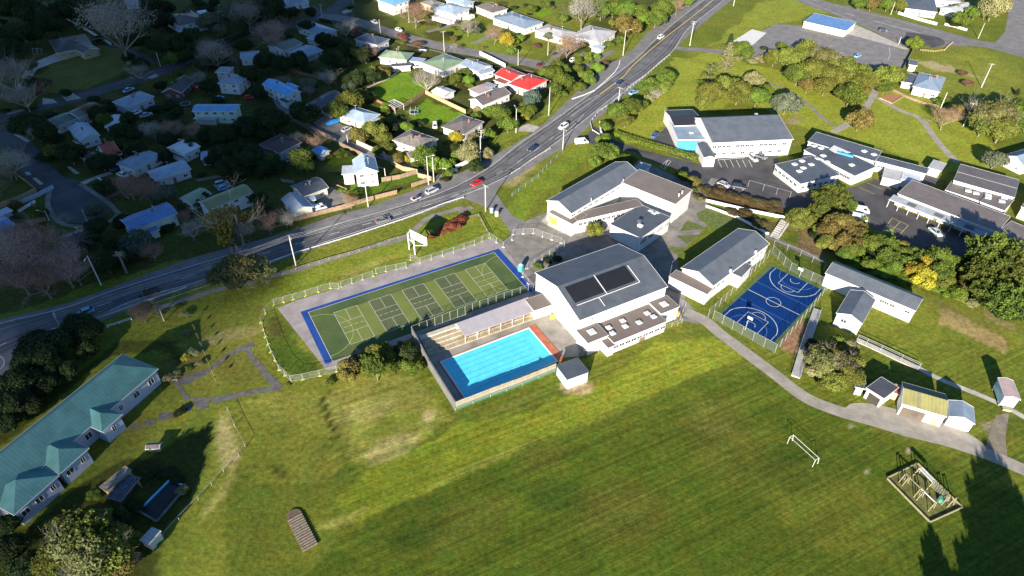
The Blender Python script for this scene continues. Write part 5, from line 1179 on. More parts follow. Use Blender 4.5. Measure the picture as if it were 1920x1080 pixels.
# ================================================================ pool
PF = Frame((827.8, 679.1), (991.1, 616.5), (1045.7, 676.3), 0.0)
PT = thing('swimming_pool', 'bright turquoise outdoor pool with six dark lane lines', 'swimming pool', PF.centre())
deck = gs([(775, 630), (800, 625), (1005, 548), (1030, 575), (1115, 655), (1095, 668), (1040, 672), (1045, 690), (853, 768), (776, 640)])
lay('pool_deck', deck, mat('deck_conc', (.27, .25, .215), .9, .14, .25, bump=.2), .060)
water = bpy.data.materials.new('pool_water'); water.use_nodes = True; tt = water.node_tree; bb = tt.nodes['Principled BSDF']
bb.inputs['Base Color'].default_value = (.05, .52, .70, 1); bb.inputs['Roughness'].default_value = .08; bb.inputs['Specular IOR Level'].default_value = .5
nn = tt.nodes.new('ShaderNodeTexNoise'); nn.inputs['Scale'].default_value = 2.2; nn.inputs['Detail'].default_value = 5; tcc = tt.nodes.new('ShaderNodeTexCoord'); tt.links.new(tcc.outputs['Object'], nn.inputs['Vector'])
n3_ = tt.nodes.new('ShaderNodeTexNoise'); n3_.inputs['Scale'].default_value = .35; n3_.inputs['Detail'].default_value = 9; n3_.inputs['Roughness'].default_value = .8; tt.links.new(tcc.outputs['Object'], n3_.inputs['Vector'])
cr = tt.nodes.new('ShaderNodeMix'); cr.data_type = 'RGBA'; cr.inputs[6].default_value = (.075, .50, .66, 1); cr.inputs[7].default_value = (.11, .62, .76, 1); mrr = tt.nodes.new('ShaderNodeMapRange'); mrr.inputs[1].default_value = .35; mrr.inputs[2].default_value = .6
tt.links.new(n3_.outputs[0], mrr.inputs[0]); tt.links.new(mrr.outputs[0], cr.inputs[0]); tt.links.new(cr.outputs[2], bb.inputs['Base Color'])
bpn = tt.nodes.new('ShaderNodeBump'); bpn.inputs['Strength'].default_value = .15; bpn.inputs['Distance'].default_value = .05; tt.links.new(nn.outputs[0], bpn.inputs['Height']); tt.links.new(bpn.outputs[0], bb.inputs['Normal'])
sheet(PT, 'water', quad(PF, 0, PF.W, 0, PF.D, .075), water)
lm = mat('lane_blue', (.035, .26, .40), .4, .1)
for k in range(7):
    y = PF.D*(k+1)/8; b_ = MB(); strip(b_, [PF.P(1.6, y, 0), PF.P(PF.W-2.4, y, 0)], .10, .082); b_.build('lane_line', lm, PT)
def ring(f, x0, x1, y0, y1, z0, z1, mb): mb.prism([f.P(x0, y0, 0), f.P(x1, y0, 0), f.P(x1, y1, 0), f.P(x0, y1, 0)], z0, z1)
mb = MB(); ring(PF, -.35, PF.W+.35, -.35, 0, .05, .16, mb); ring(PF, -.35, PF.W+.35, PF.D, PF.D+.35, .05, .16, mb); ring(PF, -.35, 0, 0, PF.D, .05, .16, mb); ring(PF, PF.W, PF.W+.35, 0, PF.D, .05, .162, mb); mb.build('coping', TRIM, PT)
redd = mat('red_deck', (.40, .13, .08), .85, .12, .8)
mb = MB(); ring(PF, -.9, PF.W+.3, -.62, -.36, .05, .13, mb); ring(PF, PF.W+.36, PF.W+2.3, -.62, PF.D+.4, .05, .14, mb); ring(PF, -.75, -.36, -.62, PF.D+.4, .05, .12, mb); mb.build('red_edging', redd, PT)
mb = MB(); mb.box(PF.P(PF.W-3, PF.D-2.6, 0), PF.u, PF.v, .3, .3, .08, .14); mb.build('pool_cleaner', TRIMD, PT)
# terraces and stand
SF = Frame((786, 640), (1010, 560), (1018, 575), 0.0)
tr = thing('terrace_seating', 'stepped concrete seating terraces stained brown beside the pool', 'terrace', SF.centre())
stain = mat('terrace_conc', (.42, .37, .27), .9, .12, .5, col2=(.16, .10, .05), bump=.3); stain2 = mat('terrace_top', (.45, .41, .33), .9, .1)
L_ = (g(1000, 597)-g(800, 668)).length; ua = (g(1000, 597)-g(800, 668)).normalized(); va = Vector((ua.y, -ua.x, 0)); 
if va.y > 0: va = -va
o_ = g(786, 639)
Lf = (g(1000, 563)-g(786, 639)).length
for k in range(5):
    b_ = MB(); z1 = 1.75-.34*k; a = o_+va*(.1+1.25*k); b_.prism([a, a+ua*Lf, a+ua*Lf+va*1.24, a+va*1.24], .05, z1); b_.build('step', stain if k > 0 else stain2, tr)
STD = thing('pool_stand', 'long low stand with flat light grey roof over the pool terraces', 'stand', g(930, 600))
def at_h(x, y, h): return g(x, y, h)
q = [at_h(855, 606, 3.3), at_h(872, 630, 2.6), at_h(1003, 583, 2.6), at_h(990, 557, 3.3)]
b_ = MB(); top = q if (q[1]-q[0]).cross(q[3]-q[0]).z > 0 else q[::-1]
b_.face(top, [(0, 0), (0, 5), (20, 5), (20, 0)]); lo = [p-Vector((0, 0, .18)) for p in top]; b_.face(lo[::-1])
for i in range(4): b_.face([lo[i], lo[(i+1) % 4], top[(i+1) % 4], top[i]])
b_.build('roof', mat('stand_roof', (.30, .28, .30), .7, .05), STD)
for k in range(7):
    p = q[1].lerp(q[2], k/6); b_ = MB(); b_.bar(Vector((p.x, p.y, .05)), Vector((p.x, p.y, 2.5)), .05); b_.build('post', TRIM, STD)
b_ = MB(); a, c = q[0], q[3]; d = (c-a).normalized(); b_.box((a+c)/2, Vector((d.x, d.y, 0)).normalized(), Vector((-d.y, d.x, 0)).normalized(), (c-a).length/2, .1, .05, 3.1); b_.build('wall', WM['cream'], STD)
tile(960, 540)
house('small cream pool office with flat grey roof beside the solar hall', 'cream pool office', [((165, 172), (298, 128), (215, 48), 3.2, 'flat', 0, 'membrane', dict(over=.12, wspec=(1.2, .9, 2.6)))], cat='building', name='pool_office', wall='cream')
tile(0, 0, 1)
polyw = mat('fence_tan_sheet', (.27, .245, .19), .85, .1, 1)
fence('wall', [(774, 632), (806, 692), (853, 768)], 'tall grey sheet fence on the left side of the pool', 3.0, m=mat('fence_grey_sheet', (.15, .15, .145), .8, .1))
fence('paling', [(853, 768), (920, 742), (980, 720), (1042, 695)], 'tan sheet fence between the pool and the playing field', 2.5, 2.5, m=polyw)
fence('mesh', [(853.5, 771), (920, 745), (980, 723), (1040, 698)], 'low green windbreak mesh outside the pool fence', 1.0, 4, m=meshm('windbreak', (.05, .20, .12), .55))
fence('paling', [(1086, 670), (1119, 656), (1105, 640)], 'tan sheet fence between pump shed and solar hall', 1.8, m=polyw)
# ================================================================ loose structures
def goal():
    a = g(1480, 832)
    tile(1440, 810)
    b0, b1 = g(143, 88), g(332, 262); top = .5*(upheight((143, 88), (160, 38))+upheight((332, 262), (352, 208)))
    t = thing('football_goal', 'white football goal frame standing alone on the field', 'goal', (b0+b1)/2); d = (b1-b0).normalized(); n_ = Vector((-d.y, d.x, 0))
    if n_.y < 0: n_ = -n_
    wh = mat('goal_white', (.8, .8, .8), .5, .03); h = 2.3; r = .028
    for p in (b0, b1): m_ = MB(); m_.bar(p, p+Vector((0, 0, h)), r*1.3, n=8); m_.build('post', wh, t)
    m_ = MB(); m_.bar(b0+Vector((0, 0, h)), b1+Vector((0, 0, h)), r, n=8); m_.build('crossbar', wh, t)
    m_ = MB()
    for p in (b0, b1): m_.bar(p+Vector((0, 0, h)), p+n_*1.1+Vector((0, 0, h)), .03); m_.bar(p+n_*1.1+Vector((0, 0, h)), p+n_*1.6, .035)
    m_.bar(b0+n_*1.1+Vector((0, 0, h)), b1+n_*1.1+Vector((0, 0, h)), .025); m_.build('back_frame', wh, t); return t
goal()
tile(1440, 810)
# playground
PG = [(888, 350), (1118, 238), (1455, 570), (1212, 680)]
t = thing('playground', 'timber edged playground with monkey bars and climbing frames on the field', 'playground', g(1170, 460))
tim = mat('play_timber', (.26, .23, .14), .8, .15, 2); P = gs(PG)
mb = MB(); mb.face([Vector((p.x, p.y, .05)) for p in P][::-1] if (P[1]-P[0]).cross(P[3]-P[0]).z < 0 else [Vector((p.x, p.y, .05)) for p in P]); mb.build('bark_surface', mat('play_bark', (.13, .135, .035), .95, .3, .6, bump=.6), t)
for i in range(4):
    a, b_ = P[i], P[(i+1) % 4]; d = (b_-a).normalized(); n_ = Vector((-d.y, d.x, 0)); m_ = MB(); m_.box((a+b_)/2, d, n_, (b_-a).length/2-.12, .08, 0, .45); m_.build('edging', tim, t)
def frame_a(p, d, h, sp=1.6):
    """A-shaped trestle standing across direction d"""
    n_ = Vector((-d.y, d.x, 0)); m_ = MB()
    for s in (1, -1): m_.bar(p+n_*s*sp/2, p+n_*s*.25+Vector((0, 0, h)), .09, n=6)
    m_.bar(p+n_*.55+Vector((0, 0, h*.5)), p-n_*.55+Vector((0, 0, h*.5)), .06); m_.bar(p+n_*.4+Vector((0, 0, h)), p-n_*.4+Vector((0, 0, h)), .08); return m_
a, b_ = g(1000, 370), g(1220, 585); d = (b_-a).normalized(); H_ = 2.5
for k in (0, .12, .52, .62, 1): frame_a(a.lerp(b_, k), d, H_).build('trestle', tim, t)
m_ = MB(); m_.bar(a+Vector((0, 0, H_)), a.lerp(b_, .52)+Vector((0, 0, H_)), .09); m_.build('top_beam', tim, t)
m_ = MB(); m_.bar(a.lerp(b_, .52)+Vector((0, 0, H_)), b_+Vector((0, 0, H_)), .09); m_.build('swing_beam', TRIM, t)
a, b_ = g(1110, 320), g(1210, 425); d = (b_-a).normalized(); n_ = Vector((-d.y, d.x, 0))
for k in (0, 1): frame_a(a.lerp(b_, k), d, 2.4).build('trestle', tim, t)
m_ = MB()
for s in (1, -1): m_.bar(a+n_*s*.4+Vector((0, 0, 2.4)), b_+n_*s*.4+Vector((0, 0, 2.4)), .07)
for k in range(15): c = a.lerp(b_, (k+.5)/15)+Vector((0, 0, 2.4)); m_.bar(c-n_*.4, c+n_*.4, .05)
m_.build('monkey_bars', TRIM, t)
a2, b2 = g(1320, 540), g(1350, 540); frame_a(a2, d, 2.6).build('trestle', tim, t); frame_a(b2+d*.5, d, 2.6).build('trestle', tim, t)
m_ = MB()
for k in range(7):
    m_.bar(b_+Vector((0, 0, 2.4-.3*k))+n_*.3, a2+Vector((0, 0, 2.4-.3*k))+n_*.3, .025)
for k in range(9): c = b_.lerp(a2, k/8)+n_*.3; m_.bar(c+Vector((0, 0, .5)), c+Vector((0, 0, 2.4)), .025)
m_.build('climbing_net', mat('rope', (.25, .27, .18)), t)
m_ = MB(); c = g(1290, 520); m_.bar(c, c+Vector((0, 0, 1.1)), .6, n=8); m_.build('platform', mat('play_green', (.10, .30, .20)), t)
tile(480, 810)
# slatted bike rack pit
t = thing('slatted_pit', 'long brown earth strip covered by pale timber slats on the field', 'timber slats', g(340, 760))
o_ = g(230, 660); e_ = g(360, 920); c1 = g(335, 640); d = (e_-o_).normalized(); n_ = Vector((-d.y, d.x, 0)); 
if (c1-o_).dot(n_) < 0: n_ = -n_
L_ = (e_-o_).length*.93; W_ = 3.0
P = [o_+n_*W_/2+(-d*math.cos(a_)*1.4+n_*math.sin(a_)*W_/2) for a_ in np.linspace(-math.pi/2, math.pi/2, 9)]+[o_+n_*W_+d*L_, o_+d*L_]
mb = MB(); mb.prism(P, 0, .25); mb.build('earth_bed', mat('pit_earth', (.13, .085, .06), .95, .2, 1), t)
for k in range(14):
    m_ = MB(); c = o_+d*(.6+L_/14*k); m_.box(c+n_*W_/2, n_, d, W_/2-.05, .16, .26, .38); m_.build('slat', mat('slat_grey', (.22, .185, .14), .85, .2, 2), t)
tile(480, 270)
# billboard
bp0, bp1 = g(1193, 832), g(1150, 790)
t = thing('billboard', 'large white roadside billboard on two tall steel posts above the turf', 'billboard', bp0)
h1 = upheight((1193, 832), (1185, 680)); Hh = 4.6
for p in (bp0, bp1): m_ = MB(); m_.bar(p, p+Vector((0, 0, Hh+1.2)), .2, n=8); m_.build('post', TRIM, t)
A_, B_ = g(1155, 655, 5.6), g(1275, 715, 5.6); A_.z = B_.z = 0; d = (B_-A_).normalized(); n_ = Vector((-d.y, d.x, 0)); Lb = (B_-A_).length
m_ = MB(); m_.box((A_+B_)/2, d, n_, Lb/2, .1, Hh-1.1, Hh+1.6); m_.build('board', mat('board_white', (.78, .80, .80), .6, .03), t)
m_ = MB()
for s in (0, .35, .7, 1): c = A_.lerp(B_, s)-n_*.0; m_.bar(c+n_*.2+Vector((0, 0, Hh-1.2)), c+n_*.2+Vector((0, 0, Hh+1.6)), .07)
m_.bar(A_+n_*.25+Vector((0, 0, Hh-.9)), B_+n_*.25+Vector((0, 0, Hh-.9)), .08); m_.bar(A_+n_*.25+Vector((0, 0, Hh+1.3)), bp1+Vector((0, 0, Hh+1.1)), .07); m_.bar(A_+Vector((0, 0, Hh-1.2)), bp0+Vector((0, 0, Hh-1.2)), .08); m_.bar(bp0+Vector((0, 0, Hh-.6)), bp1+Vector((0, 0, Hh-.6)), .08); m_.bar(B_+Vector((0, 0, Hh-1.2)), bp0+Vector((0, 0, Hh-1.2)), .08)
m_.build('frame', mat('board_steel', (.55, .60, .62)), t)
tile(960, 270)
# portable toilet
c = g(65, 950); t = thing('portable_toilet', 'turquoise portable toilet cabin on the paving above the turf', 'portable toilet', c); X = Vector((.86, -.5, 0)).normalized(); Y = Vector((.5, .86, 0)).normalized()
m_ = MB(); m_.box(c, X, Y, .58, .58, 0, 2.1); m_.build('cabin', mat('loo_teal', (.06, .55, .55), .5, .05), t); m_ = MB(); m_.bar(c+Vector((0, 0, 2.1)), c+Vector((0, 0, 2.4)), .55, .3, 8); m_.build('roof', TRIM, t); m_ = MB(); m_.box(c-Y*.6, X, Y, .4, .03, .1, 1.95); m_.build('door', mat('loo_door', (.08, .48, .50)), t)
tile(480, 270)
for x, y, col, lab in ((1768, 500, (.25, .42, .55), 'pale blue cabinet box at the pole by the junction'), (1806, 525, (.70, .72, .60), 'small pale sign cabinet beside the junction footpath')):
    c = g(x, y+15); t = thing('street_cabinet', lab, 'cabinet', c); m_ = MB(); m_.box(c, X, Y, .45, .35, 0, 1.5); m_.build('box', mat('cab%d' % x, col, .6, .05), t); m_ = MB(); m_.box(c, X, Y, .52, .42, 1.5, 1.6); m_.build('lid', TRIM, t)
# ruined outdoor pool and sheds at the lower left
tile(0, 810)
t = thing('ruined_shelter', 'collapsed timber shelter with bleached roof beside the old dark pool', 'ruined shelter', g(860, 340))
f = Frame((745, 410), (800, 450), (965, 275), 1.8); roof_block(t, f, 'mono', .4, mat('bleached_sheet', (.30, .25, .20), .9, .3, 1), WM['tanbrick'], axis='v', windows=False, over=.2, trim=mat('timber', (.30, .24, .17)))
f = Frame((795, 490), (905, 520), (1060, 345), 1.5); roof_block(t, f, 'flat', 0, mat('old_dark_sheet', (.08, .09, .11), .8, .3, .8), WM['black'], axis='v', windows=False, over=.2, trim=mat('timber', (.30, .24, .17)))
m_ = MB()
for k in range(9): a = g(940+k*14, 280+k*14, 1.2); m_.bar(Vector((a.x, a.y, 0)), a+Vector((random.uniform(-.5, .5), random.uniform(-.5, .5), .6)), .06)
m_.build('broken_frame', mat('timber', (.30, .24, .17)), t)
t = thing('derelict_pool', 'abandoned rectangular pool with pale blue rim in deep shade', 'derelict pool', g(1200, 500))
P = gs([(1045, 600), (1282, 365), (1400, 420), (1180, 680)]); mb = MB(); mb.prism(P, .02, .3)
mb.build('basin', mat('murk', (.02, .025, .025), .3, .2), t)
rimm = mat('rim_blue', (.12, .45, .62), .7, .1); rimg = mat('rim_grey', (.14, .14, .14), .8, .2)
for i, mm in ((0, rimm), (1, rimm), (2, rimg), (3, rimg)):
    a, b_ = P[i], P[(i+1) % 4]; d = (b_-a).normalized(); m_ = MB(); m_.box((a+b_)/2, d, Vector((-d.y, d.x, 0)), (b_-a).length/2, .2, .3, .55+.003*i); m_.build('rim', mm, t)
house('small lean shed with slatted white roof panel beside the derelict pool', 'slatted roof shed', [((1048, 812), (1120, 850), (1178, 735), 2.2, 'mono', .4, 'lightgrey', dict(windows=False, over=.15, axis='v'))], cat='shed', name='shed', wall='grey')
house('tiny brown roofed hut on the grass above the shaded paddock', 'tiny brown hut', [((1090, 130), (1195, 125), (1185, 80), 1.6, 'gable', .4, 'brown', dict(windows=False))], cat='hut', name='hut', wall='tanbrick')
fence('mesh', [(1710, -160), (1760, -40), (1840, 110), (1795, 185), (1680, 300), (1590, 400), (1490, 510), (1345, 660), (1230, 790)], 'sagging post and wire fence along the edge of the field', 1.2, 4.5, m=meshm('plain_wire', (.3, .3, .28), .03)) 
tile(0, 540)
fence('rail', [(1200, 700), (1330, 700)], 'short timber barrier beside the teal roofed building', .8, 2, m=woodg)
fence('rail', [(810, 298), (900, 270), (990, 240)], 'white post rail beside the dark trees near the highway', .9, 2, m=white)
fence('guard', [(730, 240), (900, 180), (1100, 108), (1400, 5)], 'guardrail beside the shaded stretch of highway', .75, 3, m=mat('guard_steel', (.50, .50, .50)))
# ================================================================ trees
def leafmat(name, c1, c2, hue=.02):
    m_ = bpy.data.materials.new(name); m_.use_nodes = True; t_ = m_.node_tree; N_ = t_.nodes; b_ = N_['Principled BSDF']; b_.inputs['Roughness'].default_value = .75; b_.inputs['Specular IOR Level'].default_value = .2
    at_ = N_.new('ShaderNodeAttribute'); at_.attribute_name = 'leaf'; mx = N_.new('ShaderNodeMix'); mx.data_type = 'RGBA'; mx.inputs[6].default_value = (*c1, 1); mx.inputs[7].default_value = (*c2, 1)
    t_.links.new(at_.outputs['Fac'], mx.inputs[0]); oi = N_.new('ShaderNodeObjectInfo'); hs = N_.new('ShaderNodeHueSaturation'); mr = N_.new('ShaderNodeMapRange'); mr.inputs[3].default_value = .5-hue; mr.inputs[4].default_value = .5+hue
    mv = N_.new('ShaderNodeMapRange'); mv.inputs[3].default_value = .8; mv.inputs[4].default_value = 1.2
    t_.links.new(oi.outputs['Random'], mr.inputs[0]); t_.links.new(oi.outputs['Random'], mv.inputs[0]); t_.links.new(mr.outputs[0], hs.inputs['Hue']); t_.links.new(mv.outputs[0], hs.inputs['Value'])
    t_.links.new(mx.outputs[2], hs.inputs['Color']); t_.links.new(hs.outputs[0], b_.inputs['Base Color'])
    tr = N_.new('ShaderNodeBsdfTranslucent'); t_.links.new(hs.outputs[0], tr.inputs[0]); ms = N_.new('ShaderNodeMixShader'); ms.inputs[0].default_value = .22
    t_.links.new(b_.outputs[0], ms.inputs[1]); t_.links.new(tr.outputs[0], ms.inputs[2]); t_.links.new(ms.outputs[0], N_['Material Output'].inputs[0]); return m_
bark = mat('bark_grey', (.20, .165, .13), .9, .2, 3); bark_p = mat('bark_pale', (.42, .37, .30), .9, .15, 3); bark_d = mat('bark_dark', (.10, .08, .06), .9, .2, 3); bark_r = mat('bark_reddish', (.30, .19, .16), .9, .2, 3)
def cards(C, Nrm, S, vals, name):
    """many small leaf clump faces: centre, normal, size"""
    n = len(C); Nrm = Nrm/np.linalg.norm(Nrm, axis=1, keepdims=True)
    a = rng.normal(size=(n, 3)); X_ = np.cross(Nrm, a); X_ /= np.linalg.norm(X_, axis=1, keepdims=True); Y_ = np.cross(Nrm, X_)
    S = S[:, None]; asp = rng.uniform(.55, 1.0, (n, 1))
    V = np.stack([C-X_*S-Y_*S*asp*.4, C+X_*S*.3-Y_*S*asp, C+X_*S+Y_*S*asp*.4, C-X_*S*.3+Y_*S*asp], 1)
    me_ = bpy.data.meshes.new(name); me_.vertices.add(n*4); me_.vertices.foreach_set('co', V.ravel()); me_.loops.add(n*4)
    me_.loops.foreach_set('vertex_index', np.arange(n*4, dtype=np.int32)); me_.polygons.add(n); me_.polygons.foreach_set('loop_start', np.arange(0, n*4, 4, dtype=np.int32)); me_.update(calc_edges=True)
    ca_ = me_.color_attributes.new('leaf', 'FLOAT_COLOR', 'POINT'); v4 = np.repeat(vals, 4); ca_.data.foreach_set('color', np.stack([v4, v4, v4, np.ones_like(v4)], 1).ravel().astype(np.float32)); me_.materials.append(None); return me_
def sph(n):
    v = rng.normal(size=(n, 3)); return v/np.linalg.norm(v, axis=1, keepdims=True)
def crown_round(nl, n, size, flat=.8, lobe=(.28, .45), spike=0, seed=0):
    C = []; Nn = []; V = []
    L_ = sph(nl); L_[:, 2] = np.abs(L_[:, 2])*.9-.25; r0 = rng.uniform(.45, .72, nl); lc = L_*r0[:, None]*np.array([1, 1, flat]); lr = rng.uniform(*lobe, nl)
    lc = np.vstack([lc, [[0, 0, 0]]]); lr = np.append(lr, .55)
    w_ = lr**2; w_ /= w_.sum()
    for k in range(nl+1):
        m_ = int(n*w_[k]); d = sph(m_); rr = rng.uniform(.72, 1.06, m_); rr *= 1+.18*np.sin(d[:, 0]*7+k)*np.sin(d[:, 1]*6+d[:, 2]*5)
        p = lc[k]+d*(lr[k]*rr)[:, None]*np.array([1, 1, .9]); keep = p[:, 2] > -.62; tone = rng.uniform(0, 1)
        nn_ = d+rng.normal(size=d.shape)*.55+np.array([0, 0, .25]); C.append(p[keep]); Nn.append(nn_[keep]); V.append(np.clip(.5*tone+.5*rng.random(keep.sum()), 0, 1))
    C = np.vstack(C); Nn = np.vstack(Nn); V = np.concatenate(V); return cards(C, Nn, rng.uniform(.6, 1.3, len(C))*size, V, 'crown')
def crown_conifer(n, size, tiers=None):
    """jagged mass of upswept fronds"""
    C = []; Nn = []; V = []; nf = 95
    for k in range(nf):
        d = sph(1)[0]; d[2] = abs(d[2])*.9-.12; base = d*rng.uniform(.35, .7)*np.array([1, 1, .85]); ln = rng.uniform(.28, .5); dirn = d*.8+np.array([0, 0, .35])+rng.normal(size=3)*.2; dirn /= np.linalg.norm(dirn)
        m_ = n//nf; t_ = rng.random(m_); wd = .13*(1-t_*.8); p = base+dirn*(t_*ln)[:, None]+rng.normal(size=(m_, 3))*wd[:, None]; C.append(p); Nn.append(dirn*.2+sph(m_)+np.array([0, 0, .5])); V.append(np.clip(rng.uniform(0, .7)+t_*.3, 0, 1))
    p = sph(n//4)*rng.uniform(.45, .6, (n//4, 1)); C.append(p); Nn.append(p+sph(n//4)*.3); V.append(rng.random(n//4)*.3)
    C = np.vstack(C); Nn = np.vstack(Nn); V = np.concatenate(V); return cards(C, Nn, rng.uniform(.6, 1.2, len(C))*size, V, 'crown')
def branches(depth, n0, spread, seed, length=1.0, rad=.035, gnarl=.25, up=.35, twigs=4):
    """leafless crown of unit height as thin three sided limbs"""
    rr = random.Random(seed); m_ = MB()
    def grow(p, d, L_, r, k):
        q = p
        for s in range(3):
            d = (d+Vector((rr.gauss(0, gnarl), rr.gauss(0, gnarl), rr.gauss(0, gnarl*.6)+.04))).normalized(); q2 = q+d*L_/3; r2 = r*.85; m_.bar(q, q2, r, r2, 3); q = q2; r = r2
            if k > 0 and (s > 0 or k < depth):
                for j in range(1 if s < 2 else 2):
                    e = (d+Vector((rr.gauss(0, spread), rr.gauss(0, spread), rr.gauss(up*.5, spread*.6)))).normalized(); grow(q, e, L_*rr.uniform(.55, .78), r*.62, k-1)
    for i in range(n0):
        a = 2*math.pi*(i+rr.random()*.5)/n0; el = rr.uniform(.5, 1.3); grow(Vector((0, 0, .0)), Vector((math.cos(a), math.sin(a), el)).normalized(), length*rr.uniform(.42, .6), rad, depth)
    return m_
def trunkmesh(h, r, n=7, forks=3, seed=0, lean=.1):
    rr = random.Random(seed); m_ = MB(); p = Vector((0, 0, 0)); d = Vector((rr.gauss(0, lean), rr.gauss(0, lean), 1)).normalized()
    m_.bar(p, p+d*h*.12, r*1.5, r*1.1, n); q = p+d*h*.12; r1 = r*1.1
    for s in range(3): d = (d+Vector((rr.gauss(0, .1), rr.gauss(0, .1), 0))).normalized(); q2 = q+d*h*.2; m_.bar(q, q2, r1, r1*.82, n); q = q2; r1 *= .82
    for k in range(forks):
        a = 2*math.pi*k/forks+rr.random(); e = Vector((math.cos(a)*.7, math.sin(a)*.7, 1)).normalized(); m_.bar(q-d*h*.05, q+e*h*.4, r1*.7, r1*.25, 5)
    return m_
def mk_mesh(mb_, m_):
    o = mb_.build('x', m_); d = o.data; bpy.data.objects.remove(o); return d
TR = [mk_mesh(trunkmesh(1.0, .07, seed=s), bark) for s in range(3)]
CR = {
 'round': [crown_round(13, 9000, .052, .82), crown_round(16, 9000, .05, .75), crown_round(11, 8000, .055, .9)],
 'big': [crown_round(26, 20000, .036, .7, (.2, .34)), crown_round(30, 20000, .036, .66, (.18, .34))],
 'con': [crown_conifer(16000, .042), crown_conifer(16000, .042)],
 'tall': [crown_round(12, 7000, .055, 1.0)],
 'sparse': [crown_round(14, 2600, .05, .8, (.2, .4)), crown_round(12, 2400, .055, .75, (.2, .4))],
 'twig': [crown_round(18, 5200, .017, .8, (.2, .42))],
}
for i, m_ in enumerate(CR['tall']):
    pass
BARE = [mk_mesh(branches(4, 5, .5, s, rad=.015, gnarl=.16), bark_p) for s in (3, 5)]+[mk_mesh(branches(4, 6, .6, s, rad=.013, gnarl=.2), bark_p) for s in (9,)]
LM = dict(dark=leafmat('leaf_dark', (.010, .022, .007), (.045, .065, .016)), green=leafmat('leaf_green', (.030, .055, .009), (.150, .200, .026)), olive=leafmat('leaf_olive', (.050, .064, .010), (.200, .215, .036)),
          bright=leafmat('leaf_bright', (.06, .11, .012), (.18, .25, .03)), yellow=leafmat('leaf_yellow', (.16, .12, .012), (.42, .33, .03)), pale=leafmat('leaf_pale', (.13, .13, .05), (.32, .31, .14)),
          brown=leafmat('leaf_brown', (.060, .052, .014), (.22, .180, .045)), red=leafmat('leaf_red', (.11, .035, .02), (.30, .10, .05)), blue=leafmat('leaf_bluegreen', (.035, .06, .045), (.12, .17, .12)), conif=leafmat('leaf_conifer', (.022, .042, .008), (.13, .165, .026)),
          orange=leafmat('leaf_orange', (.13, .11, .012), (.38, .31, .03)), rust=leafmat('leaf_rustbrown', (.10, .055, .035), (.22, .13, .08)), palegr=leafmat('leaf_paleolive', (.060, .066, .022), (.23, .235, .075)), greyg=leafmat('leaf_greygreen', (.06, .075, .045), (.17, .19, .11)), bgreen=leafmat('leaf_bank', (.05, .035, .018), (.14, .11, .04)))
# kind: (prototype, leaf colour, crown height factor, trunk fraction, description, category)
KIND = dict(
 d=('round', 'dark', .8, .5, 'dark evergreen tree', 'tree'), D=('big', 'dark', .75, .5, 'big dark evergreen tree', 'tree'), g=('round', 'green', .8, .5, 'green leafy tree', 'tree'), o=('round', 'olive', .8, .5, 'olive green tree', 'tree'),
 O=('big', 'olive', .72, .55, 'broad olive green tree', 'tree'), G=('big', 'green', .72, .55, 'broad green tree', 'tree'), b=('round', 'bright', .8, .35, 'bright yellow green tree', 'tree'), y=('round', 'yellow', .85, .5, 'yellow leaved tree', 'tree'),
 p=('round', 'pale', .8, .4, 'pale cream green tree', 'tree'), n=('round', 'brown', .8, .5, 'brown green tree', 'tree'), r=('round', 'red', .55, .1, 'rusty red shrub', 'shrub'), u=('round', 'blue', .95, .4, 'blue green tree', 'tree'), C=('con', 'conif', .9, .35, 'dark feathery conifer', 'tree'),
 Q=('big', 'palegr', .72, .55, 'broad pale olive tree', 'tree'), N=('big', 'brown', .75, .5, 'broad brown green tree', 'tree'), Y=('sparse', 'yellow', .85, .6, 'yellow half bare tree', 'tree'), R=('round', 'orange', .85, .3, 'yellow ochre tree', 'tree'), s=('round', 'green', .5, .1, 'low green shrub', 'shrub'), k=('round', 'dark', .5, .1, 'low dark shrub', 'shrub'),
 m=('round', 'bgreen', .45, .1, 'brown bank shrub', 'shrub'), v=('round', 'bright', .5, .1, 'bright green shrub', 'shrub'), x=('bare', None, 1.0, .0, 'leafless grey tree', 'tree'), X=('bare', 'pink', 1.0, .0, 'leafless pinkish brown tree', 'tree'), z=('bare', 'rust', 1.0, .0, 'leafless brown twiggy tree', 'tree'), q=('round', 'greyg', .75, .5, 'grey green tree', 'tree'), w=('sparse', 'pale', .6, .2, 'thin pale shrub', 'shrub'), t=('round', 'pale', .5, .1, 'pale tussock clump', 'shrub'), h=('round', 'rust', .55, .1, 'rust brown shrub', 'shrub'),
)
VEG = []
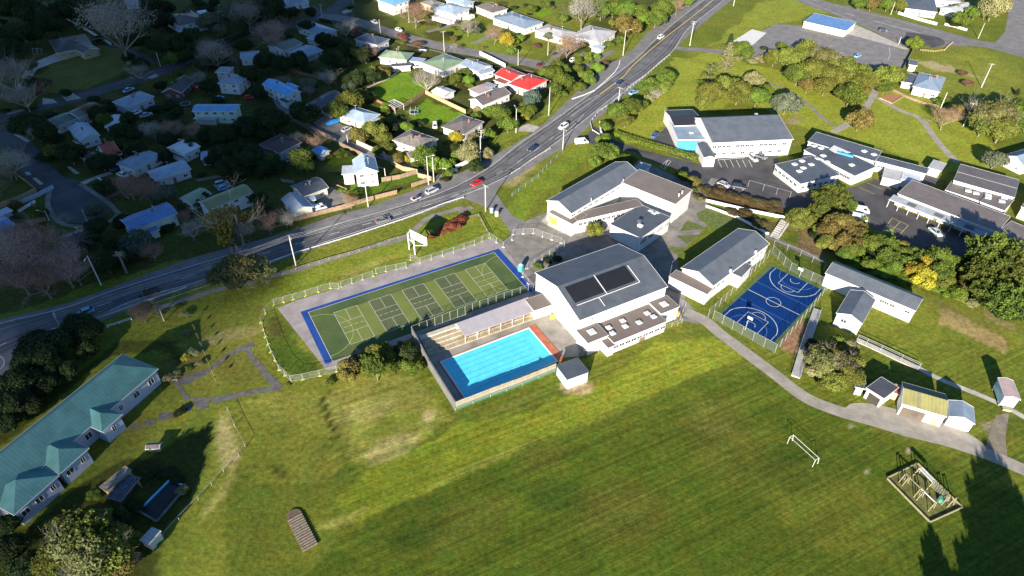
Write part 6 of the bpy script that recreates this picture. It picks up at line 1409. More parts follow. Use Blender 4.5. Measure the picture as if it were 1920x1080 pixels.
def place_tree(code, x, y, r):
    proto, leaf, zf, tf, desc, cat = KIND[code]
    c0 = g(x, y); R_ = max(.5, r/SC*mpp(c0)*1.02); 
    bare = proto == 'bare'
    zf = zf*(1.32 if cat == 'tree' and code not in 'uC' else 1.0); H_ = (R_*(zf*.68)+tf*R_*.30) if not bare else R_*1.15
    c = g(x, y, H_ if not bare else H_*.9); base = Vector((c.x, c.y, 0))
    nm = 'shrub' if cat == 'shrub' else ('bare_tree' if bare else 'conifer_tree' if code == 'C' else 'evergreen_tree' if leaf in ('dark', 'blue', 'greyg') else 'autumn_tree' if leaf in ('yellow', 'orange', 'brown') else 'leafy_tree')
    t = thing(nm, desc, cat, base, random.uniform(0, 6.28)); i = len(VEG); s = R_
    if bare:
        o = bpy.data.objects.new('limbs', BARE[i % 3]); scene.collection.objects.link(o); o.parent = t; k = R_*1.55; o.location = (0, 0, R_*.35); o.scale = (k, k, k*.9)
        setmat(o, {None: bark_p if i % 2 else bark, 'pink': bark_r, 'rust': bark_r}[leaf])
        o2 = bpy.data.objects.new('trunk', TR[i % 3]); scene.collection.objects.link(o2); o2.parent = t; o2.scale = (R_*.5, R_*.5, R_*.8); setmat(o2, bark)
        o3 = bpy.data.objects.new('crown', CR['twig'][0]); scene.collection.objects.link(o3); o3.parent = t; o3.location = (0, 0, H_*1.0); o3.scale = (R_, R_, R_*.8); setmat(o3, TW[leaf])
    else:
        P_ = CR[proto]; o = bpy.data.objects.new('crown', P_[i % len(P_)]); scene.collection.objects.link(o); o.parent = t; o.location = (0, 0, H_); e = random.uniform(.92, 1.08); o.scale = (s*e, s/e, s*zf if code not in 'uC' else s*1.1); setmat(o, LM[leaf])
        o2 = bpy.data.objects.new('trunk', TR[i % 3]); scene.collection.objects.link(o2); o2.parent = t; hh = H_*1.0; o2.scale = (s*.45+.3, s*.45+.3, hh)
        
        if code in 'QY' and R_ > 2.5:
            o3 = bpy.data.objects.new('limbs', BARE[i % 3]); scene.collection.objects.link(o3); o3.parent = t; k = R_*(1.2 if code != 'Y' else 1.6); o3.location = (0, 0, H_*.35); o3.scale = (k, k, k*1.05); setmat(o3, bark_p)
    VEG.append((t, desc, base, R_)); return t
TW = {None: leafmat('twig_grey', (.19, .17, .15), (.38, .34, .29)), 'pink': leafmat('twig_pink', (.24, .15, .13), (.42, .28, .25)), 'rust': leafmat('twig_rust', (.19, .11, .075), (.36, .22, .15))}
def trees(s):
    for w_ in s.split():
        c, rest = w_[0], w_[1:]; x, y, r = map(float, rest.split(',')); place_tree(c, x, y, r)
tile(0, 0)
trees('x860,170,210 x60,560,130 x1600,390,120 x170,720,95 D60,40,110 d220,90,90 d330,130,80 d500,70,90 d600,30,60 d1130,50,85 d1210,150,80 q1090,200,50 d1010,290,80 d1180,340,70 d1310,330,75 d1430,270,70 q1570,150,80 q1720,100,90 x1850,90,110 d1820,340,65 d1530,480,65 D200,930,110 d340,990,80 d1890,560,80 D1850,950,110 d1700,1010,90 x1140,970,80 z1290,960,80 d900,980,70 d1010,1010,60 d100,270,95 d40,360,80 d250,235,80 d420,190,60 k700,740,40 x1040,535,65 h300,610,60 r305,685,28 x40,690,60 d1060,470,50 k1540,70,60 d1250,60,50 g1290,440,50 d1390,420,55 d1480,360,50 k800,770,40 d960,430,40 s100,790,60 s220,790,50 k1340,940,60 k1230,1010,50 d1890,990,70 d1560,1010,70 k620,960,50 k1180,810,50 d1880,150,60 q1650,220,50 k40,830,30 d1250,1050,60 k430,1050,50 k1620,750,50')
tile(480, 0)
trees('X110,250,125 d50,80,100 d150,40,90 d250,100,50 d80,190,50 d420,90,45 x670,210,70 h740,240,65 r1100,265,38 h1215,322,42 z1190,90,100 d60,450,80 d180,480,75 d310,450,75 d500,290,60 d590,320,55 d690,380,75 d820,410,70 z870,390,55 x450,440,45 D110,900,130 d60,860,80 d350,850,105 x395,680,55 x540,580,70 d740,590,75 y800,600,35 d880,570,70 n950,545,55 o600,830,85 o700,750,95 o800,715,55 x1280,600,100 b1460,500,38 g1500,590,55 b1590,600,45 x1590,200,60 z1790,250,70 y1885,290,60 n770,1010,75 o890,970,90 d1010,960,50 b1130,950,50 k1230,920,45 y1500,1020,50 p1630,1030,50 G1830,840,95 g1890,930,75 b1740,835,50 x310,1030,60 d30,700,50 d60,1010,60 d550,440,60 d640,470,60 s760,690,60 k620,740,50 d420,640,40 s990,900,50 q700,640,50 k380,530,50 g1560,545,45 s1650,560,40 n930,900,40 v1600,640,35 s1390,520,30 k1790,500,35 k1830,130,40 x1490,350,40 s1180,470,25 h1110,300,30 g860,720,40 p1660,820,30 o960,1030,60 g1740,1000,50 k660,470,50 k200,350,40 d690,420,50 s1960,830,60')
tile(960, 0)
trees('G670,60,95 g760,50,80 G860,70,95 g955,90,70 b1010,140,55 g1080,130,75 g1130,60,75 g1200,40,60 z1240,40,60 x530,70,120 n860,190,95 g380,140,40 q280,270,42 z420,330,110 g820,300,40 b20,310,38 b65,285,38 G290,540,85 g385,600,75 g330,490,60 g400,520,50 g500,450,32 b570,430,32 b640,420,28 g495,510,40 g560,560,50 b640,510,50 g510,650,50 g585,600,45 u160,740,80 g130,830,65 y95,880,32 k55,820,45 s730,330,45 s545,330,40 h690,470,40 g250,30,40 k110,40,30 G1150,580,95 g1030,650,80 o1130,650,65 w1030,730,60 x1080,700,50 G890,800,95 g800,830,80 o850,900,65 g960,790,60 g700,950,45 b690,930,35 g690,1040,55 g1740,370,75 k1890,360,30 t1880,440,55 t1800,460,40 O1500,690,115 o1620,650,95 o1700,690,100 p1810,600,72 G1840,720,100 o1440,760,60 g1900,680,60 g1330,0,50 k300,400,30 g330,660,50 s1420,620,45 w1700,440,40 k420,400,30 s380,700,40 h180,340,35 s600,470,30')
tile(1440, 0)
trees('O170,430,110 o50,430,70 o300,380,90 Q430,430,110 O350,520,120 O480,560,115 o560,500,90 g230,550,90 o430,640,80 o620,560,80 b700,540,70 o730,600,80 o870,570,75 o940,560,75 g880,650,55 b1100,325,50 q140,770,100 g620,710,95 n690,900,85 p1700,50,90 o1640,90,50 g1440,140,50 p1745,20,60 g690,20,50 n780,20,55 g900,30,50 o980,35,50 z1340,870,85 n1430,840,60 h1460,545,35 Q1700,860,140 o1620,930,90 O1760,960,115 g1850,820,95 d1600,830,60 g1900,930,80 g1560,90,50 k1390,180,40 o640,640,60 b780,560,50 g100,350,40 h1500,620,40 s1290,760,50 g1400,60,35 o540,640,70 o210,470,70 n300,640,60 n740,680,30 s1180,350,30 n700,850,60')
tile(0, 270)
trees('x60,130,110 z960,300,110 z1090,340,110 q1220,370,85 d520,70,90 d760,130,80 q690,140,50 d860,90,50 d1230,90,50 d1600,120,60 d1700,170,85 d1850,120,85 d1790,220,60 d1900,60,70 D720,620,90 u1030,740,110 d960,820,70 z1140,800,80 Y1690,590,170 x1790,640,120 x1430,640,85 X140,800,190 z330,760,160 X460,900,170 X130,970,150 z300,1000,150 X30,690,110 X560,960,100 D790,880,110 d820,760,70 d900,870,70 Q1750,960,175 Q1890,900,110 k1380,470,50 d1530,400,45 d1180,270,45 n110,460,40 x60,200,50 z1370,540,60 q470,60,60 k100,560,40 k350,90,60 h1060,900,30 d660,720,60 x490,560,40 d1480,440,40 k1560,60,60 d1650,60,70 k1290,30,45 z560,840,80 k1240,620,60 z200,700,110')
tile(480, 270)
trees('Q30,960,110 z90,590,95 x220,560,75 d30,410,70 d100,130,95 d50,200,60 o340,100,90 g380,170,60 k420,90,40 s640,75,60 z710,430,60 g760,380,40 v650,345,35 n700,380,40 g1260,80,95 b1350,150,60 s1190,150,45 y1130,110,35 b1430,150,60 p1620,50,95 p1560,80,70 p1730,70,50 g1440,220,45 r1420,640,60 r1480,610,70 r1540,570,60 r1320,690,34 r1380,665,42 r1550,540,40 g910,50,45 d1640,170,60 b1490,90,50 g1330,60,60 k1420,260,40 n1060,110,50 g990,20,50 k620,330,30 k60,500,50 d160,170,60 s560,90,40 n950,30,40')
tile(960, 270)
trees('G670,50,95 g740,60,70 b780,70,35 g850,115,60 b905,120,45 g1290,240,45 n1360,275,50 m1450,340,55 m1540,360,60 m1640,385,60 m1740,405,60 m1840,430,60 w1420,420,45 m1390,390,35 m1760,520,60 m1650,510,50 m1850,600,60 m1800,560,45 s1190,555,22 s190,910,38 v215,925,25 s310,825,18 o620,640,68 k270,870,40 k340,860,40 g620,130,50 h1560,330,40 m1500,380,50 m1900,450,50 s1370,340,30 k1270,220,40')
tile(1440, 270)
trees('C440,430,115 C520,400,85 C380,520,80 C600,470,60 o260,540,85 o230,600,60 N540,590,115 n480,650,90 n620,660,85 n590,740,90 k380,680,60 o700,680,60 g760,740,75 b690,620,35 o850,780,60 g640,790,80 k750,820,70 g900,840,75 b890,740,28 v980,880,70 v850,910,60 g1060,890,65 R1140,960,80 y1190,890,65 R1170,1010,80 g1280,850,90 g1300,960,80 g1350,900,70 t1430,970,50 t1400,1030,40 C1700,870,170 C1800,960,160 C1620,1000,130 C1890,880,110 g1540,1050,60 q1710,115,75 n510,770,50 v700,900,60 v600,860,50 o400,750,40 g950,920,60 v1050,990,60 g760,900,60 m50,440,50 m30,490,40 o180,560,50 n530,520,70 k660,740,50 b740,700,40 v900,980,50 v800,960,50 g1230,1060,50 v1010,1020,50 s310,520,40')
tile(1440, 540)
trees('C1650,50,110 C1800,130,140 C1750,40,120 C1910,90,90 C1920,180,60 b1430,40,60 w1530,110,55 b520,400,55 p620,430,55 Q400,540,130 O480,520,110 Q560,580,110 O620,640,110 o650,570,80 o500,690,90 p370,620,70 o400,720,45 o540,730,45 d330,430,55 o310,500,50 q680,680,50 v1350,30,50 v1250,10,40 k430,470,50 o600,500,60 p450,620,60')
tile(480, 540)
trees('n700,590,85 n690,650,80 g840,560,75 o900,480,75 o960,450,60 g1000,520,70 p820,490,38 g850,610,70 v930,630,48 h1080,410,22 d1150,480,80 g1120,580,60 g1020,600,55 x770,480,30 g1220,590,50 n760,540,60 k1050,470,50 o920,560,60 s560,700,40 s240,720,20 v1180,620,40')
tile(0, 540)
trees('D580,290,125 D640,340,115 D310,480,170 d270,420,110 D360,590,110 D120,720,150 D50,860,140 D160,840,110 d500,360,80 z1060,180,90 n1080,150,50 w1190,190,35 w1380,190,45 w1400,330,35 w1440,480,60 y1390,520,35 w1500,560,40 w1270,670,50 D500,610,90 D340,730,100 D190,880,100 D60,1000,90 d640,460,70 d420,520,80 k1350,930,45 s1420,600,30 w1330,640,40 s1340,130,30')
tile(0, 810)
trees('Q620,850,230 O450,920,160 o760,900,170 O700,700,130 o850,800,110 n880,980,110 g520,1010,120 d900,620,80 G350,960,90 w1370,430,50 d1000,560,60 D60,880,120 s700,470,50 k1250,310,60 k1330,350,50 d200,1000,100 x1000,960,50 s340,700,60 k1150,300,40 v1180,830,25 o1000,800,60 D40,700,90')
tile(1440, 270)
trees('g820,720,60 C900,760,65 C1130,870,60 C760,770,55 C1230,960,60 g930,790,60 g1010,820,60 n1000,760,50 g1080,820,55 o1150,840,60 v780,860,60 v860,960,60 v960,960,50 g1100,960,60 v1120,1030,60 g1210,820,60 g1420,900,70 v1450,1040,50 g1500,970,70 n1490,1050,50 g420,640,60 o450,720,60 n700,620,50 o560,660,70 g580,820,60 o1340,1030,60 C1500,880,60 v620,930,50 v740,990,45')
# gardens of the shaded suburb, packed with evergreens
tile(0, 0, 1)
def seg_d(p, P):
    return min((p-(a+(b_-a)*max(0, min(1, (p-a).dot(b_-a)/max(1e-6, (b_-a).length_squared))))).length for a, b_ in zip(P, P[1:]))
POS = [(v_[2], v_[3]) for v_ in VEG]; nf = 0; rf = random.Random(5)
for _ in range(2600):
    if nf >= 120: break
    x, y = rf.uniform(-10, 700), rf.uniform(0, 450)
    if y > 470-.55*max(0, x-250) or (55 < x < 285 and 85 < y < 172): continue
    p = g(x, y); R_ = rf.uniform(1.6, 4.6)
    if any((p-c_).length < r_*.86+R_*.8 for c_, r_ in FOOT): continue
    if any(seg_d(p, P_) < w_/2+R_*.75 for P_, w_ in ROADS if (P_[0]-p).length < 120 or w_ > 5): continue
    if any((p-q_).length < (R_+r_)*.62 for q_, r_ in POS): continue
    if seg_d(p, up[::4]) < 8: continue
    place_tree(rf.choice('dddddgkkoxzgdq'), x, y, R_/mpp(p)/1.02); POS.append((p, R_)); nf += 1
nf = 0
for _ in range(3000):
    if nf >= 62: break
    x, y = rf.uniform(640, 1150), rf.uniform(0, 330)
    if y > 330-.75*max(0, x-860) or (690 < x < 810 and 130 < y < 198) or (765 < x < 872 and 183 < y < 242): continue
    p = g(x, y); R_ = rf.uniform(1.1, 3.2)
    if any((p-c_).length < r_*.86+R_*.8 for c_, r_ in FOOT): continue
    if any(seg_d(p, P_) < w_/2+R_*.75 for P_, w_ in ROADS if (P_[0]-p).length < 120 or w_ > 5): continue
    if any((p-q_).length < (R_+r_)*.62 for q_, r_ in POS) or seg_d(p, up[::4]) < 7: continue
    place_tree(rf.choice('ggodgnsksbgohxq'), x, y, R_/mpp(p)/1.02); POS.append((p, R_)); nf += 1
# planted row of staked saplings in the paddock
tile(0, 540)
for i in range(8):
    a = g(1440+i*26, 260+i*64); t = thing('sapling', 'young staked sapling', 'sapling', a, group='saplings planted in a row across the paddock')
    m_ = MB(); m_.bar((0, 0, 0), (0, 0, 2.4), .04); 
    o = bpy.data.objects.new('stem', mk_mesh(m_, bark)); scene.collection.objects.link(o); o.parent = t
    o = bpy.data.objects.new('crown', CR['sparse'][i % 2]); scene.collection.objects.link(o); o.parent = t; o.location = (0, 0, 1.9); o.scale = (.42, .42, .6); setmat(o, LM['greyg']); VEG.append((t, 'small staked sapling', a, .8))
# tall trees standing below the frame whose shadows cross the right corner of the field
tile(0, 0, 1)
def big_pine(x, y, r, hgt, lab):
    b_ = g(x, y)-Vector((math.sin(SUN_AZ), math.cos(SUN_AZ), 0))*hgt/math.tan(SUN_EL); t = thing('conifer_tree', lab, 'tree', b_); o = bpy.data.objects.new('crown', CR['con'][0]); scene.collection.objects.link(o); o.parent = t; o.location = (0, 0, hgt*.58); o.scale = (r, r, hgt*.44); setmat(o, LM['conif'])
    o = bpy.data.objects.new('trunk', TR[0]); scene.collection.objects.link(o); o.parent = t; o.scale = (r*.7, r*.7, hgt*.7); return t
big_pine(1838, 806, 5.0, 21, 'tallest dark pine below the right corner of the field')
big_pine(1845, 850, 7.0, 20, 'dark pine behind the tallest one below the field corner')
big_pine(1862, 925, 8.5, 18, 'broad dark pine below the field corner')
big_pine(1915, 985, 7.0, 17, 'broad dark pine beyond the right edge of the field')
big_pine(1818, 965, 5.5, 17, 'dark pine left of the broad one below the field corner')
big_pine(1850, 1030, 8.5, 16, 'wide dark pine closest to the field corner')
big_pine(785, 592, 2.4, 8, 'tall dark tree in the clump between the turf and the field')
big_pine(394, 792, 5.0, 11, 'tall dark tree rising from the thicket by the slatted roof shed')
big_pine(355, 806, 5.0, 10, 'second tall dark tree in the thicket near the derelict pool')
big_pine(1738, 968, 2.6, 12, 'slim young pine below the playground')
# norfolk pines and palms
def norfolk(x, y, topx, topy, lab):
    b_ = g(x, y); h = upheight((x, y), (topx, topy)); t = thing('norfolk_pine', lab, 'tree', b_); m_ = MB(); m_.bar((0, 0, 0), (0, 0, h), .28, .05, 7); o = bpy.data.objects.new('trunk', mk_mesh(m_, bark)); scene.collection.objects.link(o); o.parent = t
    C = []; Nn = []; V = []; k = 0; z = h*.12
    while z < h*.97:
        R_ = (1-z/h)**.8*h*.27+.25
        for j in range(7):
            a_ = 2*math.pi*(j+.5*(k % 2))/7; n_ = 26; t_ = np.linspace(.1, 1, n_); px_ = np.stack([np.cos(a_)*R_*t_, np.sin(a_)*R_*t_, z+R_*.12*t_*t_], 1)
            C.append(np.repeat(px_, 3, 0)+rng.normal(size=(n_*3, 3))*.10*(1+R_*.12)); Nn.append(sph(n_*3)+np.array([0, 0, 1.2])); V.append(np.repeat(t_, 3)*.6+rng.random(n_*3)*.3)
        z += h*.07+.12; k += 1
    me_ = cards(np.vstack(C), np.vstack(Nn), np.full(sum(len(c) for c in C), .16), np.concatenate(V), 'crown'); o = bpy.data.objects.new('crown', me_); scene.collection.objects.link(o); o.parent = t; setmat(o, LM['pale'] if h > 9 else LM['dark'])
norfolk(1358, 138, 1365, 74, 'tall tiered norfolk pine beside the palms on the park slope')
norfolk(1367, 88, 1369, 61, 'small dark norfolk pine behind the tall tiered one')
norfolk(1905, 178, 1910, 166, 'young norfolk pine at the right edge by the big olive tree')
def palm(x, y, h, R_, lab, leaf='olive', n=26, cat='palm'):
    b_ = g(x, y); t = thing('palm_tree', lab, cat, b_); m_ = MB(); m_.bar((0, 0, 0), (0, 0, h), .35, .28, 8); o = bpy.data.objects.new('trunk', mk_mesh(m_, bark)); scene.collection.objects.link(o); o.parent = t; m_ = MB()
    for k in range(n):
        a_ = k*2.4; el = random.uniform(-.1, 1.1); p = Vector((0, 0, h)); d = Vector((math.cos(a_), math.sin(a_), el)).normalized(); s_ = Vector((-math.sin(a_), math.cos(a_), 0)); L_ = R_/6
        for j in range(6):
            q_ = p+d*L_; d = (d-Vector((0, 0, .22))).normalized(); w0 = R_*.09*(1-j/6.5)+.04; w1 = R_*.09*(1-(j+1)/6.5)+.03
            m_.face([p-s_*w0-Vector((0, 0, w0*.4)), q_-s_*w1-Vector((0, 0, w1*.4)), q_, p]); m_.face([p, q_, q_+s_*w1-Vector((0, 0, w1*.4)), p+s_*w0-Vector((0, 0, w0*.4))]); p = q_
    o = bpy.data.objects.new('fronds', mk_mesh(m_, mat('frond_'+leaf, {'olive': (.10, .115, .03), 'dark': (.03, .05, .025), 'dry': (.30, .25, .16), 'bright': (.16, .22, .04)}[leaf], .7, .2, 1))); scene.collection.objects.link(o); o.parent = t
palm(1326, 150, 2.4, 4.3, 'phoenix palm with arching fronds left of the norfolk pine'); palm(1332, 140, 3.5, 3.6, 'second phoenix palm tucked behind the first')
palm(160, 470, 3.5, 5.0, 'dark palm among the leafless trees', 'dark'); palm(238, 512, 6.5, 2.0, 'slim palm with dry tuft leaning by the highway verge', 'dry', 14)
palm(1663, 448, 2.5, 1.8, 'cabbage tree with spiky bright tuft beside the yard', 'bright'); palm(1617, 423, 2.5, 1.8, 'cabbage tree near the parked white vans', 'bright'); palm(298, 592, 3, 1.6, 'cabbage tree on the verge below the shaded highway', 'dry', 12)
palm(1103, 112, 3, 1.8, 'cabbage tree in the garden above the highway', 'bright'); palm(685, 98, 3, 2.0, 'cabbage tree in the shaded garden below the navy roof', 'dark')
# clipped hedges
def hedge(pts, wid, h, leaf, lab, dens=26):
    P = gs(pts); t = thing('hedge', lab, 'hedge', P[0].lerp(P[-1], .5)); C = []; Nn = []
    for i in range(len(P)-1):
        a, b_ = np.array(P[i]), np.array(P[i+1]); L_ = np.linalg.norm(b_-a); d = (b_-a)/L_; n_ = np.array([-d[1], d[0], 0]); m_ = int(L_*dens*(wid+2*h))
        u_ = rng.random(m_)*L_; s_ = rng.uniform(-h-wid/2, h+wid/2, m_); top = np.abs(s_) < wid/2
        off = np.clip(s_, -wid/2, wid/2); z = np.where(top, h, h-(np.abs(s_)-wid/2)); c = a+np.outer(u_, d)+np.outer(off, n_); c[:, 2] = z; c += rng.normal(size=c.shape)*.09
        C.append(c); nn_ = np.where(top[:, None], np.array([0, 0, 1.]), np.outer(np.sign(s_), n_)); Nn.append(nn_+rng.normal(size=nn_.shape)*.5)
    C = np.vstack(C)-np.array(t.location); me_ = cards(C, np.vstack(Nn), rng.uniform(.12, .24, len(C)), rng.random(len(C)), 'foliage'); o = bpy.data.objects.new('foliage', me_); scene.collection.objects.link(o); o.parent = t; setmat(o, LM[leaf])
hedge([(1152, 252), (1200, 268), (1260, 285), (1308, 300)], 2.2, 1.3, 'bright', 'long clipped bright green hedge between the school drive and upper hall')
hedge([(330, 118), (400, 92), (470, 62)], 2.4, 1.8, 'dark', 'long dark hedge below the shaded street near the top')
hedge([(480, 30), (540, 15), (560, 25)], 2.0, 1.6, 'dark', 'dark hedge at the street corner by the top edge')
hedge([(600, 40), (640, 48), (660, 62)], 1.5, 1.4, 'dark', 'dark hedge along the lane behind the grey roofed house')
hedge([(690, 60), (760, 84)], 1.2, 1.0, 'green', 'green hedge on the verge in front of the large pale house')
# ================================================================ vehicles
def car_proto(kind):
    t = thing('parked_car', kind, 'car', (0, 0, 0)); L_, W_ = {'hatch': (4.2, 1.75), 'sedan': (4.7, 1.8), 'suv': (4.7, 1.88), 'ute': (5.2, 1.88), 'van': (5.0, 1.9)}[kind]
    prof = {'hatch': [(0, .62), (.03, .72), (.24, .88), (.42, .93), (.80, .95), (.97, .9), (1, .6)], 'sedan': [(0, .6), (.03, .70), (.27, .86), (.45, .90), (.75, .92), (.97, .86), (1, .55)],
            'suv': [(0, .7), (.02, .88), (.24, 1.02), (.42, 1.06), (.85, 1.08), (.98, 1.0), (1, .65)], 'ute': [(0, .7), (.02, .88), (.26, 1.02), (.42, 1.05), (.62, 1.05), (.98, 1.05), (1, .65)], 'van': [(0, .7), (.02, .95), (.16, 1.1), (.4, 1.12), (.8, 1.12), (.99, 1.1), (1, .6)]}[kind]
    cab = {'hatch': (.22, .36, .80, .97, 1.46), 'sedan': (.25, .40, .70, .90, 1.44), 'suv': (.22, .35, .88, .98, 1.74), 'ute': (.25, .38, .58, .64, 1.74), 'van': (.10, .24, .97, .99, 1.95)}[kind]
    m_ = MB(); z0 = .25; hw = W_/2
    sec = [(1-p[0], p[1]) for p in prof]
    rings = []
    for fx_, zt in sec:
        x = (fx_-.5)*L_; tw = hw*(.86 if fx_ in (0, 1) else .97 if .05 < fx_ < .95 else .93); rings.append([Vector((x, -tw, z0)), Vector((x, -tw, z0+(zt-z0)*.6)), Vector((x, -tw*.90, zt)), Vector((x, tw*.90, zt)), Vector((x, tw, z0+(zt-z0)*.6)), Vector((x, tw, z0))])
    for a, b_ in zip(rings, rings[1:]):
        for k in range(6): j = (k+1) % 6; m_.face([a[k], b_[k], b_[j], a[j]])
    m_.face(rings[0][::-1]); m_.face(rings[-1]); PNT = mat('car_white', (.75, .75, .74), .3, .02, spec=.5); m_.build('body', PNT, t)
    x1, x2, x3, x4, zt = [(.5-c)*L_ if i < 4 else c for i, c in enumerate(cab)]; zb = 1.0 if kind in ('suv', 'ute', 'van') else .86
    lo = [Vector((x1, -hw*.86, zb)), Vector((x1, hw*.86, zb)), Vector((x4, hw*.86, zb)), Vector((x4, -hw*.86, zb))]; hi = [Vector((x2, -hw*.70, zt-.04)), Vector((x2, hw*.70, zt-.04)), Vector((x3, hw*.70, zt-.04)), Vector((x3, -hw*.70, zt-.04))]
    m_ = MB()
    for k in range(4): j = (k+1) % 4; m_.face([lo[k], lo[j], hi[j], hi[k]][::-1])
    m_.build('windows', mat('car_glass', (.02, .025, .03), .1, .02, spec=.7), t)
    m_ = MB(); m_.prism([Vector((p.x*1.0, p.y*1.03, 0)) for p in hi], zt-.05, zt+.02); 
    for k in range(4): m_.bar(lo[k], hi[k], .04)
    if kind == 'van': m_.prism([Vector((x2-.9, -hw*.8, 0)), Vector((x2-.9, hw*.8, 0)), Vector((x4, hw*.8, 0)), Vector((x4, -hw*.8, 0))], 1.05, zt-.04)
    m_.build('roof', PNT, t)
    if kind == 'ute': m_ = MB(); m_.box((-(L_*.31), 0), Vector((1, 0, 0)), Vector((0, 1, 0)), L_*.16, hw*.76, 1.04, 1.08); m_.build('tray', mat('tray_black', (.03, .03, .03), .8), t)
    for sx in (.31, -.31):
        for sy in (-1, 1):
            m_ = MB(); c = Vector((sx*L_, sy*hw*.93, .33)); m_.bar(c-Vector((0, .1, 0)), c+Vector((0, .1, 0)), .33, n=10); w_ = m_.build('wheel', mat('tyre', (.02, .02, .02), .9), t); m_ = MB(); m_.bar(c-Vector((0, .115, 0)), c+Vector((0, .115, 0)), .19, n=8); m_.build('rim', galv, w_)
    for sy in (-1, 1):
        m_ = MB(); m_.box((L_*.485, sy*hw*.62), Vector((1, 0, 0)), Vector((0, 1, 0)), .06, .2, .62, .74); m_.build('headlight', GLASS2, t)
        m_ = MB(); m_.box((-L_*.487, sy*hw*.66), Vector((1, 0, 0)), Vector((0, 1, 0)), .05, .16, .68, .86); m_.build('tail_light', mat('tail_red', (.35, .02, .02), .4), t)
    return t
CP = {k: car_proto(k) for k in ('hatch', 'sedan', 'suv', 'ute', 'van')}; CUSED = set()
PAINTS = dict(white=(.78, .78, .77), silver=(.42, .44, .46), dark=(.03, .035, .045), navy=(.02, .035, .10), blue=(.05, .12, .32), red=(.55, .02, .02), lightblue=(.20, .42, .62), grey=(.15, .16, .17), maroon=(.16, .02, .02), palegreen=(.45, .55, .52))
PM = {k: mat('paint_'+k, v, .3, .02, spec=.5, metal=.1) for k, v in PAINTS.items()}
def car(kind, col, a, b_, lab, grp=None, name='parked_car'):
    """a = tail pixel, b = nose pixel"""
    A_, B_ = g(*a), g(*b_); d = B_-A_; src = CP[kind]
    loc = (A_+B_)/2; loc.z = .075; rot = math.atan2(d.y, d.x)
    if kind in CUSED: t = copy_thing(src, loc, rot, lab, grp)
    else: t = src; t.location = loc; t.rotation_euler = (0, 0, rot); t['label'] = lab; CUSED.add(kind)
    t.name = name
    if grp: t['group'] = grp
    for ch in t.children:
        if ch.name.startswith(('body', 'roof')): setmat(ch, PM[col])
    return t
HW = 'vehicles driving on the highway'; PK = 'cars parked at the houses'; SP = 'cars parked at the school'
tile(960, 0)
car('suv', 'white', (1085, 305), (1145, 268), 'white car driving up the highway alongside the leafy trees', HW, 'moving_car')
car('sedan', 'navy', (830, 610), (772, 650), 'dark blue car on the highway beside the striped railing', HW, 'moving_car')
car('suv', 'white', (425, 935), (345, 985), 'white estate car on the highway just above the school junction', HW, 'moving_car')
car('hatch', 'blue', (1045, 1045), (1095, 1005), 'blue car parked beside the black roofed part of the upper hall', SP)
car('hatch', 'white', (435, 470), (478, 445), 'white car in the shade of the garden drive above the highway', PK)
car('sedan', 'maroon', (185, 505), (235, 480), 'dark red car at the end of the street behind the bright red roof', PK)
car('van', 'white', (470, 1080), (570, 1070), 'white van at the junction entrance below the utility pole', SP, 'parked_van')
car('sedan', 'lightblue', (880, 715), (940, 690), 'pale blue car parked behind the striped railing under trees', PK)
tile(1440, 0)
car('suv', 'dark', (820, 228), (908, 245), 'dark car driving along the top right road', None, 'moving_car'); car('hatch', 'lightblue', (640, 440), (700, 415), 'pale blue car parked at the edge of the olive trees on the asphalt', SP)
tile(960, 270)
car('sedan', 'navy', (195, 15), (110, 75), 'navy blue car on the highway above the steel guardrail', HW, 'moving_car')
car('suv', 'silver', (1780, 95), (1830, 140), 'silver car in the marked bay below the upper hall', SP); car('suv', 'dark', (1640, 325), (1755, 345), 'dark car in the car park behind the brown bank', SP); car('sedan', 'grey', (1845, 95), (1880, 110), 'grey car next to the silver one by the upper hall', SP)
car('hatch', 'silver', (1560, 305), (1610, 325), 'small silver car left of the dark car behind the bank', SP)
tile(480, 270)
car('sedan', 'red', (1705, 275), (1605, 328), 'bright red car driving down the highway near the junction pole', HW, 'moving_car')
car('suv', 'silver', (1270, 385), (1370, 340), 'silver blue four wheel drive towing a trailer on the highway', HW, 'moving_car')
car('sedan', 'grey', (905, 595), (1000, 570), 'dark grey car on the highway above the guardrail and billboard', HW, 'moving_car')
car('van', 'white', (430, 505), (520, 485), 'white van parked inside the paling fence by the L shaped house', PK, 'parked_van')
car('hatch', 'red', (280, 150), (310, 130), 'small red car half hidden under the tree by the dark lane', PK); car('hatch', 'white', (250, 130), (290, 118), 'small white car beside the dark maroon roofed house', PK)
tile(0, 540)
car('hatch', 'lightblue', (682, 180), (610, 205), 'light blue car on the shaded highway beside the big dark trees', HW, 'moving_car'); car('ute', 'dark', (1195, 20), (1045, 62), 'black pickup on the shaded highway near the olive tree', HW, 'moving_ute')
tile(0, 0)
car('suv', 'white', (515, 402), (598, 388), 'white car parked in front of the brown brick house', PK); car('sedan', 'lightblue', (930, 700), (1005, 670), 'pale car parked on the street above the slate blue roof', PK)
car('hatch', 'white', (990, 870), (1065, 840), 'white car on the grass beside the slate blue roofed house', PK); car('sedan', 'silver', (1060, 885), (1140, 860), 'silver car right of the white one below the slate blue roof', PK)
car('hatch', 'lightblue', (1610, 760), (1680, 735), 'pale blue car behind the sky blue roofed house', PK); car('hatch', 'red', (1465, 690), (1510, 660), 'red car among clutter beside the brown brick gable', PK)
car('hatch', 'red', (1845, 745), (1885, 740), 'small orange red car at the garden edge left of the vivid blue roof', PK)
tile(480, 0)
car('sedan', 'white', (865, 162), (915, 185), 'white car driving on the shaded street near the corner', None, 'moving_car'); car('hatch', 'white', (1052, 225), (1090, 240), 'white car on the street beside the reddish shrub', PK)
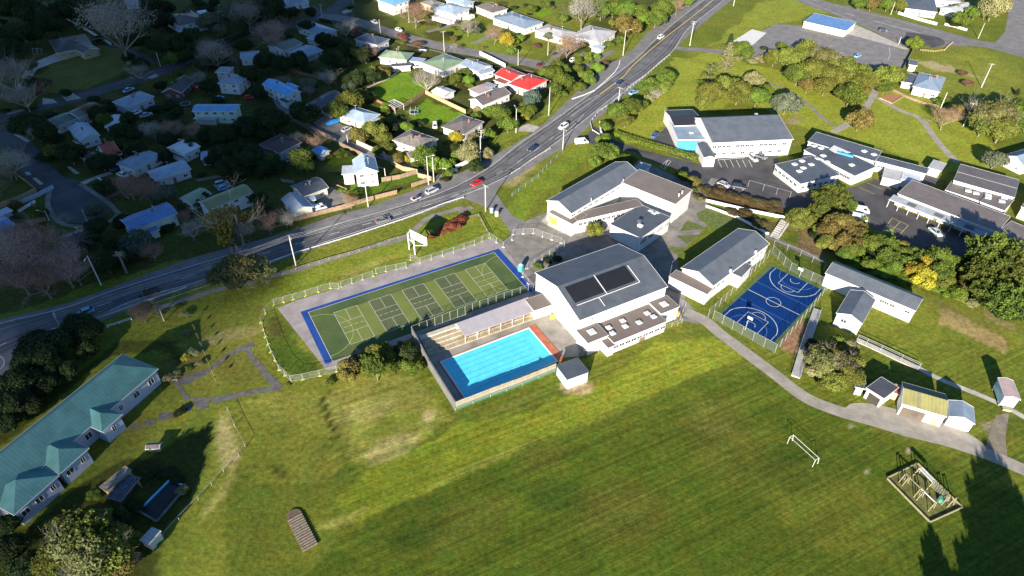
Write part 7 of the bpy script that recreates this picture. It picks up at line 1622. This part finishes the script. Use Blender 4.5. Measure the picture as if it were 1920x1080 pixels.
car('sedan', 'navy', (1495, 185), (1535, 160), 'navy car on the sloping drive below the caravan', PK); car('hatch', 'dark', (1215, 380), (1290, 385), 'dark car beside the green roof with red shutters', PK)
car('hatch', 'white', (1180, 515), (1240, 498), 'white car between the flat garage and the pale green roof', PK); car('suv', 'white', (1343, 975), (1343, 920), 'white car with dark windscreen parked left of the brown grey hip roof', PK)
car('sedan', 'lightblue', (1705, 1040), (1760, 1020), 'pale blue car behind the utility pole near the highway', PK); car('hatch', 'silver', (640, 1000), (720, 960), 'silver car among dark clutter in the gravel yard', PK)
tile(0, 270)
car('hatch', 'blue', (850, 200), (900, 178), 'blue car at the left end of the grey hip roofed house', PK); car('sedan', 'white', (890, 230), (965, 255), 'white car in the driveway below the grey hip roofed house', PK)
car('hatch', 'lightblue', (1650, 350), (1715, 330), 'pale car above the mossy green roofed house', PK); car('suv', 'silver', (1630, 320), (1700, 300), 'silver car behind the pale car above the mossy green roof', PK); car('suv', 'grey', (625, 105), (700, 85), 'grey car with trailer under the low carport', PK)
tile(1440, 270)
car('van', 'white', (635, 500), (752, 520), 'white van nearest the conifer in the school yard', SP, 'parked_van'); car('van', 'white', (625, 555), (735, 580), 'white van in front of the other one below the conifer', SP, 'parked_van'); car('sedan', 'palegreen', (1225, 650), (1275, 690), 'pale green car half in the tree shadow on the yard', SP)
for k, o in list(CP.items()):
    if k not in CUSED:
        for ch in list(o.children): [bpy.data.objects.remove(x_) for x_ in list(ch.children)]; bpy.data.objects.remove(ch)
        bpy.data.objects.remove(o)
# trailer, caravan, boats, tarp
tile(480, 270)
c = g(1200, 418); hd = (g(1270, 385)-g(1165, 430)).normalized(); sd = Vector((-hd.y, hd.x, 0))
t = thing('trailer', 'open trailer with motorbikes towed behind the silver four wheel drive', 'trailer', c); m_ = MB(); m_.box(c, hd, sd, 1.5, .85, .5, .6); m_.build('deck', mat('trailer_steel', (.5, .5, .5), .5, .1), t)
m_ = MB()
for s in (1, -1): m_.box(c+sd*s*.85, hd, sd, 1.5, .03, .6, .95)
m_.box(c-hd*1.5, sd, hd, .85, .03, .6, .95); m_.build('side_rail', mat('trailer_steel', (.5, .5, .5)), t); m_ = MB(); m_.bar(c+hd*1.5+Vector((0, 0, .5)), c+hd*2.7+Vector((0, 0, .5)), .05); m_.build('drawbar', galv, t)
for s in (1, -1): m_ = MB(); p = c+sd*s*.95+Vector((0, 0, .3)); m_.bar(p-sd*.08, p+sd*.08, .3, n=10); m_.build('wheel', mat('tyre', (.02, .02, .02)), t)
for s, colr, lab in ((.35, (.35, .05, .05), 'red and black motorbike strapped on the highway trailer'), (-.35, (.05, .08, .3), 'blue and black motorbike strapped on the highway trailer')):
    p = c+sd*s; p.z = .6; b_t = thing('motorbike', lab, 'motorbike', p)
    for q_ in (-.6, .6): m_ = MB(); a = p+hd*q_+Vector((0, 0, .32)); m_.bar(a-sd*.05, a+sd*.05, .31, n=10); m_.build('wheel', mat('tyre', (.02, .02, .02)), b_t)
    m_ = MB(); m_.bar(p-hd*.5+Vector((0, 0, .7)), p+hd*.3+Vector((0, 0, .75)), .12, .16, 6); m_.bar(p+hd*.6+Vector((0, 0, .32)), p+hd*.4+Vector((0, 0, .95)), .04); m_.bar(p+hd*.4+sd*.3+Vector((0, 0, .97)), p+hd*.4-sd*.3+Vector((0, 0, .97)), .03); m_.build('frame', mat('moto_%d' % (s > 0), colr, .4), b_t)
tile(480, 0)
c = g(1608, 148); hd = (g(1645, 120)-g(1570, 150)).normalized(); sd = Vector((-hd.y, hd.x, 0)); t = thing('caravan', 'rounded white caravan on the drive above the navy car', 'caravan', c)
m_ = MB(); prof = [(-2.4, .5), (2.2, .5), (2.45, 1.2), (2.0, 2.4), (-2.1, 2.5), (-2.45, 1.4)]
L1_ = [c+hd*x-sd*1.05+Vector((0, 0, z)) for x, z in prof]; L2_ = [c+hd*x+sd*1.05+Vector((0, 0, z)) for x, z in prof]; m_.face(L1_); m_.face(L2_[::-1])
for k in range(6): j = (k+1) % 6; m_.face([L1_[k], L2_[k], L2_[j], L1_[j]])
m_.build('body', TRIM, t); window_at(t, c-sd*1.1+Vector((0, 0, 1.6)), -sd, 1.3, .6)
for s in (1, -1): m_ = MB(); p = c+sd*s*1.0+Vector((0, 0, .33)); m_.bar(p-sd*.1, p+sd*.1, .33, n=10); m_.build('wheel', mat('tyre', (.02, .02, .02)), t)
# covered boat under blue tarpaulin
c = g(582, 925); t = thing('covered_boat', 'boat under a bright blue tarpaulin in the gravel yard', 'boat', c); hd = (g(630, 905)-g(535, 935)).normalized(); sd = Vector((-hd.y, hd.x, 0)); m_ = MB()
rg = []
for k in range(9):
    x = -3+6*k/8; w_ = 1.25*math.sin(math.pi*(.12+.80*k/8))**.6; zz = .9+.5*math.sin(math.pi*k/8)+random.uniform(-.1, .1); rg.append([c+hd*x-sd*w_+Vector((0, 0, .35)), c+hd*x-sd*w_*.8+Vector((0, 0, zz*.85)), c+hd*x+Vector((0, 0, zz+.25)), c+hd*x+sd*w_*.8+Vector((0, 0, zz*.85)), c+hd*x+sd*w_+Vector((0, 0, .35))])
for a, b_ in zip(rg, rg[1:]):
    for k in range(4): m_.face([a[k], b_[k], b_[k+1], a[k+1]])
m_.face(rg[0]); m_.face(rg[-1][::-1]); m_.build('tarpaulin', mat('tarp_blue', (.04, .30, .75), .5, .1), t)
for s in (1, -1): m_ = MB(); p = c+sd*s*.9+Vector((0, 0, .3)); m_.bar(p-sd*.1, p+sd*.1, .3, n=10); m_.build('wheel', mat('tyre', (.02, .02, .02)), t)
# trampolines, glasshouse
def tramp(x, y, r, lab, net=False):
    c = g(x, y); t = thing('trampoline', lab, 'trampoline', c); m_ = MB(); m_.bar(c+Vector((0, 0, .75)), c+Vector((0, 0, .8)), r, n=20); m_.build('mat', mat('tramp_mat', (.02, .02, .03)), t); m_ = MB(); q_ = [c+Vector((math.cos(a)*r, math.sin(a)*r, .8)) for a in np.linspace(0, 2*math.pi, 21)]
    for k in range(20): m_.bar(q_[k], q_[k+1], .08)
    m_.build('rim', mat('tramp_rim', (.25, .42, .55)), t)
    for k in range(0, 20, 4):
        m_ = MB(); m_.bar(Vector((q_[k].x, q_[k].y, 0)), q_[k]+Vector((0, 0, 1.7 if net else 0)), .04); m_.build('leg', galv, t)
tile(0, 0); tramp(1395, 792, 1.9, 'round trampoline on the dark lawn left of the sky blue roof')
tile(480, 0); tramp(1185, 855, 1.7, 'netted trampoline on the lit lawn by the plank fence', True)
c = g(1025, 790); t = thing('pergola', 'glazed white pergola frame beside the rusty fence', 'pergola', c); f = Frame((970, 775), (1040, 810), (1085, 775), 2.3)
m_ = MB()
for k in range(6): m_.bar(f.P(f.W*k/5, 0, 2.3), f.P(f.W*k/5, f.D, 2.6), .06)
m_.bar(f.P(0, 0, 2.3), f.P(f.W, 0, 2.3), .06); m_.bar(f.P(0, f.D, 2.6), f.P(f.W, f.D, 2.6), .06); m_.build('rafter_frame', TRIM, t)
for x, y in ((0, 0), (1, 0), (0, 1), (1, 1)): m_ = MB(); m_.bar(f.P(f.W*x, f.D*y, 0), f.P(f.W*x, f.D*y, 2.4), .06); m_.build('post', TRIM, t)
# clothesline and pool edge details
tile(0, 0)
c = g(280, 392); t = thing('swing_frame', 'pale metal swing frame on the grass left of the brick house', 'swing frame', c); m_ = MB()
for x in (250, 283, 315): a = g(x, 410); b2_ = g(x+5, 378); m_.bar(a, (a+b2_)/2+Vector((0, 0, 1.9)), .05); m_.bar(b2_, (a+b2_)/2+Vector((0, 0, 1.9)), .05)
a = (g(250, 410)+g(255, 378))/2; b2_ = (g(315, 410)+g(320, 378))/2; m_.bar(a+Vector((0, 0, 1.9)), b2_+Vector((0, 0, 1.9)), .06); m_.build('frame', galv, t)
# ================================================================ poles and wires
polem = mat('pole_wood', (.45, .41, .34), .85, .1, 2); polec = mat('pole_conc', (.50, .49, .46), .85, .08, 2)
TOPS = {}
def pole(key, b_, tp, kind, lab, m_=None, arm=(1, 0, 0)):
    p = g(*b_); h = max(3.5, upheight(b_, tp)); t = thing('street_lamp' if kind == 'lamp' else 'utility_pole', lab, 'street lamp' if kind == 'lamp' else 'utility pole', p, group='poles along the roads'); mm = m_ or polec
    q_ = MB(); q_.bar(p, p+Vector((0, 0, h)), .19, .11, 8); q_.build('pole', mm, t); A_ = Vector(arm).normalized()
    if kind in ('cross', 'cross2'):
        for k in range(2 if kind == 'cross2' else 1):
            q_ = MB(); z = h-.3-.9*k; q_.box(p+Vector((-A_.y, A_.x, 0))*.18, A_, Vector((-A_.y, A_.x, 0)), 1.15, .06, z-.07, z+.07); ca_ = q_.build('crossarm', mat('arm_wood', (.30, .25, .19)), t)
            q_ = MB()
            for s in (-1.05, -.4, .4, 1.05): c = p+Vector((-A_.y, A_.x, 0))*.18+A_*s; q_.bar(c+Vector((0, 0, z+.07)), c+Vector((0, 0, z+.28)), .06, n=6)
            q_.build('insulators', TRIM, ca_)
    if kind in ('lamp', 'polelamp'):
        q_ = MB(); e = p+A_*1.9+Vector((0, 0, h+.25)); q_.bar(p+Vector((0, 0, h-.3)), e, .05); q_.build('arm', galv, t); q_ = MB(); q_.box(e+A_*.3, A_, Vector((-A_.y, A_.x, 0)), .38, .14, e.z-.08, e.z+.06); q_.build('lamp_head', TRIM, t)
    TOPS[key] = (p, h, A_); return t
tile(480, 270)
pole('a', (300, 912), (245, 700), 'cross', 'utility pole between the guardrail and the low timber rail fence', arm=(.5, -.85, 0))
pole('b', (842, 472), (815, 308), 'plain', 'pale pole by the paling fence in front of the tall white house')
pole('c1', (1295, 305), (1276, 92), 'lamp', 'left one of the twin lamp poles by the asphalt driveway', arm=(1, .1, 0)); pole('c2', (1335, 285), (1312, 98), 'plain', 'right one of the twin poles by the asphalt driveway')
pole('d', (1722, 505), (1700, 312), 'cross', 'utility pole beside the pale blue cabinet at the junction', arm=(.7, -.7, 0)); pole('e', (1685, 130), (1678, -60), 'plain', 'pole at the white verge fence by the pale shrubs'); pole('f', (972, 255), (950, 180), 'lamp', 'short lamp standing right of the tall white house', arm=(-1, 0, 0))
tile(960, 0)
pole('g', (795, 790), (800, 655), 'cross', 'utility pole on the hill side railing above the junction', arm=(.75, -.6, 0)); pole('h', (380, 1120), (384, 970), 'cross', 'utility pole at the mouth of the school drive', arm=(.75, -.6, 0)); pole('i', (1333, 343), (1370, 160), 'cross2', 'utility pole at the park driveway beside the highway', arm=(.8, -.5, 0))
pole('j', (275, 865), (280, 655), 'plain', 'white pole in front of the blue green tree by the bright red roof'); pole('k', (832, 418), (850, 225), 'lamp', 'tall curved street lamp on the far highway verge', arm=(.9, .1, 0)); pole('l', (30, 995), (28, 815), 'lamp', 'street lamp in front of the brown grey roofed house', arm=(-.3, .9, 0)); pole('m', (1660, 45), (1664, -80), 'plain', 'white pole at the end of the path by the top edge')
pole('n', (268, 415), (268, 305), 'plain', 'short brown pole before the light grey roofed house', polem); pole('o', (45, 490), (48, 370), 'plain', 'pole on the street verge by the red roofs', polem); pole('o2', (605, 610), (605, 585), 'plain', 'short white marker post among the highway bushes')
tile(1440, 0)
pole('p', (1600, 655), (1690, 480), 'cross', 'utility pole standing alone on the right hand lawn', arm=(.9, -.2, 0)); pole('q', (1462, 948), (1530, 768), 'cross', 'utility pole beside the big olive tree at the right', arm=(.9, -.2, 0)); pole('r', (1575, 290), (1612, 165), 'plain', 'pole on the corner lawn of the top right road', polem); pole('s', (920, 110), (945, 10), 'plain', 'pole by the white street wall at the top', polem); pole('t', (1292, 815), (1318, 680), 'plain', 'pole beside the slate roofed house with patio'); pole('t2', (980, 330), (990, 290), 'plain', 'short pole at the tip of the concrete triangle')
tile(0, 270)
pole('u', (760, 1060), (658, 835), 'polelamp', 'pole with small lamp on the dark highway verge', arm=(.2, -.9, 0)); pole('v', (1828, 752), (1772, 525), 'plain', 'pole in front of the yellow tree by the highway'); pole('v2', (372, 575), (368, 520), 'lamp', 'street lamp by the cul de sac fence corner', arm=(-1, 0, 0)); pole('v3', (655, 580), (635, 480), 'plain', 'thin pole on the cul de sac edge', polem)
tile(480, 0)
pole('w', (498, 140), (478, 35), 'cross', 'utility pole at the shaded street bend', polem, arm=(1, 0, 0)); pole('x', (275, 130), (262, 55), 'plain', 'pole beside the dark hedge near the top', polem); pole('y', (935, 262), (928, 145), 'plain', 'thin pole behind the navy hip roof', polem); pole('z', (1412, 390), (1408, 235), 'cross', 'utility pole on the sunlit street between the green roofs', polem, arm=(1, .3, 0)); pole('aa', (1148, 170), (1140, 75), 'plain', 'pole among the brown bare tree near the top', polem); pole('ab', (730, 30), (728, -30), 'plain', 'pole at the kerb of the boat shaped traffic island', polem)
pole('ac', (1690, 1100), (1682, 975), 'cross2', 'tall twin arm pole by the brown grey hip roofed house', arm=(1, 0, 0)); pole('ad', (690, 1075), (684, 1015), 'plain', 'short pole beside the gravel yard gate', polem)
tile(0, 0)
pole('ae', (1205, 500), (1172, 395), 'plain', 'leaning pale pole at the lane corner in the shade', polem); pole('af', (1280, 430), (1255, 355), 'plain', 'pole among dark trees above the shaded street', polem); pole('ag', (1640, 270), (1625, 195), 'plain', 'pole in the dark hedge gap near the top', polem)
tile(0, 540)
pole('ah', (480, 340), (440, 165), 'cross2', 'tall twin arm pole between the dark trees and the highway', arm=(.6, -.8, 0)); pole('ai', (1232, 248), (1185, 170), 'plain', 'short leaning pale post in the verge scrub', polem)
def wires(k1, k2, lab, n=4, sag=.9):
    (p1, h1, a1), (p2, h2, a2) = TOPS[k1], TOPS[k2]; t = thing('power_lines', lab, 'power lines', (p1+p2)/2+Vector((0, 0, min(h1, h2)-.5)), group='overhead power lines')
    for j, s in enumerate((-1.05, -.4, .4, 1.05)[:n]):
        m_ = MB(); A_ = p1+a1*s+Vector((0, 0, h1)); B_ = p2+a2*s+Vector((0, 0, h2)); pr = A_
        for k in range(1, 13):
            u_ = k/12; q_ = A_.lerp(B_, u_)-Vector((0, 0, sag*4*u_*(1-u_))); m_.bar(pr, q_, .02, n=3); pr = q_
        m_.build('wire', mat('wire_grey', (.42, .42, .42), .5), t)
wires('a', 'ah', 'overhead wires above the shaded highway to the twin arm pole', 4); wires('a', 'd', 'overhead wires above the lit highway to the junction pole', 4); wires('d', 'h', 'overhead wires from the junction pole to the school drive pole', 3); wires('h', 'g', 'overhead wires from the school drive pole up to the railing pole', 3); wires('g', 'i', 'overhead wires from the railing pole up to the park driveway pole', 3); wires('p', 'q', 'overhead wires between the two right hand lawn poles', 2)
tile(0, 0, 1)
# sign boards at the drive and bench tables in the courtyard
for x, y, lab, colr in ((1052, 436, 'small white notice sign at the paved corner gate', (.7, .7, .7)),):
    c = g(x, y); t = thing('notice_sign', lab, 'sign', c)
    for s in (-.6, .6): m_ = MB(); m_.bar(c+Vector((s, 0, 0)), c+Vector((s, 0, 1.6)), .04); m_.build('leg', galv, t)
    m_ = MB(); m_.box(c, Vector((1, 0, 0)), Vector((0, 1, 0)), .7, .03, .8, 1.6); m_.build('panel', mat('sign_w', colr), t)
def picnic(x, y, lab, rot, m_=None):
    c = g(x, y); t = thing('picnic_table', lab, 'picnic table', c, rot, group='outdoor tables at the school'); ux, uy = Vector((1, 0, 0)), Vector((0, 1, 0)); mm = m_ or mat('timber', (.30, .24, .17))
    def pb(name, *a): q_ = MB(); q_.box(*a); o = q_.build(name, mm); o.parent = t
    pb('tabletop', (0, 0), ux, uy, .9, .38, .72, .77); pb('bench', (0, .7), ux, uy, .9, .14, .42, .46); pb('bench', (0, -.7), ux, uy, .9, .14, .42, .46)
    for s in (-.65, .65): pb('leg', (s, 0), ux, uy, .05, .75, .36, .42); pb('leg', (s, 0), ux, uy, .05, .3, 0, .72)
for i, (x, y, lab) in enumerate(((1150, 632, 'picnic table nearest the pool end of the solar hall annex'), (1163, 628, 'second picnic table from the pool end by the annex'), (1187, 620, 'picnic table in the middle of the annex wall'), (1210, 612, 'picnic table near the far end of the annex'), (1228, 606, 'picnic table at the far end of the annex by the yellow bin'))): picnic(x, y, lab, .35)
c = g(1270, 592); t = thing('bin', 'yellow orange bin at the corner of the solar hall', 'bin', c); m_ = MB(); m_.box(c, Vector((1, 0, 0)), Vector((0, 1, 0)), .35, .35, 0, 1.1); m_.build('body', mat('bin_orange', (.65, .35, .04)), t); m_ = MB(); m_.box(c, Vector((1, 0, 0)), Vector((0, 1, 0)), .4, .4, 1.1, 1.2); m_.build('lid', mat('bin_lid', (.65, .45, .04)), t)
c = g(1036, 596); t = thing('yellow_box', 'yellow topped box beside the pool office', 'box', c); m_ = MB(); m_.box(c, Vector((1, 0, 0)), Vector((0, 1, 0)), .45, .45, 0, .7); m_.build('body', mat('bin_y', (.75, .70, .05)), t); m_ = MB(); m_.box(c, Vector((1, 0, 0)), Vector((0, 1, 0)), .5, .5, .7, .78); m_.build('lid', mat('bin_y2', (.8, .78, .1)), t)  # a yellow bin drawn as a plain lidded box
# ================================================================ labels of plants: what they are and what they stand beside
ORD = ['', 'second ', 'third ', 'fourth ', 'fifth ', 'sixth ', 'seventh ', 'eighth ', 'ninth ', 'tenth ', 'eleventh ', 'twelfth ', 'thirteenth ', 'fourteenth ', 'fifteenth ']
LAND = [(n_, Vector((c_.x, c_.y, 0))) for n_, c_, _ in BUILDINGS]
tile(0, 0, 1)
LAND += [('swimming pool', PF.centre()), ('green court turf', TF.centre()), ('blue court', BC.centre()), ('billboard', g(778, 478)), ('cul de sac', g(155, 380)), ('playground', g(1735, 925)), ('shaded highway', g(300, 520)), ('derelict pool', g(300, 930)), ('top parking area', g(1560, 90)), ('path junction in the park', g(1565, 240)), ('highway railing', g(1180, 180)), ('vacant grass section', g(180, 130)), ('gravel yard sheds', g(1700, 770)), ('bare soil strip', g(1830, 620)), ('brown bank', g(1400, 375)), ('junction by the school drive', g(1090, 250)), ('painted kerb wall on the highway', g(1110, 160)), ('red shrub bed', g(845, 425)) , ('paddock path', g(420, 700))]
seen = {}
for t, desc, c_, R_ in VEG:
    n_, L_ = min(LAND, key=lambda q_: (q_[1]-c_).length); d = c_-L_; side = ('right of' if d.x > 0 else 'left of') if abs(d.x) > abs(d.y) else ('beyond' if d.y > 0 else 'in front of')
    size = 'big ' if R_ > 6.5 and 'big' not in desc else 'small ' if R_ < 2.2 and 'small' not in desc and 'low' not in desc else ''
    seen.setdefault((size+desc, side, n_), []).append((d.length, t))
for (desc, side, n_), L_ in seen.items():
    L_.sort(key=lambda q_: q_[0])
    for i, (_, t) in enumerate(L_):
        t['label'] = f"{desc} {side} the {n_}" if len(L_) == 1 else (f"{desc} {side} the {n_}, {ORD[min(i, 14)]}nearest")
        t['group'] = {'leafy_tree': 'leafy trees', 'evergreen_tree': 'dark evergreen trees', 'autumn_tree': 'yellow and brown trees', 'bare_tree': 'leafless winter trees', 'conifer_tree': 'conifers', 'shrub': 'garden and bank shrubs', 'sapling': 'saplings planted in a row across the paddock'}.get(t.name.split('.')[0], 'trees')
for o in bpy.data.objects:
    if 'nick' in o: del o['nick']
